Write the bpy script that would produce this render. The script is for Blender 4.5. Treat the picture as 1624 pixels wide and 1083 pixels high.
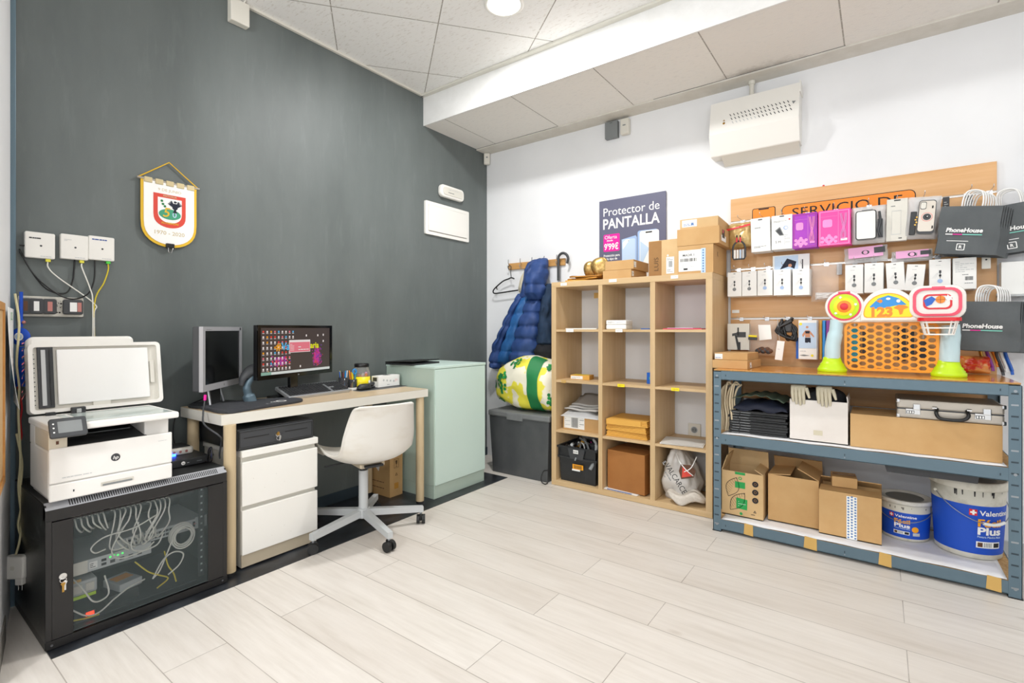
import bpy, bmesh, math, random
from mathutils import Matrix, Vector, noise
random.seed(7)
for o in list(bpy.data.objects): bpy.data.objects.remove(o, do_unlink=True)
SC = bpy.context.scene
COL = SC.collection
PI = math.pi

# ---------------------------------------------------------------- camera
cam_d = bpy.data.cameras.new('camera'); cam = bpy.data.objects.new('camera', cam_d); COL.objects.link(cam)
cam_d.sensor_width = 36.0; cam_d.lens = 36.0*792.0/1624.0; cam_d.shift_y = -19.5/1624.0
cam_d.clip_start = 0.02
cam.location = (2.855, -3.49, 1.13); cam.rotation_euler = (PI/2, 0, math.radians(36.4))
SC.camera = cam
# ---------------------------------------------------------------- world (daylight of the open shop front behind the camera)
W = bpy.data.worlds.new('world'); SC.world = W; W.use_nodes = True
W.node_tree.nodes['Background'].inputs[0].default_value = (0.90, 0.95, 1.0, 1)
W.node_tree.nodes['Background'].inputs[1].default_value = 1.35
# ---------------------------------------------------------------- ceiling downlights
LAMPS = [(1.17, -1.28, 36), (3.45, -1.36, 8)]          # visible one, and one over the shelves
FILL_LAMPS = [(1.5, -4.3, 62), (3.9, -4.2, 36), (2.7, -5.8, 66)]   # unseen lamps added behind the camera to brighten the ceiling
LAMP_Z = 2.94
for i, (x, y, e) in enumerate(LAMPS):
    ld = bpy.data.lights.new('downlight_beam', 'AREA'); ld.shape = 'DISK'; ld.size = 0.17; ld.energy = e
    ld.color = (1.0, 0.995, 0.985)
    lo = bpy.data.objects.new('downlight_beam', ld); COL.objects.link(lo); lo.location = (x, y, LAMP_Z-0.016)
for x, y, e in FILL_LAMPS:  # added point lights, out of view, for ceiling and frontal fill
    ld = bpy.data.lights.new('added_fill_light', 'POINT'); ld.shadow_soft_size = .12; ld.energy = e; ld.color = (1.0, .995, .985)
    lo = bpy.data.objects.new('added_fill_light', ld); COL.objects.link(lo); lo.location = (x, y, 2.1)
SC.view_settings.view_transform = 'Standard'; SC.view_settings.look = 'None'
SC.view_settings.exposure = -0.1; SC.view_settings.gamma = 1.0; SC.view_settings.use_curve_mapping = False

# ================================================================ materials
def lin(h):
    h = h.lstrip('#'); v = [int(h[i:i+2], 16)/255 for i in (0, 2, 4)]
    return tuple(c/12.92 if c <= .04045 else ((c+.055)/1.055)**2.4 for c in v) + (1,)
MATS = {}
def N(nt, t, **kw):
    n = nt.nodes.new(t)
    for k, v in kw.items(): setattr(n, k, v)
    return n
def base(name, col, rough=.6, metal=0., spec=None, coat=0, alpha=1, trans=0, emit=None, es=0):
    m = bpy.data.materials.new(name); m.use_nodes = True; nt = m.node_tree; b = nt.nodes['Principled BSDF']
    b.inputs['Base Color'].default_value = lin(col); b.inputs['Roughness'].default_value = rough
    b.inputs['Metallic'].default_value = metal
    if spec is not None: b.inputs['Specular IOR Level'].default_value = spec
    if coat: b.inputs['Coat Weight'].default_value = coat; b.inputs['Coat Roughness'].default_value = .1
    if alpha < 1: b.inputs['Alpha'].default_value = alpha
    if trans: b.inputs['Transmission Weight'].default_value = trans
    if emit: b.inputs['Emission Color'].default_value = lin(emit); b.inputs['Emission Strength'].default_value = es
    MATS[name] = m
    return m, nt, b
def coords(nt, scale=(1, 1, 1), loc=(0, 0, 0), rot=(0, 0, 0)):
    tc = N(nt, 'ShaderNodeTexCoord'); mp = N(nt, 'ShaderNodeMapping')
    mp.inputs['Scale'].default_value = scale; mp.inputs['Location'].default_value = loc; mp.inputs['Rotation'].default_value = rot
    nt.links.new(tc.outputs['Object'], mp.inputs['Vector']); return mp.outputs[0]
def mixc(nt, fac, a, b, mode='MIX'):
    n = N(nt, 'ShaderNodeMix', data_type='RGBA', blend_type=mode)
    for s, v in ((n.inputs[0], fac), (n.inputs[6], a), (n.inputs[7], b)):
        if isinstance(v, (int, float, tuple)): s.default_value = v
        else: nt.links.new(v, s)
    return n.outputs[2]
def ramp(nt, src, a, b, c0=(0, 0, 0, 1), c1=(1, 1, 1, 1)):
    r = N(nt, 'ShaderNodeValToRGB'); e = r.color_ramp.elements
    e[0].position = a; e[0].color = c0; e[1].position = b; e[1].color = c1
    nt.links.new(src, r.inputs[0]); return r.outputs[0]
def noisen(nt, vec, scale, detail=3, rough=.5):
    n = N(nt, 'ShaderNodeTexNoise'); n.inputs['Scale'].default_value = scale; n.inputs['Detail'].default_value = detail
    n.inputs['Roughness'].default_value = rough; nt.links.new(vec, n.inputs['Vector']); return n.outputs[0]
def bump(nt, b, h, strength=.2, dist=.002):
    n = N(nt, 'ShaderNodeBump'); n.inputs['Strength'].default_value = strength; n.inputs['Distance'].default_value = dist
    nt.links.new(h, n.inputs['Height']); nt.links.new(n.outputs[0], b.inputs['Normal'])
def mottled(name, c1, c2, rough=.6, scale=(8, 8, 8), ns=1., lo=.3, hi=.7, bs=0, bd=.001, bscale=60, **kw):
    m, nt, b = base(name, c1, rough, **kw); v = coords(nt, scale)
    n = noisen(nt, v, ns, 5, .6)
    nt.links.new(mixc(nt, ramp(nt, n, lo, hi), lin(c1), lin(c2)), b.inputs['Base Color'])
    if bs: bump(nt, b, noisen(nt, coords(nt), bscale, 3), bs, bd)
    return m
def wood(name, c1, c2, axis=0, rough=.5, k=1.):
    s = [22*k, 22*k, 22*k]; s[axis] = 1.3*k
    m, nt, b = base(name, c1, rough); v = coords(nt, tuple(s))
    n1 = noisen(nt, v, 1.6, 6, .62); n2 = noisen(nt, v, 7, 3, .6)
    c = mixc(nt, ramp(nt, n1, .32, .68), lin(c1), lin(c2))
    c = mixc(nt, ramp(nt, n2, .45, .8, (0, 0, 0, 1), (.35, .35, .35, 1)), c, lin(c2))
    nt.links.new(c, b.inputs['Base Color']); bump(nt, b, n2, .08, .001)
    return m
def tinted(name, col, a, rough=.05):
    """a thin sheet of clear material: mostly transparent with a glossy skin"""
    m = bpy.data.materials.new(name); m.use_nodes = True; nt = m.node_tree; nt.nodes.clear()
    t = N(nt, 'ShaderNodeBsdfTransparent'); g = N(nt, 'ShaderNodeBsdfPrincipled'); mx = N(nt, 'ShaderNodeMixShader'); o = N(nt, 'ShaderNodeOutputMaterial')
    g.inputs['Base Color'].default_value = lin(col); g.inputs['Roughness'].default_value = rough
    fr = N(nt, 'ShaderNodeFresnel'); fr.inputs[0].default_value = 1.45
    ad = N(nt, 'ShaderNodeMath', operation='ADD'); ad.inputs[1].default_value = a; nt.links.new(fr.outputs[0], ad.inputs[0])
    nt.links.new(ad.outputs[0], mx.inputs[0]); nt.links.new(t.outputs[0], mx.inputs[1]); nt.links.new(g.outputs[0], mx.inputs[2]); nt.links.new(mx.outputs[0], o.inputs[0])
    MATS[name] = m; return m

# --- plain colours: name: (hex, roughness, metallic)
PLAIN = dict(
    white_plastic=('#eceae4', .35, 0), printer_white=('#eceae6', .4, 0), printer_ivory=('#d9d0bd', .4, 0), off_white=('#dcd9cf', .5, 0), pure_white=('#f4f4f2', .5, 0),
    label_white=('#f1f1ee', .6, 0), light_grey=('#bfc2c3', .4, 0), mid_grey=('#7f8384', .5, 0), dark_grey=('#3b3d40', .5, 0), charcoal=('#26282a', .45, 0),
    black=('#101011', .4, 0), gloss_black=('#0b0b0c', .12, 0), matte_black=('#151516', .8, 0), rubber=('#1b1c1d', .6, 0), ink=('#1d1d20', .7, 0),
    silver=('#b9bcc0', .35, .7), chrome=('#d8d8d8', .12, 1.), steel=('#9aa0a5', .35, .8), alu=('#b9b1a6', .32, .55), brass=('#b89048', .3, .9),
    black_metal=('#242323', .38, .2), blue_grey=('#5f7480', .42, .25), blue_grey_dark=('#33414a', .5, .2), silver_paint=('#b4b4b8', .38, .3),
    red=('#d8222a', .35, 0), soft_red=('#e4505a', .4, 0), pink_red=('#e8506a', .35, 0), yellow=('#f4e01c', .4, 0), amber=('#f6a81a', .35, 0), orange=('#f28a1c', .4, 0),
    lime=('#c3ea12', .35, 0), green=('#1f9d4c', .5, 0), leaf_green=('#1f7d45', .6, 0), sky=('#c0dbe2', .4, 0), blue=('#1560c4', .3, 0), bright_blue=('#2b8fd8', .4, 0), royal=('#0c4cbe', .55, 0),
    navy=('#171d31', .7, 0), teal=('#3a98a8', .5, 0), magenta=('#e6149b', .5, 0), purple=('#8a3a9a', .4, 0), pack_purple=('#a512ba', .3, 0), pack_pink=('#ee3a9e', .3, 0), sign_orange=('#f08a08', .4, 0), net_orange=('#f7a01c', .3, 0), film_detail=('#ee8fd0', .35, 0), plum=('#8a3a9a', .4, 0), mint_ink=('#7fd0c0', .6, 0), violet=('#5a3a8c', .5, 0),
    manila=('#dfa94c', .65, 0), manila_dark=('#c48a35', .65, 0), gold=('#b8954e', .42, .6), gold_cloth=('#a8732a', .55, .3), tape_yellow=('#cda55c', .45, 0), kraft_tape=('#a87c46', .25, 0),
    poster_grey=('#5f6078', .5, 0), copper_pink=('#c08078', .3, .5), cable_white=('#eae8e0', .45, 0), cable_cream=('#d8cfa6', .5, 0), cable_grey=('#8f969a', .45, 0), cable_yellow=('#d8c22a', .45, 0),
    paper=('#d9d7d2', .7, 0), newsprint=('#b4b1ad', .8, 0), skin=('#c98f6e', .6, 0), phone_blue=('#9db8e0', .3, 0), twine=('#d0bfa0', .8, 0), wood_end=('#c08a50', .6, 0),
    screen_black=('#0c0d0e', .12, 0), beige_metal=('#c9bca4', .45, .1), green_plug=('#4fd04a', .4, 0), yellow_plug=('#e8e04a', .4, 0), brown_ink=('#7a4a24', .7, 0), grey_lid=('#6f6d66', .55, 0),
    kraft_line=('#5a4024', .7, 0), pennant_yellow=('#e0b52a', .6, 0), pennant_red=('#d84636', .6, 0), emblem_green=('#3f9c78', .6, 0), pale_gold=('#cdbd93', .6, 0), blue_ink=('#2c50a0', .7, 0),
    fridge_mint=('#cbe0d8', .42, 0), screen_frame=('#17181a', .3, 0), tape_blue=('#5a7fb4', .6, 0), pale_blue=('#bcd2ea', .4, 0), pale_pink=('#e9a8d2', .4, 0), magenta_dark=('#a1128a', .35, 0),
    hook_steel=('#c8c9cb', .25, .9), black_cloth=('#1c1d22', .9, 0), grey_cloth=('#62646a', .9, 0), cream_cloth=('#cfc6ae', .9, 0), tooth=('#e8e8e8', .5, 0), brown=('#5e3a24', .6, 0))
for k, (c, r, me) in PLAIN.items(): base(k, c, r, me)
mottled('cardboard', '#cda672', '#c29862', .75, (5, 5, 5), bs=.1, bscale=180)
mottled('cardboard_light', '#d6b585', '#caa877', .75, (5, 5, 5), bs=.1, bscale=180)
mottled('cardboard_brown', '#a97038', '#9d652f', .7, (5, 5, 5), bs=.1, bscale=180)
mottled('cardboard_inside', '#a37a4a', '#94693b', .8, (5, 5, 5))
mottled('kraft_white_card', '#e9e4de', '#dcd3ca', .6, (3, 3, 3), bs=.1, bscale=40)
mottled('chair_plastic', '#e2dfd8', '#cfc6b6', .42, (3, 3, 7), lo=.45, hi=.8)
mottled('dusty_black', '#1c1d1d', '#3f4443', .5, (7, 7, 7), lo=.45, hi=.85)
mottled('rack_side', '#0e1010', '#38413f', .3, (5, 5, 14), lo=.5, hi=.9)
mottled('lip_highlight', '#a9abb0', '#93959a', .4, (7, 7, 7))
mottled('grey_bin', '#46484a', '#565859', .55, (5, 5, 3), lo=.4, hi=.8)
mottled('bin_lid', '#7a7c7d', '#686a6a', .5, (5, 5, 3))
mottled('mint', '#b4c7bb', '#bccec2', .4, (2, 2, 2))
mottled('navy_quilt', '#2c4b88', '#213c70', .62, (14, 14, 14), bs=.25, bscale=45, bd=.003)
mottled('blue_lining', '#2c67a6', '#22568f', .5, (14, 14, 14), bs=.25, bscale=40, bd=.003)
mottled('navy_coat', '#1c3654', '#14283f', .8, (14, 14, 14), bs=.25, bscale=45, bd=.003)
mottled('bag_black', '#575c5e', '#4b5053', .55, (9, 9, 5), bs=.3, bscale=25, bd=.004)
mottled('gold_leaf', '#c9ab6c', '#94703a', .35, (60, 60, 60), metal=.7, bs=.4, bscale=150)
mottled('pouch_gold', '#d9c08a', '#bf9c58', .3, (30, 30, 30), metal=.3, bs=.3, bscale=60, bd=.003)
mottled('old_white', '#d8d5cc', '#b9b4a8', .5, (20, 20, 20), lo=.35, hi=.8)
mottled('lid_dirty', '#7b776d', '#635f57', .5, (9, 9, 9), bs=.3, bscale=30)
mottled('dirty_white', '#d9d5c8', '#a8a08c', .5, (9, 9, 9), lo=.5, hi=.75)
mottled('plastic_bag_white', '#dfdcd8', '#c9c5c0', .3, (9, 9, 9), bs=.4, bscale=22, bd=.006)
mottled('cloth_white', '#ddd6cc', '#cfc6ba', .95, (60, 60, 60), bs=.5, bscale=160, bd=.003)
mottled('dark_stuff', '#242528', '#4a4c50', .4, (30, 30, 30), bs=.6, bscale=45, bd=.006)
mottled('board_edge', '#c9a878', '#a57c48', .9, (90, 90, 90))
mottled('shelf_white', '#e8e8ea', '#d5d3d2', .5, (4, 4, 4), lo=.4, hi=.8)
mottled('shelf_orange', '#e39a3c', '#d68a30', .16, (3, 20, 3), coat=.4)
mottled('mousemat', '#2f3136', '#393b40', .85, (60, 60, 60))
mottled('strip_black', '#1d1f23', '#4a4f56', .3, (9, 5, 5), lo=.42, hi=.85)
mottled('concrete_grey', '#8a8782', '#757169', .8, (6, 6, 6))
wood('light_oak', '#d3b68c', '#c7a87b', 2); wood('light_oak_x', '#d3b68c', '#c6a77a', 0)
wood('desk_wood', '#d8c4a6', '#c9b190', 1, .35); wood('birch_leg', '#cfbb98', '#c3ad88', 2)
wood('slat_wood', '#e2b480', '#d7a369', 0, .4); wood('hook_wood', '#cfa063', '#bd8c50', 0); wood('frame_wood', '#d29a55', '#c48a45', 2)
tinted('clear_film', '#ffffff', .10, .12); tinted('rack_glass', '#a8b8b8', .035, .03); tinted('jar_glass', '#f2f4f2', .08, .05)
tinted('film_milky', '#f2f2f2', .45, .25); tinted('film_dark', '#55565a', .35, .15); tinted('purple_film', '#c21fc8', .55, .1); tinted('pink_film', '#ff5fb2', .55, .1)
tinted('scan_glass', '#cfdcd8', .35, .04)
for n, c, s in (('led_blue', '#2a5aff', 12), ('led_red', '#ff3018', 4), ('led_green', '#40e060', 1.6), ('led_amber', '#ff9a10', 4), ('lamp_face', '#fffdf8', 14)):
    base(n, c, .5, emit=c, es=s)
def scr(n, c, s=1.0): base(n, '#000000', .3, emit=c, es=s)
for n, c in (('scr_bg', '#4a3f3c'), ('scr_white', '#f2e8e4'), ('scr_pink', '#e87a88'), ('scr_red', '#e64438'), ('scr_orange', '#f0a020'), ('scr_blue', '#58b4e4'), ('scr_yellow', '#e6e41c'), ('scr_magenta', '#c42c9c'), ('scr_violet', '#7040a0'), ('scr_bar', '#d8dcd8'), ('scr_green', '#8ab0a0')): scr(n, c, .9)

# --- dark painted wall
m, nt, b = base('dark_paint', '#6c7473', .5)
v = coords(nt, (3, 2.2, .7)); n1 = noisen(nt, v, 1.6, 6, .6); n2 = noisen(nt, coords(nt, (1, 9, 1.6)), 1.6, 8, .7)
c = mixc(nt, ramp(nt, n1, .3, .7), lin('#5a6160'), lin('#686f6e'))
c = mixc(nt, ramp(nt, n2, .55, .8, (0, 0, 0, 1), (.3, .3, .3, 1)), c, lin('#828a89'))
nt.links.new(c, b.inputs['Base Color']); bump(nt, b, noisen(nt, coords(nt), 90, 3), .12, .001)
# --- white wall
m, nt, b = base('wall_white', '#ecedef', .65)
c = mixc(nt, ramp(nt, noisen(nt, coords(nt), 1.3, 4), .35, .75), lin('#eeeff1'), lin('#e4e5e7')); nt.links.new(c, b.inputs['Base Color'])
bump(nt, b, noisen(nt, coords(nt), 60, 3), .06, .001)
# --- ceiling tiles
def tiles(name, w, h, loc, rot, c1='#f5f4f2', c2='#efeeeb', stain=None):
    m, nt, b = base(name, c1, .85)
    v = coords(nt, (1, 1, 1), loc, (0, 0, rot)); br = N(nt, 'ShaderNodeTexBrick'); br.offset = 0; br.squash = 1
    for k, val in (('Scale', 1), ('Mortar Size', .004), ('Mortar Smooth', .3), ('Brick Width', w), ('Row Height', h), ('Bias', 0)): br.inputs[k].default_value = val
    br.inputs['Color1'].default_value = lin(c1); br.inputs['Color2'].default_value = lin(c2); br.inputs['Mortar'].default_value = lin('#a49f96')
    nt.links.new(v, br.inputs['Vector'])
    fis = noisen(nt, coords(nt, (18, 60, 60)), 1.6, 4, .6); f = ramp(nt, fis, .56, .66)
    c = mixc(nt, f, br.outputs[0], lin('#e2dfda'))
    if stain:
        tc = N(nt, 'ShaderNodeTexCoord'); mp = N(nt, 'ShaderNodeMapping'); mp.inputs['Location'].default_value = (-stain[0], -stain[1], -stain[2])
        nt.links.new(tc.outputs['Object'], mp.inputs[0])
        vm = N(nt, 'ShaderNodeVectorMath', operation='MULTIPLY'); vm.inputs[1].default_value = (1.9, 4.2, 1); nt.links.new(mp.outputs[0], vm.inputs[0])
        ln = N(nt, 'ShaderNodeVectorMath', operation='LENGTH'); nt.links.new(vm.outputs[0], ln.inputs[0])
        nz = noisen(nt, coords(nt), 7, 5, .7); ad = N(nt, 'ShaderNodeMath', operation='MULTIPLY_ADD'); ad.inputs[1].default_value = .9; nt.links.new(nz, ad.inputs[0]); nt.links.new(ln.outputs['Value'], ad.inputs[2])
        c = mixc(nt, ramp(nt, ad.outputs[0], .5, 1.15, (.8, .8, .8, 1), (0, 0, 0, 1)), c, lin('#6b6055'))
    nt.links.new(c, b.inputs['Base Color'])
    ad = N(nt, 'ShaderNodeMath', operation='MULTIPLY_ADD'); ad.inputs[1].default_value = -1.5; nt.links.new(br.outputs['Fac'], ad.inputs[0]); nt.links.new(noisen(nt, coords(nt), 120, 3), ad.inputs[2])
    bump(nt, b, ad.outputs[0], .35, .003)
A = math.radians(38.6)
ox, oy = .75*math.cos(A)+1.37*math.sin(-A)*1, 0
# rotate the world by +38.6 deg so that the diagonal seams become axis aligned, then shift the joint (.75,-1.37) to a grid corner
rx = .75*math.cos(A)-(-1.37)*math.sin(A); ry = .75*math.sin(A)+(-1.37)*math.cos(A)
tiles('ceiling_tiles', .6, .6, (12-rx, 12-ry, 0), A)
tiles('soffit_tiles', .62, .8, (12.4-.215, .94+.8, 0), 0, '#eeebe5', '#e7e3dd', stain=(2.28, -.1, 2.71))
mottled('soffit_face', '#efefee', '#e6e6e4', .7, (9, 9, 9), bs=.4, bscale=90, bd=.002)
mottled('soffit_edge', '#dcd8d0', '#cfcac0', .8, (9, 9, 9), bs=.3, bscale=90)
# --- floor planks
m, nt, b = base('floor_planks', '#dcd5cc', .42)
br = N(nt, 'ShaderNodeTexBrick'); br.offset = .669; br.offset_frequency = 2; br.squash = 1
for k, val in (('Scale', 1), ('Mortar Size', .0016), ('Mortar Smooth', .1), ('Brick Width', 1.18), ('Row Height', .2), ('Bias', 0)): br.inputs[k].default_value = val
br.inputs['Color1'].default_value = lin('#dcd6ce'); br.inputs['Color2'].default_value = lin('#cfc7be'); br.inputs['Mortar'].default_value = lin('#7d7468')
nt.links.new(coords(nt, (1, 1, 1), (-1.75+11.8, .05+8, 0)), br.inputs['Vector'])
g1 = noisen(nt, coords(nt, (2.2, 26, 1)), 1.5, 7, .65); g2 = noisen(nt, coords(nt, (.8, 4, 1)), 2, 4, .6)
c = mixc(nt, ramp(nt, g1, .38, .75, (0, 0, 0, 1), (.55, .55, .55, 1)), br.outputs[0], lin('#b8aea3'))
c = mixc(nt, ramp(nt, g2, .3, .7, (0, 0, 0, 1), (.5, .5, .5, 1)), c, lin('#e5e0da'))
vo = N(nt, 'ShaderNodeTexVoronoi'); vo.inputs['Scale'].default_value = 1.3; nt.links.new(coords(nt, (1, 2.2, 1)), vo.inputs['Vector'])
c = mixc(nt, ramp(nt, vo.outputs['Distance'], .0, .05, (.35, .35, .35, 1), (0, 0, 0, 1)), c, lin('#8d7a64'))
nt.links.new(c, b.inputs['Base Color']); bump(nt, b, g1, .05, .001)
# --- patterned cloth bag (cream with yellow patches)
m, nt, b = base('bag_cloth', '#e9e4cc', .45)
n = noisen(nt, coords(nt, (1, 1, 1)), 9, 2, .5); c = mixc(nt, ramp(nt, n, .50, .53), lin('#efead6'), lin('#eadf4a'))
nt.links.new(c, b.inputs['Base Color']); bump(nt, b, noisen(nt, coords(nt), 14, 4), .35, .01)
def mt(n): return MATS[n]

# ================================================================ mesh builder
def frame(o, r, u):
    r = Vector(r).normalized(); u = Vector(u).normalized(); n = r.cross(u)
    return Matrix(((r.x, u.x, n.x, o[0]), (r.y, u.y, n.y, o[1]), (r.z, u.z, n.z, o[2]), (0, 0, 0, 1)))
def fFront(x=0, y=0, z=0): return frame((x, y, z), (1, 0, 0), (0, 0, 1))     # plane that faces -y, local x right, local y up
def fRight(x=0, y=0, z=0): return frame((x, y, z), (0, 1, 0), (0, 0, 1))     # plane that faces +x
def fTop(x=0, y=0, z=0, a=0): return Matrix.Translation((x, y, z)) @ Matrix.Rotation(a, 4, 'Z')
TXT = {}
def text_geo(s, bold):
    k = (s, bold)
    if k not in TXT:
        cu = bpy.data.curves.new('t', 'FONT'); cu.body = s; cu.resolution_u = 3; cu.align_x = 'CENTER'; cu.offset = bold
        ob = bpy.data.objects.new('t', cu); COL.objects.link(ob); bpy.context.view_layer.update()
        me = bpy.data.meshes.new_from_object(ob.evaluated_get(bpy.context.evaluated_depsgraph_get()))
        vs = [v.co.copy() for v in me.vertices]; fs = [tuple(p.vertices) for p in me.polygons]
        bpy.data.objects.remove(ob); bpy.data.curves.remove(cu); bpy.data.meshes.remove(me)
        x0 = min(v.x for v in vs); x1 = max(v.x for v in vs)
        TXT[k] = ([((v.x-(x0+x1)/2), v.y) for v in vs], fs, x1-x0)
    return TXT[k]
class MB:
    def __init__(s): s.v = []; s.f = []; s.mi = []; s.sm = []; s.slots = []; s.M = Matrix.Identity(4); s.st = []
    def push(s, m): s.st.append(s.M.copy()); s.M = s.M @ m; return s
    def pop(s): s.M = s.st.pop(); return s
    def add(s, vs, fs, mat, smooth=False):
        if mat not in s.slots: s.slots.append(mat)
        k = s.slots.index(mat); o = len(s.v)
        s.v += [s.M @ Vector(v) for v in vs]; s.f += [tuple(i+o for i in f) for f in fs]; s.mi += [k]*len(fs); s.sm += [smooth]*len(fs)
        return s
    def _bm(s, bm, mat, smooth):
        bm.verts.index_update(); s.add([v.co.copy() for v in bm.verts], [[v.index for v in f.verts] for f in bm.faces], mat, smooth); bm.free(); return s
    def box(s, x0, y0, z0, x1, y1, z1, mat, bev=0, seg=2):
        vs = [(x, y, z) for x in (x0, x1) for y in (y0, y1) for z in (z0, z1)]
        fs = [(0, 1, 3, 2), (4, 6, 7, 5), (0, 4, 5, 1), (2, 3, 7, 6), (0, 2, 6, 4), (1, 5, 7, 3)]
        if not bev: return s.add(vs, fs, mat)
        bm = bmesh.new(); w = [bm.verts.new(v) for v in vs]
        for f in fs: bm.faces.new([w[i] for i in f])
        bmesh.ops.recalc_face_normals(bm, faces=bm.faces)
        bmesh.ops.bevel(bm, geom=bm.edges[:], offset=bev, segments=seg, profile=.5, affect='EDGES', clamp_overlap=True)
        return s._bm(bm, mat, False)
    def cbox(s, c, d, mat, bev=0): return s.box(c[0]-d[0]/2, c[1]-d[1]/2, c[2]-d[2]/2, c[0]+d[0]/2, c[1]+d[1]/2, c[2]+d[2]/2, mat, bev)
    def poly(s, pts, z0, z1, mat, bev=0):
        n = len(pts); vs = [(x, y, z0) for x, y in pts]+[(x, y, z1) for x, y in pts]
        fs = [tuple(range(n))[::-1], tuple(range(n, 2*n))]+[(i, (i+1) % n, n+(i+1) % n, n+i) for i in range(n)]
        if not bev: return s.add(vs, fs, mat)
        bm = bmesh.new(); w = [bm.verts.new(v) for v in vs]
        for f in fs: bm.faces.new([w[i] for i in f])
        bmesh.ops.recalc_face_normals(bm, faces=bm.faces)
        bmesh.ops.bevel(bm, geom=[e for e in bm.edges if abs(e.verts[0].co.z-e.verts[1].co.z) < 1e-6], offset=bev, segments=2, profile=.5, affect='EDGES')
        return s._bm(bm, mat, False)
    def flat(s, pts, mat, z=0.0006): return s.add([(x, y, z) for x, y in pts], [tuple(range(len(pts)))], mat)
    def rect(s, x0, y0, x1, y1, mat, z=0.0006): return s.flat([(x0, y0), (x1, y0), (x1, y1), (x0, y1)], mat, z)
    def rrect(s, x0, y0, x1, y1, r, mat, z=0.0006, z1=None):
        p = rr(x0, y0, x1, y1, r)
        return s.flat(p, mat, z) if z1 is None else s.poly(p, z, z1, mat)
    def disc(s, cx, cy, r, mat, z=0.0006, n=24, ry=None):
        return s.flat([(cx+r*math.cos(i*2*PI/n), cy+(ry or r)*math.sin(i*2*PI/n)) for i in range(n)], mat, z)
    def ring(s, outer, inner, z0, z1, mat):
        n = len(outer); vs = [(x, y, z) for z in (z0, z1) for p in (outer, inner) for x, y in p]
        fs = []
        for i in range(n):
            j = (i+1) % n
            fs += [(2*n+i, 2*n+j, 3*n+j, 3*n+i), (i, n+i, n+j, j), (i, j, 2*n+j, 2*n+i), (n+i, 3*n+i, 3*n+j, n+j)]
        return s.add(vs, fs, mat)
    def cyl(s, p0, p1, r, mat, r1=None, seg=20, cap=True, smooth=True):
        p0 = Vector(p0); p1 = Vector(p1); d = (p1-p0).normalized(); a = d.orthogonal().normalized(); b_ = d.cross(a); r1 = r if r1 is None else r1
        vs = []; cs = [(math.cos(i*2*PI/seg), math.sin(i*2*PI/seg)) for i in range(seg)]
        for p, q in ((p0, r), (p1, r1)): vs += [p+q*(c*a+t*b_) for c, t in cs]
        s.add(vs, [(i, (i+1) % seg, seg+(i+1) % seg, seg+i) for i in range(seg)], mat, smooth)
        if cap: s.add(vs, [tuple(range(seg))[::-1], tuple(range(seg, 2*seg))], mat)
        return s
    def tube(s, pts, r, mat, seg=8, closed=False, cap=True, flat=1.):
        P = [Vector(p) for p in pts]; n = len(P); vs = []; a = None
        for i, p in enumerate(P):
            t = (P[(i+1) % n]-P[i-1]) if closed else (P[min(i+1, n-1)]-P[max(i-1, 0)])
            t.normalize()
            a = t.orthogonal().normalized() if a is None else (a-a.dot(t)*t).normalized()
            b_ = t.cross(a); rr_ = r[i] if isinstance(r, (list, tuple)) else r
            vs += [p+rr_*(math.cos(k*2*PI/seg)*a+flat*math.sin(k*2*PI/seg)*b_) for k in range(seg)]
        fs = [(i*seg+k, i*seg+(k+1) % seg, ((i+1) % n)*seg+(k+1) % seg, ((i+1) % n)*seg+k) for i in range(n if closed else n-1) for k in range(seg)]
        s.add(vs, fs, mat, True)
        if cap and not closed: s.add(vs, [tuple(range(seg))[::-1], tuple(range((n-1)*seg, n*seg))], mat)
        return s
    def lathe(s, prof, mat, seg=32, smooth=True, ell=1.):
        n = len(prof); vs = [(r*math.cos(k*2*PI/seg), ell*r*math.sin(k*2*PI/seg), z) for r, z in prof for k in range(seg)]
        fs = [(i*seg+k, i*seg+(k+1) % seg, (i+1)*seg+(k+1) % seg, (i+1)*seg+k) for i in range(n-1) for k in range(seg)]
        s.add(vs, fs, mat, smooth)
        s.add(vs, ([tuple(range(seg))[::-1]] if prof[0][0] > 1e-5 else [])+([tuple(range((n-1)*seg, n*seg))] if prof[-1][0] > 1e-5 else []), mat); return s
    def grid(s, fn, nu, nv, mat, smooth=True, th=0, wrap=False):
        vs = [Vector(fn(i/nu, j/nv)) for j in range(nv+1) for i in range(nu+(0 if wrap else 1))]; w = nu+(0 if wrap else 1)
        fs = [(j*w+i, j*w+(i+1) % w, (j+1)*w+(i+1) % w, (j+1)*w+i) for j in range(nv) for i in range(nu)]
        if not th: return s.add(vs, fs, mat, smooth)
        bm = bmesh.new(); q = [bm.verts.new(v) for v in vs]
        for f in fs: bm.faces.new([q[i] for i in f])
        bm.normal_update(); bmesh.ops.solidify(bm, geom=bm.faces[:], thickness=th); return s._bm(bm, mat, smooth)
    def ball(s, c, r, mat, nu=20, nv=12):
        r = (r, r, r) if isinstance(r, (int, float)) else r
        return s.grid(lambda u, v: (c[0]+r[0]*math.cos(u*2*PI)*math.sin(v*PI), c[1]+r[1]*math.sin(u*2*PI)*math.sin(v*PI), c[2]-r[2]*math.cos(v*PI)), nu, nv, mat, wrap=True)
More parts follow.
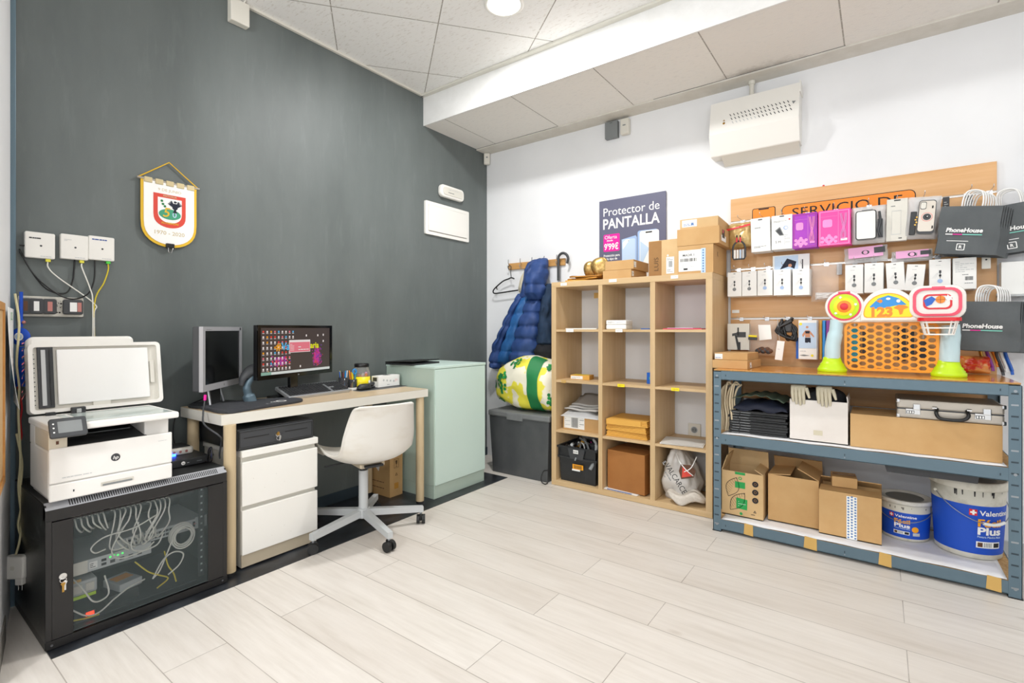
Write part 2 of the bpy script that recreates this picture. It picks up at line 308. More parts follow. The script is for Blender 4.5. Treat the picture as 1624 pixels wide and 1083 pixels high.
    def pillow(s, w, h, t, mat, wr=.0, seed=0, n=14, p=.5, pinch=0.):
        """soft sealed pouch in the local xy plane, back face at z=0"""
        def f(sgn):
            def g(u, v):
                a, b_ = u*2-1, v*2-1; e = max(0, (1-abs(a)**3)*(1-abs(b_)**3))**p
                q = noise.noise(Vector((a*2.5+seed, b_*2.5, seed*.7+sgn)))*wr
                k = 1-pinch*(1-abs(b_))*abs(a)
                return (a*w/2*k+q*.5, b_*h/2+q*.3, (t*e+q*e*1.5) if sgn > 0 else 0.0)
            return g
        s.grid(f(1), n, n, mat); s.grid(lambda u, v: f(-1)(1-u, v), n, n, mat); return s
    def text(s, t, cx, cy, h, mat, z=.0008, bold=0., w=None, sl=0., warp=None, ht=0):
        vs, fs, wd = text_geo(t, bold); k = h/.70; kx = k if w is None else w/wd
        pts = [(cx+x*kx+y*k*sl, cy+(y-.35)*k, z) for x, y in vs]
        if warp: 
            bm = bmesh.new(); q = [bm.verts.new(p) for p in pts]
            for f in fs:
                try: bm.faces.new([q[i] for i in f])
                except ValueError: pass
            x0 = min(p[0] for p in pts); x1 = max(p[0] for p in pts); c = x0
            while c < x1:
                bmesh.ops.bisect_plane(bm, geom=bm.verts[:]+bm.edges[:]+bm.faces[:], plane_co=(c, 0, 0), plane_no=(1, 0, 0)); c += .006
            for v_ in bm.verts: v_.co = warp(*v_.co)
            return s._bm(bm, mat, False)
        return s.add(pts, fs, mat)
    def lines(s, x0, y0, x1, y1, n, mat, z=.0008, seed=1, frac=.45):
        """rows of tiny print"""
        rn = random.Random(seed); dy = (y1-y0)/n
        for i in range(n):
            x = x0
            while x < x1:
                l = min(rn.uniform(.1, .3)*(x1-x0), x1-x); s.rect(x, y0+i*dy, x+l*.85, y0+i*dy+dy*frac, mat, z); x += l
                if rn.random() < .15: break
        return s
    def bars(s, x0, y0, x1, y1, mat, z=.0008, seed=1):
        rn = random.Random(seed); x = x0; w = (x1-x0)
        while x < x1:
            a = rn.uniform(.012, .045)*w; s.rect(x, y0, min(x+a, x1), y1, mat, z); x += a+rn.uniform(.015, .04)*w
        return s
    def build(s, name, parent=None, label=None, kind=None):
        me = bpy.data.meshes.new(name); me.from_pydata([tuple(v) for v in s.v], [], s.f)
        for m_ in s.slots: me.materials.append(mt(m_))
        me.polygons.foreach_set('material_index', s.mi); me.polygons.foreach_set('use_smooth', s.sm); me.update()
        ob = bpy.data.objects.new(name, me); COL.objects.link(ob)
        if parent: ob.parent = parent
        if label: ob['label'] = label
        if kind: ob['kind'] = kind
        return ob
def rr(x0, y0, x1, y1, r, n=5):
    p = []
    for cx, cy, a in ((x1-r, y1-r, 0), (x0+r, y1-r, 1), (x0+r, y0+r, 2), (x1-r, y0+r, 3)):
        p += [(cx+r*math.cos((a+i/n)*PI/2), cy+r*math.sin((a+i/n)*PI/2)) for i in range(n+1)]
    return p
def spline(pts, n=8):
    P = [Vector(p) for p in pts]; P = [2*P[0]-P[1]]+P+[2*P[-1]-P[-2]]; out = []
    for i in range(1, len(P)-2):
        a, b_, c, d = P[i-1:i+3]
        for k in range(n):
            t = k/n; out.append(.5*((2*b_)+(c-a)*t+(2*a-5*b_+4*c-d)*t*t+(3*b_-a-3*c+d)*t**3))
    out.append(P[-2]); return out
def thing(name, label, cat, loc=(0, 0, 0), rz=0., group=None, rx_=0., ry_=0.):
    o = bpy.data.objects.new(name, None); COL.objects.link(o); o.location = loc; o.rotation_euler = (rx_, ry_, rz); o.empty_display_size = .05
    o['label'] = label; o['category'] = cat
    if group: o['group'] = group
    return o
def fit(pre, lab, alt=None):
    s = pre+' '+lab
    if len(s.split()) > 16: s = pre+' '+lab.split(',')[0].replace(' above the toy number panel', ' above the toy')
    return s if len(s.split()) <= 16 else alt
ORD = ['first', 'second', 'third', 'fourth', 'fifth', 'sixth', 'seventh', 'eighth', 'ninth', 'tenth', 'eleventh', 'twelfth', 'thirteenth', 'fourteenth', 'fifteenth', 'sixteenth', 'seventeenth']
def one(name, mb, label, cat, loc=(0, 0, 0), rz=0., group=None, kind=None, rx_=0., ry_=0.):
    o = mb.build(name); o.location = loc; o.rotation_euler = (rx_, ry_, rz); o['label'] = label; o['category'] = cat
    if group: o['group'] = group
    if kind: o['kind'] = kind
    return o
def struct(name, mb, parent=None):
    o = mb.build(name, parent)
    if not parent: o['kind'] = 'structure'
    return o
def dup(root, loc, rz=None, label=None, group=None):
    r = root.copy(); COL.objects.link(r); r.location = loc
    if rz is not None: r.rotation_euler = (0, 0, rz)
    if label: r['label'] = label
    if group: r['group'] = group
    for ch in list(root.children):
        c = ch.copy(); COL.objects.link(c); c.parent = r
        for g in ch.children:
            d = g.copy(); COL.objects.link(d); d.parent = c
    return r
# ================================================================ the setting
struct('floor', MB().box(-.3, -6.6, -.1, 5.2, .2, 0, 'floor_planks'))
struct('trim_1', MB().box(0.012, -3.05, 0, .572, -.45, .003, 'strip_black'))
struct('wall_left', MB().box(-.2, -3.06, 0, 0, .2, 3.1, 'dark_paint'))
struct('wall_back', MB().box(0, 0, 0, 5.2, .2, 3.1, 'wall_white'))
struct('wall_right', MB().box(4.9, -6.6, 0, 5.1, 0, 3.1, 'wall_white'))
# splayed white wall at the left edge of the view
mb = MB(); mb.push(fTop(.0, -3.064, 0, math.radians(-11.5))); mb.box(.02, -.14, 0, .64, 0, 2.94, 'wall_white'); mb.box(.3, -.002, 0, .645, .004, .09, 'concrete_grey'); mb.pop(); struct('wall_front', mb)
mb = MB(); mb.box(.0, -3.08, 0, .012, -3.05, 2.94, 'blue_grey', .002); struct('trim_2', mb)
struct('ceiling', MB().box(-.2, -6.6, 2.94, 5.2, -.76, 3.1, 'ceiling_tiles'))
mb = MB(); mb.box(0, -.77, 2.711, 4.9, 0, 2.94, 'soffit_tiles'); mb.box(0, -.778, 2.708, 4.9, -.768, 2.94, 'soffit_face'); mb.box(0, -.145, 2.7, 4.9, 0, 2.712, 'soffit_edge')
mb.box(0, -.149, 2.7102, .83, -.145, 2.7112, 'dark_grey'); mb.box(1.6, -.149, 2.7102, 2.7, -.145, 2.7112, 'dark_grey')
struct('ceiling', mb)
struct('trim_3', MB().box(0, -.81, 2.925, 4.9, -.775, 2.94, 'off_white', .002))
struct('trim_4', MB().box(0.0, -3.0, 2.925, .02, -.79, 2.94, 'off_white', .002))
struct('baseboard_back', MB().box(.95, -.008, 0, 4.9, 0, .07, 'light_grey', .002))
struct('baseboard_left', MB().box(0.0, -3.04, 0, .008, 0, .07, 'blue_grey_dark', .002))
# ceiling lamps
lroot = None
for i, (x, y, e) in enumerate(LAMPS):
    lab = ['round white recessed downlight glowing near the ceiling step', 'round ceiling downlight over the metal shelves, out of frame'][i]
    if lroot is None:
        lroot = thing('ceiling_downlight', lab, 'ceiling light', (x, y, LAMP_Z), group='recessed round downlights')
        mb = MB(); mb.lathe([(.088, -.0), (.088, -.008), (.105, -.01), (.112, -.004), (.112, 0)], 'white_plastic', 40); mb.build('trim_ring', lroot)
        mb = MB(); mb.lathe([(0.001, -.009), (.088, -.009), (.088, -.002), (.001, -.002)], 'lamp_face', 40); mb.build('diffuser', lroot)
    else: dup(lroot, (x, y, LAMP_Z), 0, lab)

for i, (x, y, e) in enumerate(FILL_LAMPS):  # made-up cords and holders to carry the added fill lights
    t = thing('added_fill_lamp', ['added unseen fill lamp, nearest the left wall behind the viewer', 'added unseen fill lamp, nearest the right wall behind the viewer', 'added unseen fill lamp, farthest behind the viewer'][i], 'ceiling light', (x, y, 2.94))
    mb = MB(); mb.cyl((0, 0, -.025), (0, 0, 0), .05, 'white_plastic'); mb.cyl((0, 0, -.65), (0, 0, -.02), .004, 'white_plastic', seg=8); mb.build('cord', t)
    mb = MB(); mb.cyl((0, 0, -.70), (0, 0, -.65), .02, 'white_plastic'); mb.build('fill_lamp_holder', t)

# ================================================================ things on the left dark wall
# siren box under the ceiling
t = thing('alarm_siren', 'cream square alarm siren box high on the dark wall beside the ceiling', 'alarm', (0, -2.175, 2.80))
mb = MB(); mb.box(0, -.05, 0, .045, .05, .125, 'off_white', .005); mb.build('housing', t)
mb = MB(); mb.tube(spline([(.03, .02, .12), (.035, .03, .14), (.012, .045, .142)]), .004, 'cable_white'); mb.build('cable', t)
# corner motion sensor
t = thing('motion_sensor', 'small cream motion sensor in the corner just below the low ceiling', 'motion sensor', (.025, -.03, 2.60))
mb = MB(); mb.push(Matrix.Rotation(math.radians(40), 4, 'Z')); mb.box(-.027, -.02, 0, .027, .02, .1, 'off_white', .008); mb.build('housing', t)
mb = MB(); mb.push(Matrix.Rotation(math.radians(40), 4, 'Z')); mb.push(fFront(0, -.021, .06)); mb.rrect(-.008, -.006, .008, .006, .003, 'mid_grey', 0); mb.build('lens', t)
# emergency light
t = thing('emergency_light', 'oval white emergency light on the dark wall above the white panel', 'emergency light', (0, -.484, 2.245))
mb = MB(); mb.push(fRight(0, 0, 0)); mb.poly(rr(-.138, -.05, .138, .05, .035), 0, .04, 'white_plastic', .012); mb.build('housing', t)
mb = MB(); mb.push(fRight(.0405, 0, 0)); mb.poly(rr(-.115, -.03, .115, .03, .022), 0, .004, 'off_white', .002); mb.pop(); mb.push(fRight(.045, 0, 0)); mb.lines(-.06, -.012, .07, .0, 1, 'mid_grey', seed=3); mb.lines(-.05, .008, .06, .02, 2, 'light_grey', seed=4); mb.build('diffuser', t)
# white electrical panel
t = thing('electrical_panel', 'white rectangular electrical panel with plain cover on the dark wall', 'electrical panel', (0, -.517, 2.003))
mb = MB(); mb.push(fRight(0, 0, 0)); mb.ring(rr(-.253, -.13, .253, .13, .008, 2), rr(-.225, -.104, .225, .104, .005, 2), 0, .018, 'white_plastic'); mb.rect(-.23, -.11, .23, .11, 'mid_grey', .002); mb.build('frame', t)
mb = MB(); mb.push(fRight(0, 0, 0)); mb.poly(rr(-.222, -.101, .222, .101, .004, 2), .003, .026, 'white_plastic', .003); mb.build('door', t)
# pennant
t = thing('pennant', 'white shield pennant with yellow fringe and red emblem on the dark wall', 'pennant', (0, -2.503, 1.85))
mb = MB(); mb.push(fRight(.012, 0, 0))
def shield(w, top, mid, bot, n=16):
    p = [(-w, top), (-w, mid)]
    for i in range(1, n): a = PI*i/n; p.append((-w*math.cos(a)*(1 if abs(math.cos(a)) < .99 else 1), mid-(mid-bot)*math.sin(a)**.75))
    p += [(w, mid), (w, top)]
    return p
mb.poly(shield(.121, .0, -.19, -.315), 0, .004, 'pennant_yellow'); mb.poly(shield(.109, .0, -.19, -.302), .003, .006, 'pure_white')
mb.text('9 DE JUNIO', 0, -.035, .013, 'pale_gold', .0065, w=.10); mb.text('1970 - 2020', 0, -.245, .018, 'pale_gold', .0065, w=.13, bold=.01)
mb.build('flag', t)
mb = MB(); mb.push(fRight(.0188, 0, 0))
mb.flat([(x*.07/.121, -.055+y*.52) for x, y in shield(.121, .0, -.19, -.315)], 'pennant_red', 0)
mb.flat([(x*.052/.121, -.073+y*.42) for x, y in shield(.121, .0, -.16, -.29)], 'pure_white', .0006)
mb.text('ANTHALIA', 0, -.063, .009, 'pale_gold', .0012, w=.06, bold=.02)
mb.disc(0, -.152, .048, 'emblem_green', .0012, ry=.026); mb.text('ALCOBENDAS', 0, -.196, .009, 'pennant_yellow', .0012, w=.075, bold=.02)
mb.text('5', -.018, -.143, .045, 'pennant_yellow', .0018, bold=.01, sl=.2); mb.text('0', .02, -.15, .028, 'pale_blue', .0018, bold=.01)
# eagle
mb.flat([(.014, -.095), (.030, -.095), (.034, -.118), (.022, -.132), (.010, -.118)], 'navy', .0018); mb.disc(.022, -.087, .0055, 'navy', .0018, 10); mb.flat([(.026, -.084), (.034, -.087), (.026, -.09)], 'navy', .0018)
for s_ in (-1, 1):
    for k in range(5): mb.flat([(.022+s_*.006, -.10-.002*k), (.022+s_*(.014+.0045*k), -.083-.0035*k), (.022+s_*(.019+.003*k), -.082-.0045*k), (.022+s_*.008, -.108-.002*k)], 'navy', .0018+.0001*k)
for k in (-1, 0, 1): mb.flat([(.020, -.125), (.024, -.125), (.025+k*.007, -.142), (.019+k*.007, -.142)], 'navy', .0019)
for a, c in ((-.035, -.09), (-.03, -.105), (-.022, -.115)): mb.disc(a, c, .006, 'leaf_green', .0018, 8)
mb.build('emblem', t)
mb = MB(); mb.cyl((.014, -.135, .005), (.014, .135, .005), .005, 'alu')
for i in range(5): mb.box(.008, -.108+i*.046, -.012, .022, -.108+i*.046+.034, .014, 'pale_gold', .003)
mb.build('rod', t)
mb = MB(); mb.tube([(.012, -.128, .008), (.01, 0, .108), (.012, .128, .008)], .0032, 'pennant_yellow'); mb.build('cord', t)
mb = MB(); mb.push(Matrix.Translation((.02, 0, -.318))); mb.box(-.006, -.018, 0, .008, .018, .022, 'black', .003); mb.tube([(.008, -.01, 0), (.016, -.012, -.022), (.016, .0, -.026), (.008, .01, 0)], .0015, 'chrome'); mb.build('binder_clip', t)

# three white network boxes
def netbox(z, y, mark, lab, w=.094, tilt=0):
    t = thing('network_box', lab, 'network box', (0, y, z), group='white network boxes on the dark wall')
    mb = MB(); mb.push(fRight(0, 0, 0)); mb.poly(rr(-w/2, 0, w/2, .108, .006), 0, .026, 'white_plastic', .004)
    mb.pop(); mb.push(fRight(.0262, 0, 0)); mb.disc(.002, .052, .004, 'dark_grey', .0005, 12); mb.lines(.0, .008, .035, .013, 1, 'light_grey', seed=5)
    if mark == 'k': mb.lines(-.035, .08, .02, .088, 1, 'ink', seed=9, frac=.6)
    elif mark == 'b': mb.lines(-.035, .09, .02, .096, 1, 'blue_ink', seed=11, frac=.8)
    else: mb.lines(-.035, .078, -.01, .088, 2, 'light_grey', seed=12)
    mb.build('housing', t)
    mb = MB(); mb.box(.006, .018, -.012, .020, .034, .004, 'yellow_plug' if mark != 'b' else 'green_plug', .002); mb.build('plug', t)
    return t
netbox(1.427, -2.979, 'k', 'leftmost white network box with black handwriting, a little apart from the other two')
netbox(1.434, -2.868, 'g', 'middle white network box with a faint grey print, white cable below')
netbox(1.440, -2.774, 'b', 'right-hand white network box with blue handwriting, yellow cable below')
def cable(pts, r, mat, name, lab, n=8, group=None, seg=8):
    return one(name, MB().tube(spline(pts, n), r, mat, seg), lab, 'cable', group=group)
cable([(.014, -2.954, 1.416), (.016, -2.952, 1.39), (.02, -2.92, 1.35), (.02, -2.80, 1.245), (.02, -2.80, 1.20), (.022, -2.80, 1.05)], .0026, 'cable_white', 'network_cable', 'white network cable from the leftmost network box, bending right to the cable bundle')
cable([(.014, -2.842, 1.42), (.02, -2.842, 1.40), (.024, -2.815, 1.31), (.024, -2.806, 1.25), (.026, -2.807, 1.04), (.03, -2.81, .9)], .0026, 'cable_white', 'network_cable', 'white network cable dropping from the middle network box')
cable([(.014, -2.748, 1.428), (.014, -2.748, 1.40), (.02, -2.765, 1.34), (.02, -2.798, 1.25), (.02, -2.798, 1.04), (.024, -2.8, .9)], .0028, 'cable_yellow', 'network_cable', 'yellow network cable dropping from the right-hand network box')
for z, y in ((1.405, -2.954), (1.412, -2.842), (1.418, -2.748)): pass
cable([(.012, -3.04, 1.475), (.02, -3.0, 1.472), (.02, -2.97, 1.46), (.012, -2.96, 1.43)], .003, 'black', 'power_cable', 'black cable arching from the wall corner to the leftmost network box')
cable([(.01, -3.04, 1.46), (.02, -3.01, 1.38), (.024, -2.96, 1.3), (.024, -2.9, 1.285), (.012, -2.873, 1.34), (.01, -2.865, 1.435)], .003, 'black', 'power_cable', 'black cable looping low from the corner to the middle network box')
cable([(.014, -3.04, 1.45), (.026, -2.99, 1.345), (.03, -2.9, 1.265), (.026, -2.83, 1.28), (.014, -2.80, 1.345), (.01, -2.795, 1.44)], .003, 'black', 'power_cable', 'black cable sagging lowest, up to the right-hand network box')
# socket strip
t = thing('wall_socket_strip', 'white wall plate with grey sockets and transformers below the network boxes', 'socket strip', (0, -2.94, 1.183))
mb = MB(); mb.push(fRight(0, 0, 0)); mb.poly(rr(-.105, 0, .104, .085, .006), 0, .018, 'old_white', .003); mb.build('plate', t)
for c, w in ((-.085, .018), (-.052, .024), (-.01, .022), (.066, .034)):
    mb = MB(); mb.push(fRight(.019, c, .043)); mb.poly(rr(-w, -.032, w, .032, .008), 0, .014, 'dark_grey', .004)
    mb.rect(-w*.35, -.02, w*.35, .02, ['brown', 'label_white', 'copper_pink', 'label_white'][[-.085, -.052, -.01, .066].index(c)], .0145)
    if c > .05: mb.rect(w*.4, -.02, w*.8, .02, 'copper_pink', .0146)
    mb.build('socket', t)
mb = MB(); mb.push(fRight(.0186, .025, .043))
rn = random.Random(4)
for i in range(22): mb.disc(rn.uniform(-.016, .014), rn.uniform(-.03, .03), rn.uniform(.001, .004), 'ink', .0005+i*1e-5, 7)
mb.build('marking', t)
# glass evil-eye hanging
t = thing('evil_eye_charm', 'blue glass evil-eye charm on a blue ribbon hung at the left wall edge', 'charm', (.075, -3.045, 1.06))
mb = MB(); mb.push(frame((0, 0, .04), (.72, .69, 0), (0, 0, 1))); mb.lathe([(.001, 0), (.034, 0), (.036, .004), (.033, .009), (.001, .011)], 'royal', 32)
for r, m_, z in ((.0165, 'pure_white', .0115), (.0115, 'pale_blue', .0122), (.0045, 'ink', .013)): mb.disc(0, 0, r, m_, z)
mb.build('glass_eye', t)
mb = MB(); mb.tube([(0, 0, .078), (0, 0, .22)], .004, 'royal', flat=2); mb.ball((0, 0, .10), .011, 'royal'); mb.ball((.008, .006, .098), .007, 'copper_pink'); mb.build('ribbon', t)
mb = MB(); mb.push(frame((0, 0, 0), (.72, .69, 0), (0, 0, 1))); mb.poly([(-.014, 0), (.014, 0), (.016, -.16), (-.016, -.16)], 0, .008, 'royal', .002); mb.build('tassel', t)
# cream cables down the corner and the white adapter
cable([(.11, -3.068, 1.27), (.12, -3.058, 1.15), (.115, -3.064, 1.0), (.122, -3.058, .9), (.12, -3.06, .8), (.125, -3.055, .62), (.122, -3.06, .5), (.117, -3.05, .38), (.14, -3.06, .3), (.17, -3.075, .26)], .004, 'cable_cream', 'power_cable', 'cream twisted cable hanging beside the blue charm down to the white adapter')
cable([(.125, -3.066, .72), (.12, -3.05, .6), (.125, -3.055, .5), (.12, -3.05, .44), (.115, -3.06, .36), (.12, -3.05, .3)], .004, 'cable_cream', 'power_cable', 'second cream cable, shorter, hanging beside the rack')
cable([(.05, -3.055, .92), (.055, -3.04, .82), (.06, -3.045, .76), (.052, -3.04, .7), (.05, -3.045, .67)], .003, 'red', 'power_cable', 'thin red cable hanging behind the blue ribbon')
t = thing('power_adapter', 'white square power adapter with a plug hanging low beside the black rack', 'adapter', (.19, -3.085, .175))
mb = MB(); mb.push(frame((0, 0, 0), (.8, .6, 0), (-.06, .04, 1))); mb.poly(rr(-.042, 0, .042, .085, .012), -.03, .006, 'white_plastic', .006); mb.rrect(-.008, .035, .008, .05, .004, 'off_white', .0066); mb.build('housing', t)
mb = MB(); mb.push(frame((.006, .0, 0), (.8, .6, 0), (0, 0, 1))); mb.box(-.0, -.025, -.022, .028, .004, -.003, 'white_plastic', .004); mb.cyl((.007, -.025, -.012), (.007, -.045, -.012), .0022, 'chrome'); mb.cyl((.021, -.025, -.012), (.021, -.045, -.012), .0022, 'chrome'); mb.build('plug', t)
# calendar and corkboard on the splayed wall
d = Matrix.Translation((.0, -3.064, 0)) @ Matrix.Rotation(math.radians(-11.5), 4, 'Z')
def onw(s, z, off=.0): return d @ frame((s, off, z), (-1, 0, 0), (0, 0, 1))
t = thing('corkboard', 'wood-framed cork noticeboard on the white wall at the left edge', 'noticeboard'); t.matrix_world = onw(.545, .62)
mb = MB(); mb.box(-.11, 0, .001, .11, .58, .004, 'cardboard_light'); mb.build('panel', t)
mb = MB(); mb.ring([(-.13, -.02), (.13, -.02), (.13, .60), (-.13, .60)], [(-.105, .005), (.105, .005), (.105, .575), (-.105, .575)], 0, .009, 'frame_wood'); mb.build('frame', t)
mb = MB(); mb.grid(lambda u, v: ((u-.5)*.3, v*.37, .012+.03*(1-v)**2*(1-u)), 6, 10, 'label_white', th=.0008)
mb.lines(-.12, .03, .13, .26, 9, 'soft_red', .046, 5, .2); mb.lines(-.12, .045, .13, .28, 7, 'ink', .0465, 6, .2); mb.text('2023', 0, .34, .03, 'green', .014)
o = one('wall_calendar', mb, 'paper calendar with red and black numbers pinned at the left edge', 'calendar'); o.matrix_world = onw(.205, .84)
# ================================================================ network rack with glass door
RX, RY = .012, -2.753
t = thing('network_rack', 'black metal wall rack with glass door standing on the floor, full of white cables', 'network rack', (RX, RY, 0))
hy = .3005; RH = .515
mb = MB()
mb.box(0, -hy, .003, .488, hy, .03, 'black_metal'); mb.box(0, -hy, RH-.006, .47, hy, RH, 'dusty_black')
mb.box(0, -hy, .03, .004, hy, RH-.006, 'charcoal'); mb.box(.004, hy-.004, .03, .486, hy, RH-.006, 'black_metal')
mb.add([(.488, -hy, .03), (.488, hy, .03), (.503, hy, .035), (.503, -hy, .035), (.503, -hy, .006), (.503, hy, .006), (.488, -hy, .003), (.488, hy, .003)], [(0, 1, 2, 3), (3, 2, 5, 4), (4, 5, 7, 6)], 'black_metal')
# top front lip: flat band and sloped band with slots
mb.box(.486, -hy, RH-.062, .498, hy, RH-.022, 'black_metal')
mb.add([(.47, -hy, RH), (.47, hy, RH), (.498, hy, RH-.022), (.498, -hy, RH-.022)], [(0, 1, 2, 3)], 'lip_highlight')  # silver-grey colour paints the highlight on the black sloped lip
mb.add([(.47, -hy, RH), (.498, -hy, RH-.022), (.486, -hy, RH-.06), (.46, -hy, RH-.06), (.47, hy, RH), (.498, hy, RH-.022), (.486, hy, RH-.06), (.46, hy, RH-.06)], [(0, 3, 2, 1), (4, 5, 6, 7)], 'black_metal')
nrm = Vector((22, 0, 28)).normalized()
mb.push(frame((.484, 0, RH-.011), (0, 1, 0), Vector((-28, 0, 22)).normalized()))
for i in range(70): y = -.235+i*.0072; mb.rect(y, -.0125, y+.0034, .0125, 'black', .0008)
mb.pop()
for y in (-hy, hy-.016): mb.box(.486, y, .03, .5, y+.016, RH-.06, 'black_metal')
mb.push(fRight(.5035, 0, .02)); mb.disc(-.285, .0, .004, 'chrome', .001, 10); mb.disc(.28, 0, .004, 'chrome', .001, 10); mb.pop()
# drilled inner posts
for y in (-.225, .235): mb.box(.40, y-.012, .03, .402, y+.012, RH-.01, 'dark_grey')
mb.push(fRight(.403, .235, 0)); [mb.rect(-.004, .05+i*.03, .004, .058+i*.03, 'light_grey') for i in range(14)]; mb.pop()
mb.box(.10, hy-.012, RH-.03, .40, hy-.004, RH-.02, 'dark_grey')
mb.build('body', t)
mb = MB(); mb.box(.004, -hy, .03, .486, -hy+.004, RH-.006, 'rack_side'); mb.push(frame((.25, -hy-.001, .25), (1, 0, 0), (0, 0, 1)))
rn = random.Random(3)
for i in range(26): mb.disc(rn.uniform(.02, .22), rn.uniform(-.2, .2), rn.uniform(.001, .004), 'mid_grey', .0004+i*1e-5, 6, rn.uniform(.002, .009))
mb.build('side_panel', t)
mb = MB(); mb.box(.487, -.284, .036, .5015, -.226, RH-.066, 'black_metal', .001); mb.box(.487, .222, .036, .5015, .284, RH-.066, 'black_metal', .001)
mb.box(.487, -.226, .036, .494, .222, .041, 'black_metal'); mb.box(.487, -.226, RH-.071, .494, .222, RH-.066, 'black_metal')
mb.build('door', t)
d_ = t.children[-1]
mb = MB(); mb.box(.4955, -.226, .041, .4985, .222, RH-.071, 'rack_glass'); mb.build('glass_pane', d_)
mb = MB(); mb.cyl((.5015, -.257, .255), (.514, -.257, .255), .011, 'chrome', seg=24); mb.tube([(.516, -.257+.009*math.cos(a), .243+.009*math.sin(a)) for a in [i*PI/6 for i in range(12)]], .0014, 'chrome', closed=True); mb.poly([(0, 0), (.001, 0), (.001, .001)], 0, .001, 'chrome'); mb.push(fRight(.516, -.257, .2)); mb.poly([(-.003, 0), (.003, 0), (.003, .022), (.007, .03), (0, .038), (-.007, .03), (-.003, .022)], -.001, .001, 'brass'); mb.pop(); mb.push(fRight(.515, -.252, .205)); mb.poly([(-.003, 0), (.003, 0), (.003, .02), (.007, .03), (0, .036), (-.007, .03), (-.003, .02)], -.001, .001, 'chrome'); mb.build('lock', d_)
# --- equipment inside
t = thing('network_patch_bay', 'row of white network sockets across the top inside the black rack', 'patch panel', (.32, -2.76, .395))
mb = MB(); mb.box(0, -.225, .0, .06, .228, .045, 'charcoal', .001); mb.build('panel', t)
ROW = [-2.955+i*.0172 for i in range(6)]+[-2.835+i*.0172 for i in range(6)]+[-2.715+i*.017 for i in range(5)]
mb = MB()
for y in ROW: mb.box(.06, y+2.76-.0065, .016, .064, y+2.76+.0065, .030, 'mid_grey')
mb.build('sockets', t)
def fcable(pts, r, mat, lab, grp, n=6): return one('patch_cable', MB().tube(spline(pts, n), r, mat, 6), lab, 'cable', group=grp)
G = 'white patch cables inside the rack'
rn = random.Random(21)
for i, y in enumerate(ROW):
    mbk = MB(); mbk.box(.384, y-.006, .410, .404, y+.006, .426, 'cable_white', .002)
    if i < 6: tgt = (.40, y+.03+rn.uniform(-.01, .01), .345+rn.uniform(-.012, .02)); mid = (.43, y+.004, .385); end = (.30, tgt[1]+.03, .33); pts = [(.40, y, .418), (.425, y, .41), mid, tgt, end]
    else:
        ty = -2.80+(i-6)*.011+rn.uniform(-.01, .01); tz = .275+(i-6)*.0015
        pts = [(.40, y, .418), (.43, y, .405), (.44+rn.uniform(-.01, .012), y+rn.uniform(-.02, .0), .365), (.43+rn.uniform(-.01, .02), (y+ty)/2+rn.uniform(-.05, .02), .30+rn.uniform(-.03, .02)), (.41, ty, tz-.02+rn.uniform(-.02, 0)), (.385, ty, tz)]
    mbk.tube(spline(pts, 6), .0031, 'cable_white', 6)
    one('patch_cable', mbk, ORD[i]+' white patch cable from the left along the top socket row inside the rack', 'cable', group=G)
t = thing('network_switch', 'grey network switch with ports in the middle right of the rack', 'network switch', (.10, -2.66, .235))
mb = MB(); mb.box(0, -.165, 0, .28, .165, .044, 'light_grey', .002); mb.build('housing', t)
mb = MB(); mb.push(fRight(.2805, 0, 0))
for i in range(12): mb.rect(-.12+i*.0135, .008, -.109+i*.0135, .018, 'dark_grey'); mb.rect(-.12+i*.0135, .024, -.109+i*.0135, .034, 'dark_grey')
for i in range(2): mb.rect(.09+i*.03, .01, .11+i*.03, .034, 'dark_grey'); mb.rect(.094+i*.03, .02, .106+i*.03, .026, 'copper_pink', .001)
mb.build('ports', t)
mb = MB(); mb.push(fRight(.2815, 0, 0)); mb.box(.13, .0, -.003, .19, .05, 0, 'light_grey'); mb.build('bracket', t)
t = thing('network_router', 'grey switch with green lights across the left of the rack', 'router', (.10, -2.86, .19))
mb = MB(); mb.box(0, -.112, 0, .29, .16, .048, 'light_grey', .002); mb.build('housing', t)
mb = MB(); mb.push(fRight(.2905, 0, 0)); mb.rect(-.112, .0, -.05, .048, 'off_white', .0004); mb.rect(-.045, .01, -.02, .036, 'label_white'); mb.lines(-.043, .014, -.024, .034, 3, 'ink', .001)
for i in range(2): mb.rect(-.008+i*.0, .010+i*.016, .008, .02+i*.016, 'ink', .001)
for i in range(4): mb.rect(.02+i*.03, .01, .036+i*.03, .022, 'dark_grey')
mb.build('ports', t)
mb = MB(); mb.push(fRight(.2915, 0, 0))
for x, y_ in ((.02, .035), (.032, .038), (.045, .034), (.06, .036)): mb.disc(x, y_, .0035, 'led_green', .001, 10)
mb.build('status_light', t)
t = thing('power_distribution_strip', 'pale grey power strip low on the left inside the rack', 'power strip', (.22, -2.965, .10))
mb = MB(); mb.box(0, 0, 0, .15, .09, .055, 'light_grey', .006); mb.box(.15, .0, -.01, .153, .085, .002, 'lime'); mb.box(.149, .0, .056, .153, .04, .066, 'tape_yellow'); mb.build('housing', t)
for y in (.015, .052): mb = MB(); mb.box(.1505, y, .012, .156, y+.028, .044, 'off_white', .004); mb.build('socket', t)
t = thing('media_converter', 'small grey box with an orange label lying on the rack floor', 'network box', (.30, -2.84, .075), .25)
mb = MB(); mb.box(0, 0, 0, .11, .085, .03, 'light_grey', .003); mb.build('housing', t)
mb = MB(); mb.push(fTop(0, 0, .0305)); mb.rect(.02, .01, .07, .075, 'amber'); mb.build('label', t)
one('metal_tray', MB().box(.03, -2.985, .034, .45, -2.55, .038, 'dark_grey').box(.30, -2.85, .034, .41, -2.75, .075, 'charcoal', .004), 'dark metal tray with a black converter on the rack floor', 'tray')
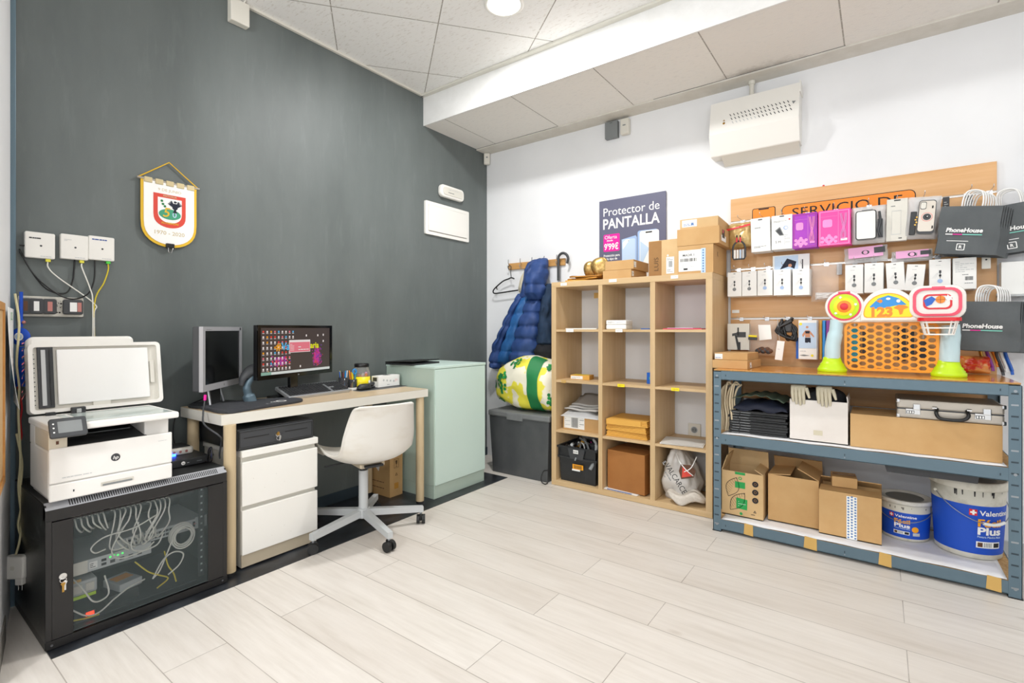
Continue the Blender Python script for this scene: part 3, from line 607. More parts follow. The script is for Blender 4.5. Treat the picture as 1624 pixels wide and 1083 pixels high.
t = thing('cable_coil', 'coiled white cable hanging at the right inside the rack', 'cable coil', (.415, -2.598, .238))
mb = MB()
for i in range(11):
    r = .050-.0018*i*(.6+.4*math.sin(i*3)); mb.tube([(.012*math.sin(i*2.1)+.004*i*.5, r*.92*math.cos(a)+.003*math.sin(i*1.7), r*math.sin(a)+.003*math.cos(i*2.3)) for a in [k*2*PI/30 for k in range(30)]], .0028, 'cable_white', 6, closed=True)
mb.build('loops', t)
for pts, m_, lab in (
    ([(.44, -2.70, .36), (.45, -2.78, .335), (.45, -2.87, .33), (.44, -2.91, .30), (.44, -2.90, .275), (.43, -2.865, .275)], 'cable_white', 'white cable sweeping left under the socket row with a loose plug'),
    ([(.44, -2.80, .36), (.45, -2.84, .30), (.45, -2.85, .26), (.44, -2.82, .225), (.43, -2.74, .225), (.42, -2.70, .245)], 'cable_white', 'white cable bending in a wide curve over the green lights'),
    ([(.44, -2.76, .35), (.455, -2.79, .27), (.45, -2.76, .235), (.45, -2.70, .24), (.43, -2.67, .275)], 'cable_white', 'white cable looping down and up to the grey switch'),
    ([(.40, -2.955, .185), (.44, -2.93, .14), (.45, -2.91, .10), (.45, -2.885, .09), (.45, -2.86, .11), (.42, -2.865, .17)], 'cable_white', 'white cable hanging in a loop from the power strip'),
    ([(.45, -2.968, .09), (.455, -2.93, .055), (.455, -2.89, .05), (.45, -2.84, .08), (.44, -2.79, .10), (.41, -2.73, .098)], 'cable_white', 'long white cable lying across the rack floor'),
    ([(.44, -2.64, .24), (.45, -2.66, .20), (.45, -2.69, .13), (.45, -2.715, .105)], 'cable_white', 'white cable dropping from the coil'),
    ([(.45, -2.715, .105), (.455, -2.68, .17), (.455, -2.64, .19), (.455, -2.605, .17), (.455, -2.62, .13), (.45, -2.66, .10)], 'cable_white', 'white cable arching beside the yellow one'),
    ([(.44, -2.67, .20), (.45, -2.66, .14), (.45, -2.64, .10), (.45, -2.63, .06)], 'cable_yellow', 'yellow cable dropping at the right of the rack'),
    ([(.43, -2.77, .19), (.45, -2.73, .14), (.45, -2.69, .11), (.45, -2.66, .085), (.45, -2.70, .06)], 'cable_yellow', 'yellow cable curling across the rack floor'),
    ([(.45, -2.965, .05), (.455, -2.93, .045), (.455, -2.89, .042)], 'cable_yellow', 'yellow cable in the lower left corner of the rack')):
    fcable(pts, .003, m_, lab, 'loose cables inside the rack', 8)
t = thing('power_led', 'small red lit power switch on the rack floor at the left', 'switch', (.43, -2.915, .04))
mb = MB(); mb.box(-.03, -.02, 0, .01, .02, .022, 'charcoal', .003); mb.build('housing', t); mb = MB(); mb.box(.0101, -.012, .004, .013, .012, .018, 'led_red', .001); mb.build('light', t)

# ================================================================ printer
t = thing('printer', 'white laser printer with raised scanner lid standing on the black rack', 'printer', (.36, -2.854, RH))
W2 = .19; F_ = .143; B_ = -.14
mb = MB()
mb.box(B_, -W2, .012, F_-.004, W2, .185, 'printer_white', .008); mb.box(B_, -W2+.01, 0, F_-.02, W2-.01, .014, 'printer_white')
# body above the front cover, with the paper exit
mb.box(B_, -W2, .18, -.06, W2, .252, 'printer_white', .004)
mb.box(-.06, -W2, .185, F_-.003, -W2+.052, .252, 'printer_ivory', .004); mb.box(-.06, W2-.085, .185, F_-.035, W2, .252, 'printer_white', .004)
mb.add([(-.06, -W2+.05, .215), (-.06, W2-.08, .215), (F_-.01, W2-.08, .186), (F_-.01, -W2+.05, .186)], [(0, 1, 2, 3)], 'charcoal')
mb.box(-.062, -W2+.05, .19, -.058, W2-.08, .252, 'black')
for i in range(4): mb.box(-.03+i*.038, -W2+.075, .205-i*.0075, -.004+i*.038, W2-.10, .2085-i*.0075, 'cable_grey')
mb.push(fRight(F_-.0028, 0, 0)); mb.rect(-W2+.02, .205, -W2+.028, .217, 'brown')
mb.build('body', t)
mb = MB(); mb.box(F_-.006, -W2, .067, F_+.004, W2, .192, 'printer_white', .005)
mb.push(fRight(F_+.0045, 0, 0)); mb.disc(0, .127, .0145, 'dark_grey', .0003, 32); mb.text('hp', 0, .127, .0125, 'pure_white', .0009, bold=.01, sl=.25); mb.lines(-.155, .083, -.07, .087, 1, 'light_grey', seed=8, frac=.7); mb.lines(.14, .162, .17, .166, 1, 'light_grey', seed=8)
mb.build('front_cover', t)
mb = MB(); mb.box(F_-.006, -W2, .004, F_+.004, W2, .0645, 'printer_white', .005)
mb.push(fRight(F_+.0045, 0, 0)); mb.rrect(-.045, .026, .058, .041, .003, 'old_white', .0003); mb.rrect(-.04, .027, .053, .034, .002, 'mid_grey', .0006); mb.rect(-.125, .028, -.121, .036, 'dark_grey'); mb.build('paper_tray', t)
# scanner deck
mb = MB(); mb.poly([(-.14, -W2-.004), (F_+.035, -W2-.004), (F_+.035, W2+.012), (-.14, W2+.012)], .252, .278, 'printer_white', .006)
mb.build('scanner_deck', t)
mb = MB(); mb.push(fTop(0, 0, .2785)); mb.poly([(-.09, -.09), (F_+.018, -.09), (F_+.018, .185), (-.09, .185)], 0, .0008, 'scan_glass'); mb.rect(-.09, -.125, F_+.0, -.10, 'scan_glass', .0006); mb.build('scan_glass', t)
# touch screen
mb = MB(); mb.push(frame((F_+.045, -W2+.043, .27), (0, 1, 0), (-.45, 0, .9))); mb.poly(rr(-.05, -.035, .052, .035, .008), -.012, .003, 'dark_grey', .003); mb.rrect(-.028, -.02, .038, .022, .002, 'mid_grey', .0035)
for y in (-.016, .0, .015): mb.disc(-.039, y, .0028, 'pure_white', .0036, 8)
mb.build('touch_screen', t)
# open lid with document feeder
mb = MB(); L = frame((-.135, .0, .285), (0, 1, 0), (-.17, 0, .985)); mb.push(L)
mb.ring(rr(-W2-.002, 0, W2+.06, .275, .018), rr(-W2+.012, .014, W2+.046, .261, .01), -.05, .012, 'white_plastic'); mb.poly(rr(-W2, .002, W2+.058, .273, .018), -.05, -.004, 'white_plastic', .01)
mb.poly(rr(-W2+.002, .04, W2-.03, .308, .02), -.07, -.012, 'white_plastic', .012)
mb.rect(-W2+.012, .014, W2+.046, .261, 'off_white', -.0035)
mb.box(W2+.018, .09, -.003, W2+.034, .19, .006, 'off_white', .002)
mb.box(-.05, .262, -.002, .04, .272, .004, 'mid_grey'); mb.box(.0, .006, -.003, .06, .03, .008, 'off_white', .002); mb.build('lid', t)
lid = t.children[-1]
mb = MB(); mb.push(L); mb.box(-.108, .028, -.002, W2+.012, .25, .010, 'pure_white', .003); mb.build('platen_pad', lid)
mb = MB(); mb.push(L); mb.box(-.165, .02, -.003, -.118, .262, .008, 'dark_grey', .002); mb.box(-.155, .03, .008, -.142, .25, .012, 'light_grey'); mb.box(-.130, .03, .008, -.120, .25, .013, 'charcoal'); mb.build('feeder_slot', lid)
mb = MB(); mb.push(L)
rn = random.Random(5)
for i in range(12):
    y = .03+i*.018; mb.box(-W2+.014, y, -.003, -.172, y+.012, .003, 'off_white'); mb.rect(-W2+.016+.002*rn.random(), y+.003, -.178, y+.007, 'dark_grey', .0035)
mb.build('feeder_ribs', lid)
mb = MB(); mb.box(-.12, -.075, .278, -.10, -.03, .302, 'dark_grey', .003); mb.box(-.125, -.15, .278, -.105, -.12, .29, 'charcoal', .003); mb.box(-.115, -.06, .28, -.095, -.045, .296, 'light_grey', .002); mb.build('hinge', t)
# things on the rack beside the printer
t = thing('mini_computer', 'flat black mini computer with round emblem on the rack beside the printer', 'computer', (.26, -2.535, RH))
mb = MB(); mb.box(-.12, -.13, .003, .10, .075, .035, 'charcoal', .003); mb.push(fRight(.1005, 0, 0)); mb.disc(-.035, .019, .008, 'pure_white', .0004, 20); mb.text('hp', -.035, .019, .007, 'charcoal', .0008, bold=.01, sl=.2); mb.lines(-.02, .017, -.004, .022, 1, 'light_grey', seed=3); mb.lines(.02, .017, .06, .022, 1, 'mid_grey', seed=3); mb.build('housing', t)
t = thing('phone_adapter', 'pale grey rounded box with blue light stacked on the black mini computer', 'network box', (.20, -2.545, RH+.035))
mb = MB(); mb.poly(rr(-.07, -.11, .06, .06, .02), 0, .03, 'off_white', .008); mb.box(-.06, -.10, .03, .04, .05, .034, 'charcoal', .002); mb.push(fRight(.061, 0, .015)); [mb.disc(-.05+i*.025, 0, .006, 'copper_pink', .0005, 10) or mb.rect(-.055+i*.025, -.003, -.047+i*.025, .004, 'ink', .001) for i in range(4)]; mb.build('housing', t)
mb = MB(); mb.box(.062, -.085, -.002, .066, -.02, .010, 'led_blue', .001); mb.build('status_light', t)

# ================================================================ desk
t = thing('desk', 'desk with pale wood top, white edge and round birch legs along the dark wall', 'desk', (.03, -1.82, 0))
DZ = .741
def dk(x, y): return (x-.03, y+1.82)
fl, fr_, br_, bl = dk(.449, -2.449), dk(.483, -1.195), dk(.03, -1.183), dk(.03, -2.46)
mb = MB(); mb.poly([fl, fr_, br_, bl], DZ-.05, DZ-.001, 'off_white', .0015)
mb.add([(fl[0], fl[1], DZ), (fr_[0], fr_[1], DZ), (br_[0], br_[1], DZ), (bl[0], bl[1], DZ)], [(0, 1, 2, 3)], 'desk_wood'); mb.build('tabletop', t)
for x, y in ((.452, -2.414), (.45, -1.235), (.04, -1.325), (.075, -2.42)):
    a, b_ = dk(x, y); mb = MB(); mb.cyl((a, b_, .003), (a, b_, .02), .024, 'rubber'); mb.cyl((a, b_, .018), (a, b_, DZ-.05), .026, 'birch_leg', seg=28); mb.build('leg', t)
# drawer unit
t = thing('drawer_unit', 'white two-drawer pedestal standing under the left end of the desk', 'drawer unit', (.26, -2.172, 0))
mb = MB(); mb.box(-.20, -.19, .012, .185, .19, .53, 'off_white'); mb.box(-.21, -.195, .53, .21, .195, .562, 'white_plastic', .003); mb.box(.185, -.19, .012, .192, .19, .07, 'beige_metal'); mb.box(.185, .172, .012, .2, .19, .07, 'off_white')
for x, y in ((-.18, -.16), (.16, -.16), (-.18, .16), (.16, .16)): mb.cyl((x, y, .003), (x, y, .012), .014, 'black')
mb.build('body', t)
for z0, z1 in ((.302, .508), (.074, .282)):
    mb = MB(); mb.box(.186, -.193, z0, .207, .193, z1, 'white_plastic', .0025)
    mb.push(fRight(.2075, 0, z0)); rn = random.Random(int(z0*100)); [mb.disc(rn.uniform(-.15, .15), rn.uniform(.03, .17), .0016, 'old_white', .0003+i*1e-5, 8) for i in range(4)]; mb.build('drawer', t)
t = thing('cash_drawer', 'black metal cash drawer with two slots and keys on top of the white drawer unit', 'cash drawer', (.255, -2.19, .562))
mb = MB(); mb.box(-.2, -.19, 0, .195, .198, .098, 'charcoal', .002); mb.build('body', t)
mb = MB(); mb.box(.195, -.185, .008, .206, .188, .092, 'dark_grey', .002); mb.push(fRight(.2065, 0, 0)); mb.rect(-.165, .055, -.045, .059, 'black'); mb.rect(.035, .055, .155, .059, 'black'); mb.ring([(-.184, .014), (.182, .014), (.182, .087), (-.184, .087)], [(-.182, .016), (.18, .016), (.18, .085), (-.182, .085)], .0, .0008, 'black'); mb.build('drawer', t)
mb = MB(); mb.cyl((.206, -.005, .05), (.214, -.005, .05), .011, 'chrome', seg=20); mb.push(fRight(.217, -.005, .05)); mb.poly(rr(-.006, -.004, .006, .014, .004), 0, .002, 'brass'); mb.ring([(.002+.012*math.cos(a), -.016+.012*math.sin(a)) for a in [i*PI/10 for i in range(20)]], [(.002+.010*math.cos(a), -.016+.010*math.sin(a)) for a in [i*PI/10 for i in range(20)]], 0, .0015, 'chrome'); mb.poly([(.004, -.03), (.009, -.03), (.011, -.016), (.015, -.01), (.01, -.004), (.004, -.01)], .0, .002, 'chrome'); mb.build('lock', t)

# ---------------------------------------------------------------- monitors
def yawframe(ax, ay, bx, by, z):
    """local x from (ax,ay) to (bx,by), y up, z out of the screen"""
    return frame((ax, ay, z), (bx-ax, by-ay, 0), (0, 0, 1))
A_ = Vector((.315, -2.475)); B2_ = Vector((.03, -2.165)); w1 = (B2_-A_).length
t = thing('computer_monitor', 'square silver-framed monitor with dark screen at the left end of the desk', 'monitor', (.135, -2.33, DZ))
Mi = Matrix.Translation((-.135, 2.33, -DZ)) @ yawframe(A_.x, A_.y, B2_.x, B2_.y, .836)
mb = MB(); mb.push(Mi); mb.box(0, 0, -.045, w1, .306, -.012, 'dark_grey', .006); mb.box(.06, .03, -.065, w1-.06, .26, -.04, 'dark_grey', .01); mb.build('housing', t)
mb = MB(); mb.push(Mi); mb.ring([(0, 0), (w1, 0), (w1, .306), (0, .306)], [(.022, .03), (w1-.022, .03), (w1-.022, .286), (.022, .286)], -.014, .004, 'silver_paint'); mb.disc(w1/2, .015, .006, 'mid_grey', .0045, 14); mb.rect(w1-.03, .289, w1-.012, .302, 'dark_grey', .0045); mb.lines(.03, .29, .09, .296, 1, 'mid_grey', .0045); mb.build('bezel', t)
mb = MB(); mb.push(Mi); mb.box(.02, .028, -.012, w1-.02, .288, -.001, 'screen_black'); mb.build('screen', t)
mb = MB(); mb.push(Mi); mb.box(w1/2-.05, -.09, -.06, w1/2+.05, .06, -.035, 'charcoal', .004); mb.tube([(w1/2-.055, .02, -.05), (w1/2-.07, -.08, -.03)], .006, 'silver'); mb.tube([(w1/2+.055, .02, -.05), (w1/2+.07, -.08, -.03)], .006, 'silver'); mb.build('stand', t)
mb = MB(); mb.poly([(-.01+.12*math.cos(a)*1.0, -.01+.115*math.sin(a)) for a in [i*PI/18 for i in range(36)]], 0, .012, 'charcoal', .004); mb.build('base', t)
A_ = Vector((.255, -2.188)); B2_ = Vector((.088, -1.640)); w2 = (B2_-A_).length
t = thing('computer_monitor', 'wide black monitor with lit desktop icons against the dark wall', 'monitor', (.12, -1.92, DZ))
Mi = Matrix.Translation((-.12, 1.92, -DZ)) @ yawframe(A_.x, A_.y, B2_.x, B2_.y, .862)
mb = MB(); mb.push(Mi); mb.box(0, 0, -.03, w2, .29, -.004, 'screen_frame', .004); mb.box(.15, .04, -.05, w2-.15, .22, -.028, 'screen_frame', .01); mb.build('housing', t)
mb = MB(); mb.push(Mi); mb.ring([(0, 0), (w2, 0), (w2, .29), (0, .29)], [(.02, .022), (w2-.02, .022), (w2-.02, .276), (.02, .276)], -.006, .002, 'gloss_black'); mb.text('hp', w2/2, .011, .008, 'light_grey', .003, sl=.2); mb.build('bezel', t)
mb = MB(); mb.push(Mi); sx0, sx1, sy0, sy1 = .021, w2-.021, .023, .275; mb.rect(sx0, sy0, sx1, sy1, 'scr_bg', -.001)
mb.rect(sx0, sy0, sx1, sy0+.014, 'scr_bar', -.0006); mb.rect(sx0, sy0, sx0+.07, sy0+.016, 'scr_green', -.0004)
sw = sx1-sx0; sh = sy1-sy0; rn = random.Random(8)
for i in range(700):     # coloured smoke of the wallpaper
    k = i % 3; c0 = (.79, .33) if k < 2 else (.25, .28); a = rn.gauss(0, 1)*.03+c0[0]; b2 = rn.gauss(0, 1)*(.10 if k < 2 else .05)+c0[1]
    if k == 2: a += rn.gauss(0, 1)*.04
    if b2 < .1: continue
    mb.disc(sx0+sw*min(max(a, .02), .97), sy0+sh*min(b2, .62), rn.uniform(.0012, .0045), ['scr_magenta', 'scr_violet', 'scr_red', 'scr_magenta'][rn.randrange(4)], -.0009+i*1e-6, 8)
mb.text('#', sx0+sw*.225, sy0+sh*.60, .04, 'scr_orange', .0006, bold=.03); mb.text('Va', sx0+sw*.32, sy0+sh*.60, .04, 'scr_blue', .0006, bold=.03); mb.text('aria', sx0+sw*.75, sy0+sh*.60, .034, 'scr_yellow', .0001, bold=.03)
cols = [9, 9, 8, 8, 8, 8, 8, 8]
for r_ in range(8):
    for c_ in range(cols[r_]):
        x = sx0+.016+c_*.0262; y = sy1-.022-r_*.0285; m_ = rn.choice(['scr_white']*6+['scr_pink', 'scr_red', 'scr_blue', 'scr_orange'])
        mb.rect(x-.005, y-.004, x+.005, y+.006, m_, .0004); mb.rect(x-.007, y-.009, x+.007, y-.0065, 'scr_white', .0004)
for x, y in ((.62, .82), (.80, .82), (.89, .83), (.89, .68), (.53, .12)): mb.rect(sx0+sw*x-.004, sy0+sh*y-.004, sx0+sw*x+.005, sy0+sh*y+.008, 'scr_white', .0004)
mb.rect(sx0+sw*.37, sy0+sh*.45, sx0+sw*.68, sy0+sh*.73, 'scr_white', .0005); mb.rect(sx0+sw*.375, sy0+sh*.46, sx0+sw*.675, sy0+sh*.68, 'scr_pink', .0008); mb.lines(sx0+sw*.5, sy0+sh*.5, sx0+sw*.66, sy0+sh*.62, 2, 'scr_white', .001, 5, .3); mb.lines(sx0+sw*.385, sy0+sh*.5, sx0+sw*.44, sy0+sh*.66, 5, 'scr_white', .001, 6, .3)
mb.build('screen', t)
mb = MB(); mb.push(Mi); mb.box(w2/2-.03, -.10, -.05, w2/2+.03, .06, -.028, 'gloss_black', .004); mb.build('stand', t)
mb = MB(); mb.poly(rr(-.08, -.12, .11, .12, .03), 0, .010, 'gloss_black', .003); mb.build('base', t)

# ---------------------------------------------------------------- keyboard
t = thing('keyboard', 'black keyboard with grey frame in front of the lit monitor', 'keyboard', (.165, -1.808, DZ+.001), math.radians(4.5), rx_=0)
mb = MB(); tilt = Matrix.Rotation(math.radians(20), 4, 'Y'); mb.push(Matrix.Translation((0, 0, .0275))); mb.push(tilt); mb.poly(rr(-.075, -.21, .07, .21, .01), -.006, .012, 'silver', .004); mb.pop(); mb.pop()
mb.box(-.070, -.19, 0, -.058, -.16, .044, 'charcoal', .002); mb.box(-.070, .16, 0, -.058, .19, .044, 'charcoal', .002); mb.build('case', t)
mb = MB(); mb.push(Matrix.Translation((0, 0, .0275))); mb.push(tilt)
for r_ in range(6):
    x = -.058+r_*.0195
    for c_ in range(22):
        y = -.198+c_*.0182
        if c_ in (15, 18+0) and r_ > 0 and c_ == 15: continue
        if r_ == 3 and c_ in (16, 17): continue
        mb.box(x, y, .012, x+.0165, y+.0155, .018, 'charcoal', .002, 1)
mb.build('keys', t)
# gel mouse pad
t = thing('gel_mouse_pad', 'black gel wrist-rest pad with white print lying at the front left of the desk', 'mouse pad', (.30, -2.24, DZ))
def soft(pts): return [(x-.30, y+2.24) for x, y in pts]
out = soft([(.447, -2.42), (.452, -2.38), (.42, -2.22), (.40, -2.09), (.375, -2.015), (.33, -1.985), (.27, -1.985), (.21, -2.03), (.16, -2.12), (.13, -2.22), (.12, -2.33), (.145, -2.40), (.20, -2.437), (.30, -2.44), (.40, -2.442)])
mb = MB(); mb.poly([tuple(v[:2]) for v in spline([(x, y, 0) for x, y in out+[out[0]]], 4)[:-1]], 0, .014, 'mousemat', .004)
mb.push(frame((.035, .135, .0143), (0, 1, 0), (-1, 0, 0))); mb.ring([(.026*math.cos(a), .026*math.sin(a)) for a in [i*PI/12 for i in range(24)]], [(.019*math.cos(a), .019*math.sin(a)) for a in [i*PI/12 for i in range(24)]], 0, .0006, 'pure_white'); mb.text('~', -.045, .0, .03, 'pure_white', .0006, bold=.06); mb.disc(-.035, .0, .006, 'pure_white', .0007, 8); mb.lines(-.10, -.05, -.03, -.03, 3, 'light_grey', .0007, 4, .5); mb.pop(); mb.build('pad', t)
mb = MB(); mb.push(Matrix.Translation((-.01, -.11, .006))); mb.grid(lambda u, v: ((.15)*math.cos(u*2*PI)*math.sin(v*PI)*(1-.15*math.sin(u*2*PI)), .075*math.sin(u*2*PI)*math.sin(v*PI), -.016*math.cos(v*PI) if v > .5 else 0), 28, 12, 'mousemat', wrap=True); mb.build('gel_rest', t)
# barcode scanner on stand
t = thing('barcode_scanner', 'blue-grey handheld barcode scanner on its curved stand between the two monitors', 'barcode scanner', (.20, -2.195, DZ))
mb = MB(); mb.poly([(.045*math.cos(a), .05*math.sin(a)) for a in [i*PI/12 for i in range(24)]], 0, .01, 'blue_grey', .003); mb.tube(spline([(0, 0, .006), (-.005, -.012, .05), (-.004, -.018, .09), (0, .0, .13), (0, .012, .145)], 6), [.030]*6+[.02]*6+[.017]*6+[.016]*7, 'blue_grey', 12); mb.cyl((0, -.01, .14), (0, .03, .14), .014, 'mid_grey'); mb.build('stand', t)
mb = MB(); mb.tube(spline([(0, -.05, .10), (0, -.04, .135), (0, -.01, .165), (0, .03, .180), (0, .065, .172)], 5), [.012, .013, .014, .016, .018, .020, .022, .024, .026, .028, .030, .031, .032, .032, .031, .030, .030, .029, .028, .026, .026][:21], 'dark_grey', 12, flat=.7); mb.build('scanner', t)
mb = MB(); mb.ball((.012, .062, .166), (.022, .018, .014), 'blue_grey'); mb.ball((.02, .073, .162), (.014, .012, .009), 'amber'); mb.build('scan_window', t)
# pen cups
t = thing('pen_cup', 'clear cup of pens beside the lit monitor', 'pen cup', (.085, -1.555, DZ))
mb = MB(); mb.lathe([(.028, 0), (.030, .08), (.028, .08), (.026, .003)], 'film_dark', 20); mb.build('cup', t)
rn = random.Random(2)
for i, m_ in enumerate(['bright_blue', 'pure_white', 'bright_blue', 'red', 'yellow', 'blue', 'charcoal']):
    a = i*.9; mb = MB(); mb.cyl((.012*math.cos(a), .012*math.sin(a), .004), (.024*math.cos(a), .024*math.sin(a), .105+.02*rn.random()), .0035, m_, seg=8); mb.build('pen', t)
t = thing('desk_organizer', 'blue and white scissors and markers in a dark cup next to the yellow jar', 'pen cup', (.10, -1.495, DZ))
mb = MB(); mb.lathe([(.026, 0), (.028, .065), (.026, .065), (.024, .003)], 'film_dark', 20); mb.build('cup', t)
for i, m_ in enumerate(['teal', 'bright_blue', 'amber', 'orange', 'yellow']):
    a = i*1.3+.4; mb = MB(); mb.cyl((.01*math.cos(a), .01*math.sin(a), .004), (.022*math.cos(a), .022*math.sin(a), .11+.012*(i % 2)), .004, m_, seg=8)
    if i == 1: mb.tube([(.02+.0, .014*math.cos(b2), .115+.016*math.sin(b2)) for b2 in [k*PI/8 for k in range(16)]], .004, 'bright_blue', closed=True)
    mb.build('pen', t)
t = thing('sweet_jar', 'clear plastic jar with black lid and yellow label at the back of the desk', 'jar', (.10, -1.425, DZ))
mb = MB(); mb.lathe([(.05, 0), (.053, .004), (.053, .105), (.045, .128), (.043, .142)], 'jar_glass', 32); mb.build('jar', t)
mb = MB(); mb.lathe([(.046, .140), (.047, .142), (.047, .160), (.044, .163), (.001, .163)], 'black', 32); mb.build('lid', t)
mb = MB(); mb.lathe([(.0535, .006), (.0538, .006), (.0538, .078), (.0535, .078)], 'yellow', 32); mb.push(frame((.0545, .012, .04), (-.2, 1, 0), (0, 0, 1))); mb.disc(.008, .006, .010, 'pure_white', .0006, 12); mb.disc(.012, -.010, .007, 'pure_white', .0006, 12); mb.build('label', t)
mb = MB(); rn = random.Random(12)
for i in range(40): mb.ball((rn.uniform(-.03, .03), rn.uniform(-.03, .03), .012+rn.random()*.085), .011, rn.choice(['copper_pink', 'yellow', 'off_white', 'orange', 'pale_pink']), 8, 5)
o = mb.build('sweets', t); o['kind'] = 'stuff'
t = thing('paper_pad', 'small white notepad lying between the pen cups and the mouse', 'notepad', (.135, -1.525, DZ))
mb = MB(); mb.box(-.05, -.03, 0, .04, .07, .012, 'paper', .001); mb.build('sheets', t)
t = thing('stapler', 'dark green-black stapler behind the computer mouse', 'stapler', (.145, -1.385, DZ+.004), .2)
mb = MB(); mb.box(-.02, -.07, 0, .02, .06, .01, 'charcoal', .003); mb.build('base', t); mb = MB(); mb.push(Matrix.Rotation(math.radians(8), 4, 'X')); mb.box(-.016, -.07, .014, .016, .055, .034, 'dark_grey', .006); mb.build('arm', t)
t = thing('glass_mouse_mat', 'thin dark mat under the computer mouse and the white box', 'mat', (.18, -1.36, DZ))
mb = MB(); mb.poly(rr(-.10, -.19, .08, .195, .01), 0, .003, 'mid_grey', .001); mb.rrect(-.095, -.185, .072, .19, .01, 'charcoal', .0034); mb.build('mat', t)
t = thing('computer_mouse', 'black computer mouse on the thin mat', 'mouse', (.19, -1.475, DZ+.004), .1)
mb = MB(); mb.grid(lambda u, v: (.03*math.cos(u*2*PI)*math.sin(v*PI)**.7, .055*math.sin(u*2*PI)*math.sin(v*PI)**.7, .036*max(0, -math.cos(v*PI))**.8), 24, 14, 'charcoal', wrap=True); mb.build('shell', t)
mb = MB(); mb.cyl((-.003, -.03, .031), (.003, -.03, .031), .006, 'mid_grey'); mb.build('wheel', t)
t = thing('camera_box', 'small white product box on the thin mat at the right of the desk', 'box', (.155, -1.27, DZ+.004), math.radians(3))
mb = MB(); mb.box(-.033, -.095, 0, .033, .095, .074, 'label_white', .0015); mb.push(fRight(.0335, 0, 0)); [mb.disc(-.05+i*.03, .045-.004*i, .007, 'light_grey', .0004, 12) for i in range(4)]; mb.lines(-.02, .012, .04, .018, 1, 'mid_grey', seed=2); mb.lines(.05, .03, .08, .05, 3, 'soft_red', seed=2, frac=.2); mb.pop(); mb.push(fTop(0, 0, .0745)); mb.rect(-.018, -.02, .018, .03, 'charcoal'); mb.pop(); mb.push(frame((0, -.0955, .05), (1, 0, 0), (0, 0, 1))); mb.rect(-.02, -.01, .02, .015, 'dark_grey'); mb.build('carton', t)
cable([(.33, -2.47, .80), (.335, -2.475, .775), (.338, -2.48, .74), (.40, -2.50, .70), (.47, -2.47, .655), (.43, -2.44, .62), (.40, -2.435, .56), (.39, -2.43, .53)], .004, 'dark_grey', 'monitor_cable', 'dark cable with a pink plug hanging over the left end of the desk')
one('cable_plug', MB().cyl((.33, -2.468, .825), (.331, -2.47, .80), .006, 'magenta', seg=12), 'pink cable plug below the silver-framed monitor', 'plug')
cable([(.05, -2.30, .82), (.03, -2.33, .78), (.028, -2.42, .745), (.03, -2.48, .70), (.05, -2.50, .6), (.12, -2.50, .55), (.2, -2.47, .535)], .003, 'black', 'monitor_cable', 'black cable running off the back left of the desk down to the rack')
one('cable_tangle', (lambda m: [m.tube(spline([(.36+.02*math.sin(i), -2.47, .52+.004*i), (.38, -2.465+.01*math.cos(i), .55+.008*i), (.40, -2.47, .56+.01*i), (.41, -2.475, .53), (.37-.02*i, -2.48, .523)], 5), .003, 'black', 6) for i in range(4)] and m)(MB()), 'loops of black cable on the rack beside the desk leg', 'cable')

# ================================================================ kraft box under the desk
t = thing('cardboard_box', 'brown kraft box with fragile and recycling symbols under the right end of the desk', 'box', (.115, -1.235, .003))
mb = MB(); mb.box(-.105, -.055, 0, .105, .055, .30, 'cardboard', .001)
mb.push(fRight(.1055, 0, 0)); mb.ring([(-.02, .19), (.02, .19), (.02, .25), (-.02, .25)], [(-.018, .192), (.018, .192), (.018, .248), (-.018, .248)], 0, .0005, 'kraft_line'); mb.flat([(-.009, .24), (.009, .24), (.005, .215), (-.005, .215)], 'kraft_line'); mb.rect(-.0015, .2, .0015, .216, 'kraft_line'); mb.rect(-.008, .197, .008, .2, 'kraft_line')
mb.ring([(.013*math.cos(a), .145+.013*math.sin(a)) for a in [PI/2+i*2*PI/3 for i in range(3)]], [(.007*math.cos(a), .145+.007*math.sin(a)) for a in [PI/2+i*2*PI/3 for i in range(3)]], 0, .0006, 'kraft_line'); mb.rect(-.018, .05, .018, .09, 'manila_dark'); mb.pop()
mb.push(fFront(0, -.0555, 0)); mb.flat([(-.06, .20), (-.01, .16), (.0, .19), (-.05, .235)], 'label_white'); mb.lines(-.09, .09, .06, .10, 1, 'kraft_line'); mb.lines(-.09, .05, .06, .06, 1, 'kraft_line'); mb.build('carton', t)

# ================================================================ swivel chair
t = thing('office_chair', 'white plastic swivel chair with grey five-star base on castors at the desk', 'chair', (.531, -1.737, .0))
yaw = math.radians(165)
# profile: (forward x, z, half width)
prof = [(.235, .405, .14), (.232, .425, .175), (.20, .442, .195), (.12, .432, .205), (.02, .418, .21), (-.08, .414, .212), (-.165, .425, .205), (-.225, .455, .198), (-.255, .51, .194), (-.27, .57, .19), (-.285, .64, .178), (-.30, .70, .165), (-.308, .728, .155), (-.310, .738, .14)]
ps = [Vector(p) for p in spline(prof, 3)]
npf = len(ps)
def shell(u, v):
    i = min(int(v*(npf-1)), npf-2); f = v*(npf-1)-i; p = ps[i].lerp(ps[i+1], f); tg = (ps[i+1]-ps[i]); tx, tz = tg.x, tg.y; l = math.hypot(tx, tz) or 1
    nx, nz = tz/l, -tx/l                                    # points to the sitter's side
    a = u*2-1; side = abs(a)**3.0; up = .045*side*math.sin(min(1, v*1.05)*PI)**.6 + .012*a*a
    return (p.x+nx*up, a*p.z, p.y+nz*up)
mb = MB(); mb.push(Matrix.Rotation(yaw, 4, 'Z')); mb.grid(shell, 30, npf-1, 'chair_plastic', th=.006)
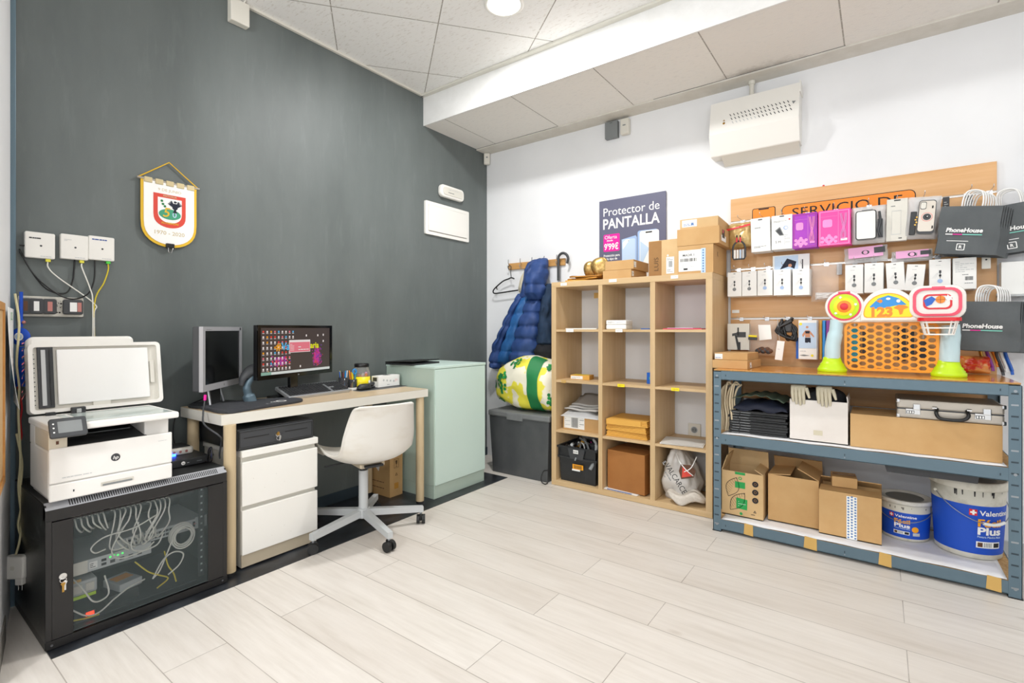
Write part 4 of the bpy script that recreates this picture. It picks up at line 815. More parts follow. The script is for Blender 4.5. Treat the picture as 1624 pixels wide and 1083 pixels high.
rim = [shell(0, v/40) for v in range(41)]+[shell(u/16, 1) for u in range(1, 17)]+[shell(1, 1-v/40) for v in range(1, 41)]+[shell(1-u/16, 0) for u in range(1, 16)]
mb.tube(rim, .007, 'chair_plastic', 8, closed=True); mb.build('seat_shell', t)
mb = MB(); mb.push(Matrix.Rotation(yaw, 4, 'Z')); mb.box(-.13, -.07, .385, .12, .07, .412, 'beige_metal', .008); mb.box(-.16, -.05, .392, -.13, .05, .405, 'charcoal', .003); mb.cyl((0, 0, .36), (0, 0, .39), .028, 'charcoal'); mb.cyl((.04, .06, .39), (.05, .2, .385), .004, 'charcoal'); mb.build('seat_plate', t)
mb = MB(); mb.cyl((0, 0, .10), (0, 0, .345), .0255, 'light_grey', seg=28); mb.cyl((0, 0, .345), (0, 0, .37), .019, 'charcoal'); mb.build('column', t)
mb = MB(); mb.cyl((0, 0, .085), (0, 0, .135), .036, 'light_grey', seg=28)
for a in range(5): an = math.radians(-86+72*a); mb.push(Matrix.Rotation(an, 4, 'Z')); mb.add([(.02, -.018, .092), (.02, .018, .092), (.02, .018, .13), (.02, -.018, .13), (.335, -.014, .068), (.335, .014, .068), (.335, .014, .100), (.335, -.014, .100)], [(0, 1, 2, 3), (4, 7, 6, 5), (0, 4, 5, 1), (3, 2, 6, 7), (1, 5, 6, 2), (0, 3, 7, 4)], 'light_grey'); mb.pop()
mb.build('star_base', t)
for a in range(5):
    an = math.radians(-86+72*a); cx, cy = .322*math.cos(an), .322*math.sin(an)
    c_ = MB(); c_.push(Matrix.Translation((cx, cy, 0))); c_.push(Matrix.Rotation(an+.9+a, 4, 'Z'))
    for s in (-1, 1): c_.cyl((s*.007, 0, .027), (s*.024, 0, .027), .026, 'rubber', seg=24)
    c_.box(-.007, -.016, .02, .007, .02, .058, 'black', .004); c_.cyl((0, 0, .05), (0, 0, .074), .007, 'steel'); c_.build('castor', t)

# ================================================================ mint cabinet
t = thing('mint_cabinet', 'pale mint green counter cabinet against the dark wall right of the desk', 'cabinet', (.245, -.87, .003))
mb = MB(); mb.box(-.235, -.268, 0, .236, .25, .085, 'mint', .002); mb.box(-.243, -.27, .085, .24, .255, .862, 'mint', .003); mb.build('body', t)
mb = MB(); mb.box(-.245, -.273, .862, .246, .258, .88, 'fridge_mint', .003); mb.build('top', t)
mb = MB(); mb.box(.24, -.265, .09, .2455, .25, .858, 'fridge_mint', .002); mb.build('door', t)
t = thing('laptop', 'closed black laptop lying on the mint cabinet', 'laptop', (.17, -1.04, .8835), math.radians(8))
mb = MB(); mb.box(-.12, -.155, 0, .12, .155, .012, 'charcoal', .004); mb.build('base', t); mb = MB(); mb.push(Matrix.Translation((-.12, 0, .013))); mb.push(Matrix.Rotation(math.radians(-2.5), 4, 'Y')); mb.box(0, -.155, 0, .24, .155, .008, 'black', .003); mb.build('lid', t)
# ================================================================ wall things over the cube shelf
t = thing('poster', 'dark purple-grey advertising poster with white Spanish lettering and phones behind the cube shelf boxes', 'poster', (1.382, -.012, 1.4715))
mb = MB(); mb.box(-.258, -.004, 0, .258, .004, .634, 'poster_grey'); mb.push(fFront(0, -.0042, 0))
mb.text('Protector de', -.005, .545, .062, 'pure_white', w=.435); mb.text('PANTALLA', -.005, .455, .076, 'pure_white', w=.44, bold=.02)
mb.rrect(-.222, .245, -.09, .375, .01, 'magenta'); mb.text('Oferta', -.162, .353, .026, 'pure_white', .0012, w=.10); mb.text('desde', -.17, .328, .012, 'pure_white', .0012, bold=.02, w=.05); mb.text("9'99€", -.158, .282, .046, 'pure_white', .0012, w=.115, bold=.02)
mb.text('Protección para', -.155, .215, .017, 'pure_white', w=.13, bold=.02); mb.text('todo tipo de', -.165, .19, .017, 'pure_white', w=.11, bold=.02)
mb.flat([(-.075, .325), (.035, .345), (.045, .33), (.045, .02), (-.07, .02)], 'phone_blue', .0008); mb.flat(rr(-.068, .02, .032, .325, .012), 'pale_blue', .0012); mb.flat([(-.065, .25), (-.01, .32), (-.04, .322), (-.066, .30)], 'pure_white', .0015); mb.disc(-.02, .31, .003, 'ink', .0017, 8)
mb.flat(rr(.05, .02, .20, .375, .016), 'phone_blue', .0018); mb.flat(rr(.066, .02, .21, .37, .016), 'label_white', .0022); mb.rrect(.11, .352, .16, .362, .004, 'ink', .0026); mb.flat([(.07, .10), (.14, .24), (.07, .30)], 'pale_blue', .0025)
mb.build('sheet', t)
t = thing('junction_box', 'small grey box on the white wall just under the low ceiling', 'junction box', (1.232, -.001, 2.562))
mb = MB(); mb.box(-.05, -.04, 0, .05, 0, .125, 'mid_grey', .004); mb.push(fFront(0, -.0402, 0)); mb.rect(-.01, .11, .01, .114, 'dark_grey'); mb.build('housing', t)
t = thing('motion_sensor', 'small white sensor on the white wall beside the grey junction box', 'motion sensor', (1.34, -.001, 2.567))
mb = MB(); mb.box(-.033, -.045, 0, .033, 0, .115, 'off_white', .008); mb.push(fFront(0, -.0455, 0)); mb.rrect(-.012, .06, .012, .068, .003, 'mid_grey'); mb.build('housing', t)
# air curtain / ventilation unit
t = thing('wall_ventilator', 'white metal ventilation box with rows of slots high on the white wall', 'ventilator', (2.22, 0, 2.20))
mb = MB(); pr = [(0, .40), (-.10, .392), (-.15, .172), (-.105, .05), (-.1, .045), (0, .045)]
def ex(pr, x0, x1, mat): 
    n = len(pr); mb.add([(x0, y, z) for y, z in pr]+[(x1, y, z) for y, z in pr], [tuple(range(n)), tuple(range(2*n-1, n-1, -1))]+[(i, n+i, n+(i+1) % n, (i+1) % n) for i in range(n)], mat)
ex(pr, -.252, .252, 'white_plastic'); ex([(-.10, .045), (0, .045), (0, .0), (-.012, .0)], -.19, .245, 'off_white')
mb.box(.252, -.108, .335, .258, -.0, .402, 'white_plastic', .001); mb.build('housing', t)
mb = MB(); v0 = Vector((0, -.10, .392)); v1 = Vector((0, -.15, .172)); up = (v0-v1).normalized(); mb.push(frame((0, (v0.y+v1.y)/2, (v0.z+v1.z)/2), (1, 0, 0), up))
for r_ in range(3):
    for c_ in range(16): x = -.135+c_*.0215+r_*.008; y = .01-r_*.027; mb.flat([(x, y), (x+.009, y-.016), (x+.014, y-.016), (x+.005, y)], 'dark_grey' if r_ < 2 or c_ > 6 else 'light_grey', .0006)
mb.disc(-.165, -.045, .008, 'brass', .001, 12); mb.flat([(-.172, -.03), (-.165, -.018), (-.158, -.03)], 'brass', .001); mb.flat([(.214, .0), (.235, -.004), (.222, -.022)], 'mid_grey', .0006)
mb.build('vent_slots', t)
mb = MB(); mb.cyl((-.02, -.04, .40), (-.02, -.04, .502), .014, 'off_white'); mb.cyl((-.02, -.04, .48), (-.02, -.04, .505), .02, 'off_white'); mb.build('pipe', t)
# wall socket behind the shelf
t = thing('wall_socket', 'white wall socket on the wall behind the open cube shelf', 'socket', (1.835, -.001, .402))
mb = MB(); mb.box(-.042, -.012, 0, .042, 0, .084, 'off_white', .004); mb.push(fFront(0, -.0125, .042)); mb.disc(0, 0, .024, 'light_grey', .0003); mb.disc(0, 0, .019, 'mid_grey', .0006); mb.disc(-.008, 0, .003, 'ink', .001, 8); mb.disc(.008, 0, .003, 'ink', .001, 8); mb.build('plate', t)
t = thing('wall_socket', 'second white wall socket low behind the brown cardboard box', 'socket', (1.60, -.001, .27))
mb = MB(); mb.box(-.042, -.012, 0, .042, 0, .084, 'off_white', .004); mb.push(fFront(0, -.0125, .042)); mb.disc(0, 0, .024, 'light_grey', .0003); mb.disc(0, 0, .019, 'mid_grey', .0006); mb.build('plate', t)

# ================================================================ cube shelf
t = thing('cube_shelf', 'light oak cube shelf, three columns by four rows, against the white wall', 'shelf', (1.488, -.195, 0))
KX = [.927, .965, 1.3, 1.332, 1.668, 1.70, 2.013, 2.051]
q = lambda x: x-1.488
mb = MB(); mb.box(q(.927), -.195, .002, q(2.051), .195, .038, 'light_oak_x', .001); mb.box(q(.927), -.195, 1.432, q(2.051), .195, 1.47, 'light_oak_x', .001); mb.box(q(.927), -.195, .038, q(.965), .195, 1.432, 'light_oak', .001); mb.box(q(2.013), -.195, .038, q(2.051), .195, 1.432, 'light_oak', .001); mb.build('frame', t)
for a, b_ in ((1.302, 1.332), (1.668, 1.70)): mb = MB(); mb.box(q(a), -.193, .038, q(b_), .19, 1.432, 'light_oak'); mb.build('divider', t)
for z in (.386, .748, 1.112):
    for a, b_ in ((.965, 1.302), (1.332, 1.668), (1.70, 2.013)): mb = MB(); mb.box(q(a), -.19, z, q(b_), .19, z+.016, 'light_oak_x'); mb.build('shelf_board', t)
for x, z, m_, w in ((1.03, 1.444, 'label_white', .05), (1.41, 1.448, 'label_white', .055), (1.825, 1.447, 'label_white', .045), (1.08, 1.112, 'label_white', .06), (1.455, 1.112, 'label_white', .05), (1.03, .748, 'tape_yellow', .035), (1.47, .748, 'yellow', .05), (1.83, .748, 'yellow', .05)):
    mb = MB(); mb.push(fFront(q(x), -.1958, z)); mb.box(-w/2, -.002, -.001, w/2, .018, .0008, m_); mb.lines(-w*.35, .004, w*.35, .014, 2, 'mid_grey' if m_ != 'yellow' else 'brown', .001, 3, .25); mb.build('label_sticker', t)
mb = MB(); mb.box(q(1.14), .06, 1.36, q(1.185), .062, 1.40, 'tape_yellow'); mb.build('label_sticker', t)

# ================================================================ cartons
def carton(lab, loc, w, d, h, mat='cardboard', rz=0., grp=None, cat='box', tape=None, flaps=None, deco=None, name='cardboard_box', side=None, lid=False):
    """loc = middle of the base; front faces -y"""
    t = thing(name, lab, cat, loc, rz, grp)
    mb = MB()
    if flaps is None:
        mb.box(-w/2, -d/2, 0, w/2, d/2, h, mat, .0012)
        mb.box(-w/2, -.001, h, w/2, .001, h+.0008, 'cardboard_inside')
    else:
        e = .004; mb.box(-w/2, -d/2, 0, w/2, d/2, e, mat)
        for a in ((-w/2, -d/2, w/2, -d/2+e), (-w/2, d/2-e, w/2, d/2), (-w/2, -d/2+e, -w/2+e, d/2-e), (w/2-e, -d/2+e, w/2, d/2-e)): mb.box(a[0], a[1], 0, a[2], a[3], h, mat)
    mb.build('carton', t)
    if tape:
        mb = MB(); mb.box(-w/2-.0006, -.024, h*.7, w/2+.0006, .024, h+.0016, tape); mb.build('tape', t)
    for f in (flaps or []):
        sx, ang, ln = f; mb = MB()
        if sx in 'FB':
            s_ = -1 if sx == 'F' else 1; mb.push(Matrix.Translation((0, s_*d/2, h))); mb.push(Matrix.Rotation(s_*math.radians(ang), 4, 'X')); mb.box(-w/2, -.002, 0, w/2, .002, ln, mat)
        else:
            s_ = -1 if sx == 'L' else 1; mb.push(Matrix.Translation((s_*w/2, 0, h))); mb.push(Matrix.Rotation(-s_*math.radians(ang), 4, 'Y')); mb.box(-.002, -d/2, 0, .002, d/2, ln, mat)
        mb.build('flap', t)
    if deco:
        mb = MB(); mb.push(fFront(0, -d/2-.0006, 0)); deco(mb); mb.build('shipping_label' if deco.__name__ == 'lbl' else 'print', t)
    if side:
        mb = MB(); mb.push(fRight(w/2+.0006, 0, 0)); side(mb); mb.build('side_label', t)
    return t
Z7 = 1.4712
def lbl(m): m.rect(-.02, .004, .022, .026, 'label_white')
def s1(m): m.rect(-.13, .012, -.095, .045, 'label_white'); m.lines(-.125, .018, -.10, .04, 2, 'ink', .0009, 2, .3)
carton('flat brown box, bottom of the pair beside the poster on the cube shelf', (1.43, -.235, Z7), .205, .27, .056, grp=None, side=s1)
def s1(m): m.rect(-.13, .012, -.09, .05, 'label_white'); m.lines(-.125, .018, -.10, .026, 1, 'ink', .0009, 2, .6)
carton('flat brown box, top of the pair beside the poster on the cube shelf', (1.445, -.235, Z7+.0575), .205, .265, .062, side=s1)
one('yellow_folder', MB().poly([(-.04, -.03), (.04, -.035), (.06, -.01), (.05, .02), (-.03, .03), (-.06, .0)], 0, .006, 'yellow', .002).box(-.03, -.01, .006, .05, .004, .011, 'yellow', .002), 'small bright yellow strip of papers on the two flat boxes', 'papers', (1.42, -.25, Z7+.1215))
def lbl(m):
    m.rect(.02, .01, .07, .115, 'label_white'); m.bars(.035, .05, .06, .09, 'mid_grey', .001, 3); m.lines(.025, .02, .065, .04, 3, 'mid_grey', .001); m.lines(.025, .095, .065, .11, 2, 'mid_grey', .001); m.disc(.03, .125, .006, 'label_white', .0008, 10)
    m.rect(-.095, .0, -.0105, .222, 'cardboard_inside', .0002); m.push(Matrix.Rotation(PI/2, 4, 'Z')); m.text('LUIS', .075, .045, .028, 'kraft_line', .0012, w=.085); m.pop()  # darker left panel paints the box's shaded side onto its front
carton('upright brown box with vertical handwriting and a narrow white label on the cube shelf', (1.745, -.255, Z7), .19, .22, .225, 'cardboard_light', deco=lbl)
def lbl(m): m.rect(.0, .01, .035, .026, 'label_white')
carton('small box half hidden behind the upright box with handwriting', (1.80, -.075, Z7), .10, .12, .245, 'cardboard_light', deco=lbl)
def lbl(m):
    m.rect(-.10, .015, .035, .145, 'label_white'); m.bars(-.09, .075, .01, .095, 'ink', .001, 5); m.text('MADR 1', -.04, .115, .014, 'ink', .001, w=.07, bold=.01); m.lines(-.09, .035, .02, .065, 4, 'light_grey', .001, 3, .3); m.rect(-.07, .024, -.045, .034, 'ink', .001)
    m.rect(.035, .0, .062, .15, 'pale_blue', .0008)
    for i in range(9): m.disc(.048, .01+i*.016, .005, 'tape_blue', .0012, 8)
def s1(m): m.text('K', -.06, .12, .03, 'kraft_line', .0009)
carton('large brown box with shipping label, bottom of the right-end stack on the cube shelf', (1.945, -.21, Z7), .212, .32, .172, deco=lbl, side=s1)
def s1(m): m.rect(-.12, .02, -.01, .055, 'label_white', .0008); m.rect(-.1, .04, -.04, .09, 'dark_grey', .001); m.rect(-.09, .07, -.07, .088, 'pink_red', .0013)
carton('wide brown box, middle of the three stacked at the right end of the cube shelf', (1.96, -.205, Z7+.1735), .25, .33, .104, side=s1)
def lbl(m): m.rect(-.10, .012, -.01, .055, 'label_white'); m.lines(-.09, .02, -.02, .035, 2, 'tape_blue', .001); m.rect(-.045, .022, -.03, .036, 'tape_blue', .0012)
carton('slim brown box topmost in the right-end stack on the cube shelf', (1.955, -.20, Z7+.279), .225, .30, .062, 'cardboard_light', deco=lbl, rz=math.radians(2))
# gold leaf decoration + envelopes
t = thing('gold_leaf_decoration', 'two glittery golden leaf shapes standing at the left end of the cube shelf', 'decoration', (1.17, -.16, Z7))
for cx, r, a in ((-.045, .06, .3), (.045, .07, -.2)):
    mb = MB(); mb.push(Matrix.Translation((cx, 0 if cx < 0 else -.03, .055+r*.75))); mb.push(Matrix.Rotation(a, 4, 'Y')); mb.grid(lambda u, v: (r*math.cos(u*2*PI)*math.sin(v*PI)*(1-.3*math.cos(v*PI)), .035*math.sin(u*2*PI)*math.sin(v*PI)-.01*math.cos(3*u*2*PI)*math.sin(v*PI), -r*1.05*math.cos(v*PI)), 24, 14, 'gold_leaf', wrap=True); mb.build('leaf', t)
for i, (x, y, a, lab) in enumerate(((1.12, -.25, .25, 'bottom brown envelope of the fan at the left end of the cube shelf'), (1.14, -.24, -.1, 'middle brown envelope of the fan at the left end of the cube shelf'), (1.16, -.25, .12, 'top golden envelope of the fan at the left end of the cube shelf'))):
    mb = MB(); mb.grid(lambda u, v: ((u-.5)*.24, (v-.5)*.16, .0+.014*i+.012*abs(u-.5)*2*(1 if i else 0)*math.sin(v*PI)), 8, 6, ['manila', 'manila_dark', 'gold_cloth'][i], th=.01); one('paper_envelope', mb, lab, 'envelope', (x, y, Z7+.011), a, 'envelopes beside the golden leaves')

# ================================================================ things in the cells
one('paper_sheets', MB().box(-.12, -.13, 0, .13, .1, .008, 'label_white', .001), 'thin white papers in the top left cell', 'papers', (1.13, -.20, 1.1285))
for k, lab in ((0, 'lower wrapped white packet in the top middle cell'), (1, 'upper wrapped white packet with printed label in the top middle cell')):
    mb = MB(); mb.box(-.075, -.06, 0, .07, .06, .031, 'label_white', .006); mb.push(fFront(0, -.0605, 0))
    if k: mb.lines(-.06, .012, -.01, .026, 3, 'mid_grey', .0008, 3, .3); mb.lines(.005, .012, .05, .026, 3, 'tape_blue', .0008, 4, .3)
    one('wrapped_packet', mb, lab, 'packet', (1.415, -.29, 1.1285+k*.0315), .03)
one('pink_magazine', MB().box(-.12, -.12, 0, .12, .1, .006, 'pink_red', .001).box(-.09, -.125, .006, .07, .05, .010, 'pale_pink', .001), 'flat pink magazine in the top right cell', 'magazine', (1.86, -.24, 1.1285))
one('blue_card', MB().box(-.03, -.05, 0, .03, .05, .006, 'blue', .001), 'small flat blue packet in the top middle cell', 'packet', (1.62, -.30, 1.1285))
t = thing('small_box', 'small yellow box in the second cell down of the left column', 'box', (1.10, -.24, .7645), .15)
mb = MB(); mb.box(-.075, -.05, 0, .07, .05, .032, 'manila', .001); mb.push(fFront(0, -.0505, 0)); mb.rect(-.07, .004, .02, .026, 'label_white'); mb.lines(-.065, .008, .0, .022, 2, 'mid_grey', .001, 3, .3); mb.pop(); mb.push(fTop(0, 0, .0325)); mb.rect(-.06, -.03, .05, .03, 'yellow'); mb.build('carton', t)
t = thing('small_box', 'small blue box at the right of the second cell down, middle column', 'box', (1.63, -.22, .7645))
mb = MB(); mb.box(-.035, -.04, 0, .035, .04, .075, 'blue', .002); mb.push(fFront(0, -.0405, 0)); mb.rect(-.02, .03, .02, .045, 'teal'); mb.build('carton', t)
# third row
def lbl(m):
    m.rect(-.135, .012, .03, .10, 'label_white'); m.bars(-.075, .02, -.02, .09, 'ink', .001, 3); m.lines(-.13, .02, -.085, .09, 5, 'light_grey', .001, 4, .3); m.lines(-.01, .03, .025, .09, 4, 'mid_grey', .001, 4, .3)
carton('cardboard box with white shipping label under the papers, third row left cell', (1.135, -.20, .4025), .29, .26, .098, deco=lbl)
mb = MB(); mb.push(Matrix.Translation((0, 0, .0))); mb.pillow(.30, .30, .045, 'film_milky', .02, 3, 16); mb.pop()
one('plastic_mailer', mb, 'grey plastic mailing bag lying on the labelled box, third row left cell', 'bag', (1.135, -.21, .5022))
for i in range(3):
    mb = MB(); a = [-.12, .35, .2][i]
    mb.grid(lambda u, v: ((u-.5)*.26, (v-.5)*.24, .05*v*(i > 0)*v+.004*math.sin(u*9)), 8, 6, 'newsprint', th=.010)
    one('newspaper', mb, ['folded newspaper at the bottom of the pile in the third row left cell', 'newspaper leaning up in the middle of the pile, third row left cell', 'topmost newspaper fanned to the right, third row left cell'][i], 'newspaper', (1.135+.01*i, -.215+.03*i, .558+.014*i), a*.4, 'newspapers in the cube shelf')
for i, lab in enumerate(('bottom bundle of manila envelopes in the third row middle cell', 'middle bundle of manila envelopes in the third row middle cell', 'top bundle of manila envelopes in the third row middle cell')):
    mb = MB(); z0 = 0
    for k in range(4): mb.box(-.145+.004*((i+k) % 2), -.15+.003*k, z0, .145-.003*k, .12, z0+.009, 'manila', .002); z0 += .0095
    if i == 2: mb.box(-.145, -.152, .0, .10, -.149, .036, 'manila', .001)
    one('manila_envelope_bundle', mb, lab, 'envelopes', (1.485, -.20, .4025+i*.0405), [.03, -.03, .06][i]*.6, 'bundles of manila envelopes')
one('paper_sheets', MB().box(-.14, -.11, 0, .12, .10, .008, 'label_white', .001).box(-.135, -.12, .008, .115, .095, .010, 'paper'), 'stack of white papers in the third row right cell', 'papers', (1.85, -.25, .4025), .15)
# bottom row
t = thing('storage_crate', 'black plastic crate with yellow label, filled with odds and ends, bottom left cell', 'crate', (1.125, -.225, .0385))
mb = MB(); w0, w1_, d0, d1, hh = .135, .150, .13, .145, .255
def quadbox(w0, d0, z0, w1, d1, z1, mat, e=.004):
    vs = [(-w0, -d0, z0), (w0, -d0, z0), (w0, d0, z0), (-w0, d0, z0), (-w1, -d1, z1), (w1, -d1, z1), (w1, d1, z1), (-w1, d1, z1)]
    vs += [(-w1+e, -d1+e, z1), (w1-e, -d1+e, z1), (w1-e, d1-e, z1), (-w1+e, d1-e, z1), (-w0+e, -d0+e, z0+e), (w0-e, -d0+e, z0+e), (w0-e, d0-e, z0+e), (-w0+e, d0-e, z0+e)]
    fs = [(3, 2, 1, 0)]+[(i, (i+1) % 4, 4+(i+1) % 4, 4+i) for i in range(4)]+[(4+i, 4+(i+1) % 4, 8+(i+1) % 4, 8+i) for i in range(4)]+[(8+i, 8+(i+1) % 4, 12+(i+1) % 4, 12+i) for i in range(4)]+[(12, 13, 14, 15)]
    mb.add(vs, fs, mat)
quadbox(.138, .13, 0, .150, .142, .25, 'charcoal')
mb.ring([(-.156, -.148), (.156, -.148), (.156, .148), (-.156, .148)], [(-.145, -.137), (.145, -.137), (.145, .137), (-.145, .137)], .165, .18, 'charcoal'); mb.ring([(-.16, -.152), (.16, -.152), (.16, .152), (-.16, .152)], [(-.145, -.137), (.145, -.137), (.145, .137), (-.145, .137)], .238, .252, 'charcoal')
for x in (-.148, .142): mb.box(x, -.15, .165, x+.006, -.14, .25, 'charcoal')
mb.add([(-.07, -.155, .245), (.07, -.155, .245), (.05, -.151, .17), (-.05, -.151, .17)], [(0, 1, 2, 3)], 'dark_grey'); mb.build('body', t)
mb = MB(); mb.push(frame((0, -.1535, .15), (1, 0, 0), (0, -.05, 1))); mb.rect(-.03, -.05, .055, -.015, 'amber', .0008); mb.bars(-.02, -.045, .045, -.02, 'kraft_line', .0014, 4); mb.rect(-.035, -.062, .03, -.05, 'label_white', .0008); mb.rect(-.02, .062, .02, .088, 'label_white', .004); mb.text('BAR', 0, .075, .012, 'ink', .005); mb.build('label', t)
rn = random.Random(31); mb = MB()
for i in range(34):
    p = Vector((rn.uniform(-.11, .12), rn.uniform(-.11, .11), rn.uniform(.16, .245))); dx = Vector((rn.gauss(0, .045), rn.gauss(0, .03), rn.uniform(.02, .09)))
    m_ = rn.choice(['dark_stuff', 'black', 'dark_grey', 'mid_grey', 'light_grey', 'black', 'dark_stuff', 'film_dark', 'dark_stuff', 'pure_white', 'charcoal'] + (['magenta', 'lime', 'manila'] if i % 2 else []))
    if i % 2: mb.tube(spline([p-dx, p+Vector((.02, 0, .02)), p+dx*.7], 4), .005 if m_ in ('lime', 'magenta', 'pure_white') else rn.uniform(.004, .014), m_, 6)
    else: mb.ball(p, (rn.uniform(.015, .035), .02, rn.uniform(.012, .03)), m_, 10, 6)
one('crate_contents', mb, 'jumble of cables and small accessories heaped in the black crate', 'odds and ends', (1.125, -.225, .045), kind='stuff')
t = carton('plain brown cardboard box in the bottom middle cell', (1.497, -.21, .0445), .275, .29, .262, 'cardboard_brown')
t.rotation_euler.z = math.radians(-5); t.location.y = -.205
one('blue_striped_paper', MB().box(-.13, -.06, 0, .12, .1, .0035, 'label_white').box(-.10, -.062, .0035, .08, -.05, .0045, 'blue_ink'), 'white paper with blue stripe under the plain brown box', 'papers', (1.46, -.315, .0395), -.05)
# plastic bag VALCARCE
t = thing('plastic_carrier_bag', 'white plastic carrier bag with black lettering and red emblem in the bottom right cell', 'bag', (1.83, -.22, .0385))
prb = [(-.01, .24, .055), (-.005, .25, .075), (.05, .26, .10), (.12, .27, .11), (.2, .23, .115), (.27, .17, .10), (.315, .09, .06), (.325, .03, .03)]
def bagf(u, v):
    k = v*(len(prb)-1); i = min(int(k), len(prb)-2); f = k-i; a, b_ = prb[i], prb[i+1]; z = a[0]+(b_[0]-a[0])*f; w = (a[1]+(b_[1]-a[1])*f)/2; d = a[2]+(b_[2]-a[2])*f
    an = u*2*PI; n = noise.noise(Vector((math.cos(an)*2.2, math.sin(an)*2.2, v*6)))*.028+noise.noise(Vector((math.cos(an)*6, math.sin(an)*6, v*12)))*.010; sh = -.03*v
    return (sh+(w*.93-.012+n*.8)*math.copysign(abs(math.cos(an))**.8, math.cos(an)), (d+n)*math.sin(an), max(0, z))
mb = MB(); mb.grid(bagf, 48, 26, 'plastic_bag_white', wrap=True); mb.build('bag', t)
mb = MB(); mb.push(frame((-.015, -.158, .15), (.62, -.12, -.78), (.78, 0, .62)))
mb.text('VALCARCE', 0, .02, .036, 'ink', .004, w=.20); mb.lines(-.07, -.02, .06, -.005, 1, 'mid_grey', .004, 3, .4); mb.lines(-.05, -.04, .05, -.025, 1, 'mid_grey', .004, 4, .4); mb.lines(-.12, -.0, -.1, .03, 3, 'light_grey', .004); mb.pop()
mb.build('print', t)
mb = MB(); mb.push(frame((.06, -.142, .215), (1, .25, .1), (-.1, .05, 1))); mb.flat([(-.035, -.05), (.04, -.04), (.055, .0), (.03, .035), (-.03, .04), (-.045, .0)], 'brown', .004); mb.flat([(-.03, -.04), (.03, -.03), (.01, .0), (-.02, .03)], 'pennant_red', .005); mb.build('emblem', t)
mb = MB(); mb.tube(spline([(-.02, -.09, .30), (.02, -.14, .26), (.07, -.16, .22), (.1, -.14, .19)], 6), .003, 'pure_white', 6); mb.tube(spline([(.11, -.1, .30), (.09, -.15, .24), (.05, -.155, .21)], 6), .003, 'pure_white', 6); mb.build('handle', t)
mb = MB()
def clf(u, v):
    an = u*2*PI; r = math.sin(v*PI)**.5; n = noise.noise(Vector((math.cos(an)*2+7, math.sin(an)*2, v*3)))*.018; x = .085*math.cos(an)*r+n; z = .035*math.sin(an)*r+.012*math.sin(3*an)*r
    return ((v-.5)*.235+n*.4, -x*.85, max(.001, .045+z+.015*math.cos(v*9)))
mb.grid(clf, 36, 20, 'cloth_white', wrap=True)
one('folded_cloth', mb, 'rolled white terry cloth in front of the printed plastic bag', 'cloth', (1.88, -.325, .0385), .25)
# cable on the floor by the shelf
cable([(.90, -.40, .006), (.895, -.43, .006), (.875, -.44, .02), (.865, -.43, .05), (.87, -.41, .09), (.9, -.40, .10)], .004, 'black', 'floor_cable', 'black cable loop on the floor between the grey storage box and the cube shelf')

# ================================================================ corner: grey storage box, patterned bag, coats
t = thing('storage_box', 'large dark grey storage box with lid on the floor in the corner', 'storage box', (.63, -.215, .002))
mb = MB(); quadbox(.255, .165, 0, .278, .182, .445, 'grey_bin'); mb.build('body', t)
mb = MB(); mb.box(-.287, -.19, .445, .287, .19, .49, 'bin_lid', .01); mb.box(-.10, -.194, .43, .05, -.188, .475, 'bin_lid', .002); mb.build('lid', t)
secs = [(.305, .69, .72, .01), (.325, .64, .77, .07), (.38, .555, .83, .13), (.47, .515, .88, .16), (.58, .50, .915, .175), (.68, .498, .925, .18), (.78, .498, .91, .178), (.86, .505, .88, .165), (.905, .53, .845, .12), (.918, .62, .78, .02)]
def tote(u, v, off=0.):
    k = v*(len(secs)-1); i = min(int(k), len(secs)-2); f = k-i; f = f; a, b_ = secs[i], secs[i+1]; L_ = lambda j: a[j]+(b_[j]-a[j])*f
    an = u*2*PI; x = L_(0); zc = (L_(1)+L_(2))/2; rz_ = (L_(2)-L_(1))/2; n = noise.noise(Vector((x*7, math.cos(an)*1.8, math.sin(an)*1.8)))*.035*min(1, 4*v*(1-v)+.1)
    r = 1+off/.15; ca, sa = math.cos(an), math.sin(an)
    return (x-.61, -(L_(3)+n)*r*math.copysign(abs(sa)**.8, sa), zc+(rz_+n*.5)*r*math.copysign(abs(ca)**.85, ca)-.4935)
t = thing('patterned_tote_bag', 'white and yellow tote bag with green trees and green band on the grey storage box', 'bag', (.61, -.215, .4935))
mb = MB(); mb.grid(tote, 48, 40, 'bag_cloth', wrap=True); mb.build('bag', t)
mb = MB(); mb.grid(lambda u, v: tote(.02+u*.46, .585+v*.12-.0*u, .003), 24, 3, 'leaf_green'); mb.build('band', t)
rn = random.Random(6)
for cu_, cv_, sz in ((.29, .12, 1.), (.235, .33, 1.25), (.36, .30, .6), (.12, .45, .9), (.33, .86, 1.2), (.40, .20, .5), (.10, .70+.1, .7), (.43, .48, .6)):
    mb = MB()
    for i in range(26):
        a = rn.random()*6.28; r = rn.random()**.6; uu = cu_+.045*sz*r*math.cos(a); vv = min(.97, max(.02, cv_+.055*sz*r*math.sin(a))); s_ = .011*sz
        c0 = Vector(tote(uu, vv, .0035+i*.00012)); e1 = (Vector(tote(uu+.01, vv, .0035))-Vector(tote(uu-.01, vv, .0035))).normalized(); e2 = (Vector(tote(uu, min(1, vv+.01), .0035))-Vector(tote(uu, vv-.01, .0035))).normalized()
        mb.add([c0+s_*(math.cos(k*PI/4)*e1+math.sin(k*PI/4)*e2) for k in range(8)], [tuple(range(8))], rn.choice(['leaf_green', 'green', 'leaf_green']))
    for k in (-.01, .0, .01): c0 = Vector(tote(cu_+.055*sz, cv_+k, .004)); c1 = Vector(tote(cu_+.02*sz, cv_+k*.6, .004)); mb.tube([c0, c1], .0025*sz, 'leaf_green', 5)
    mb.build('tree_print', t)
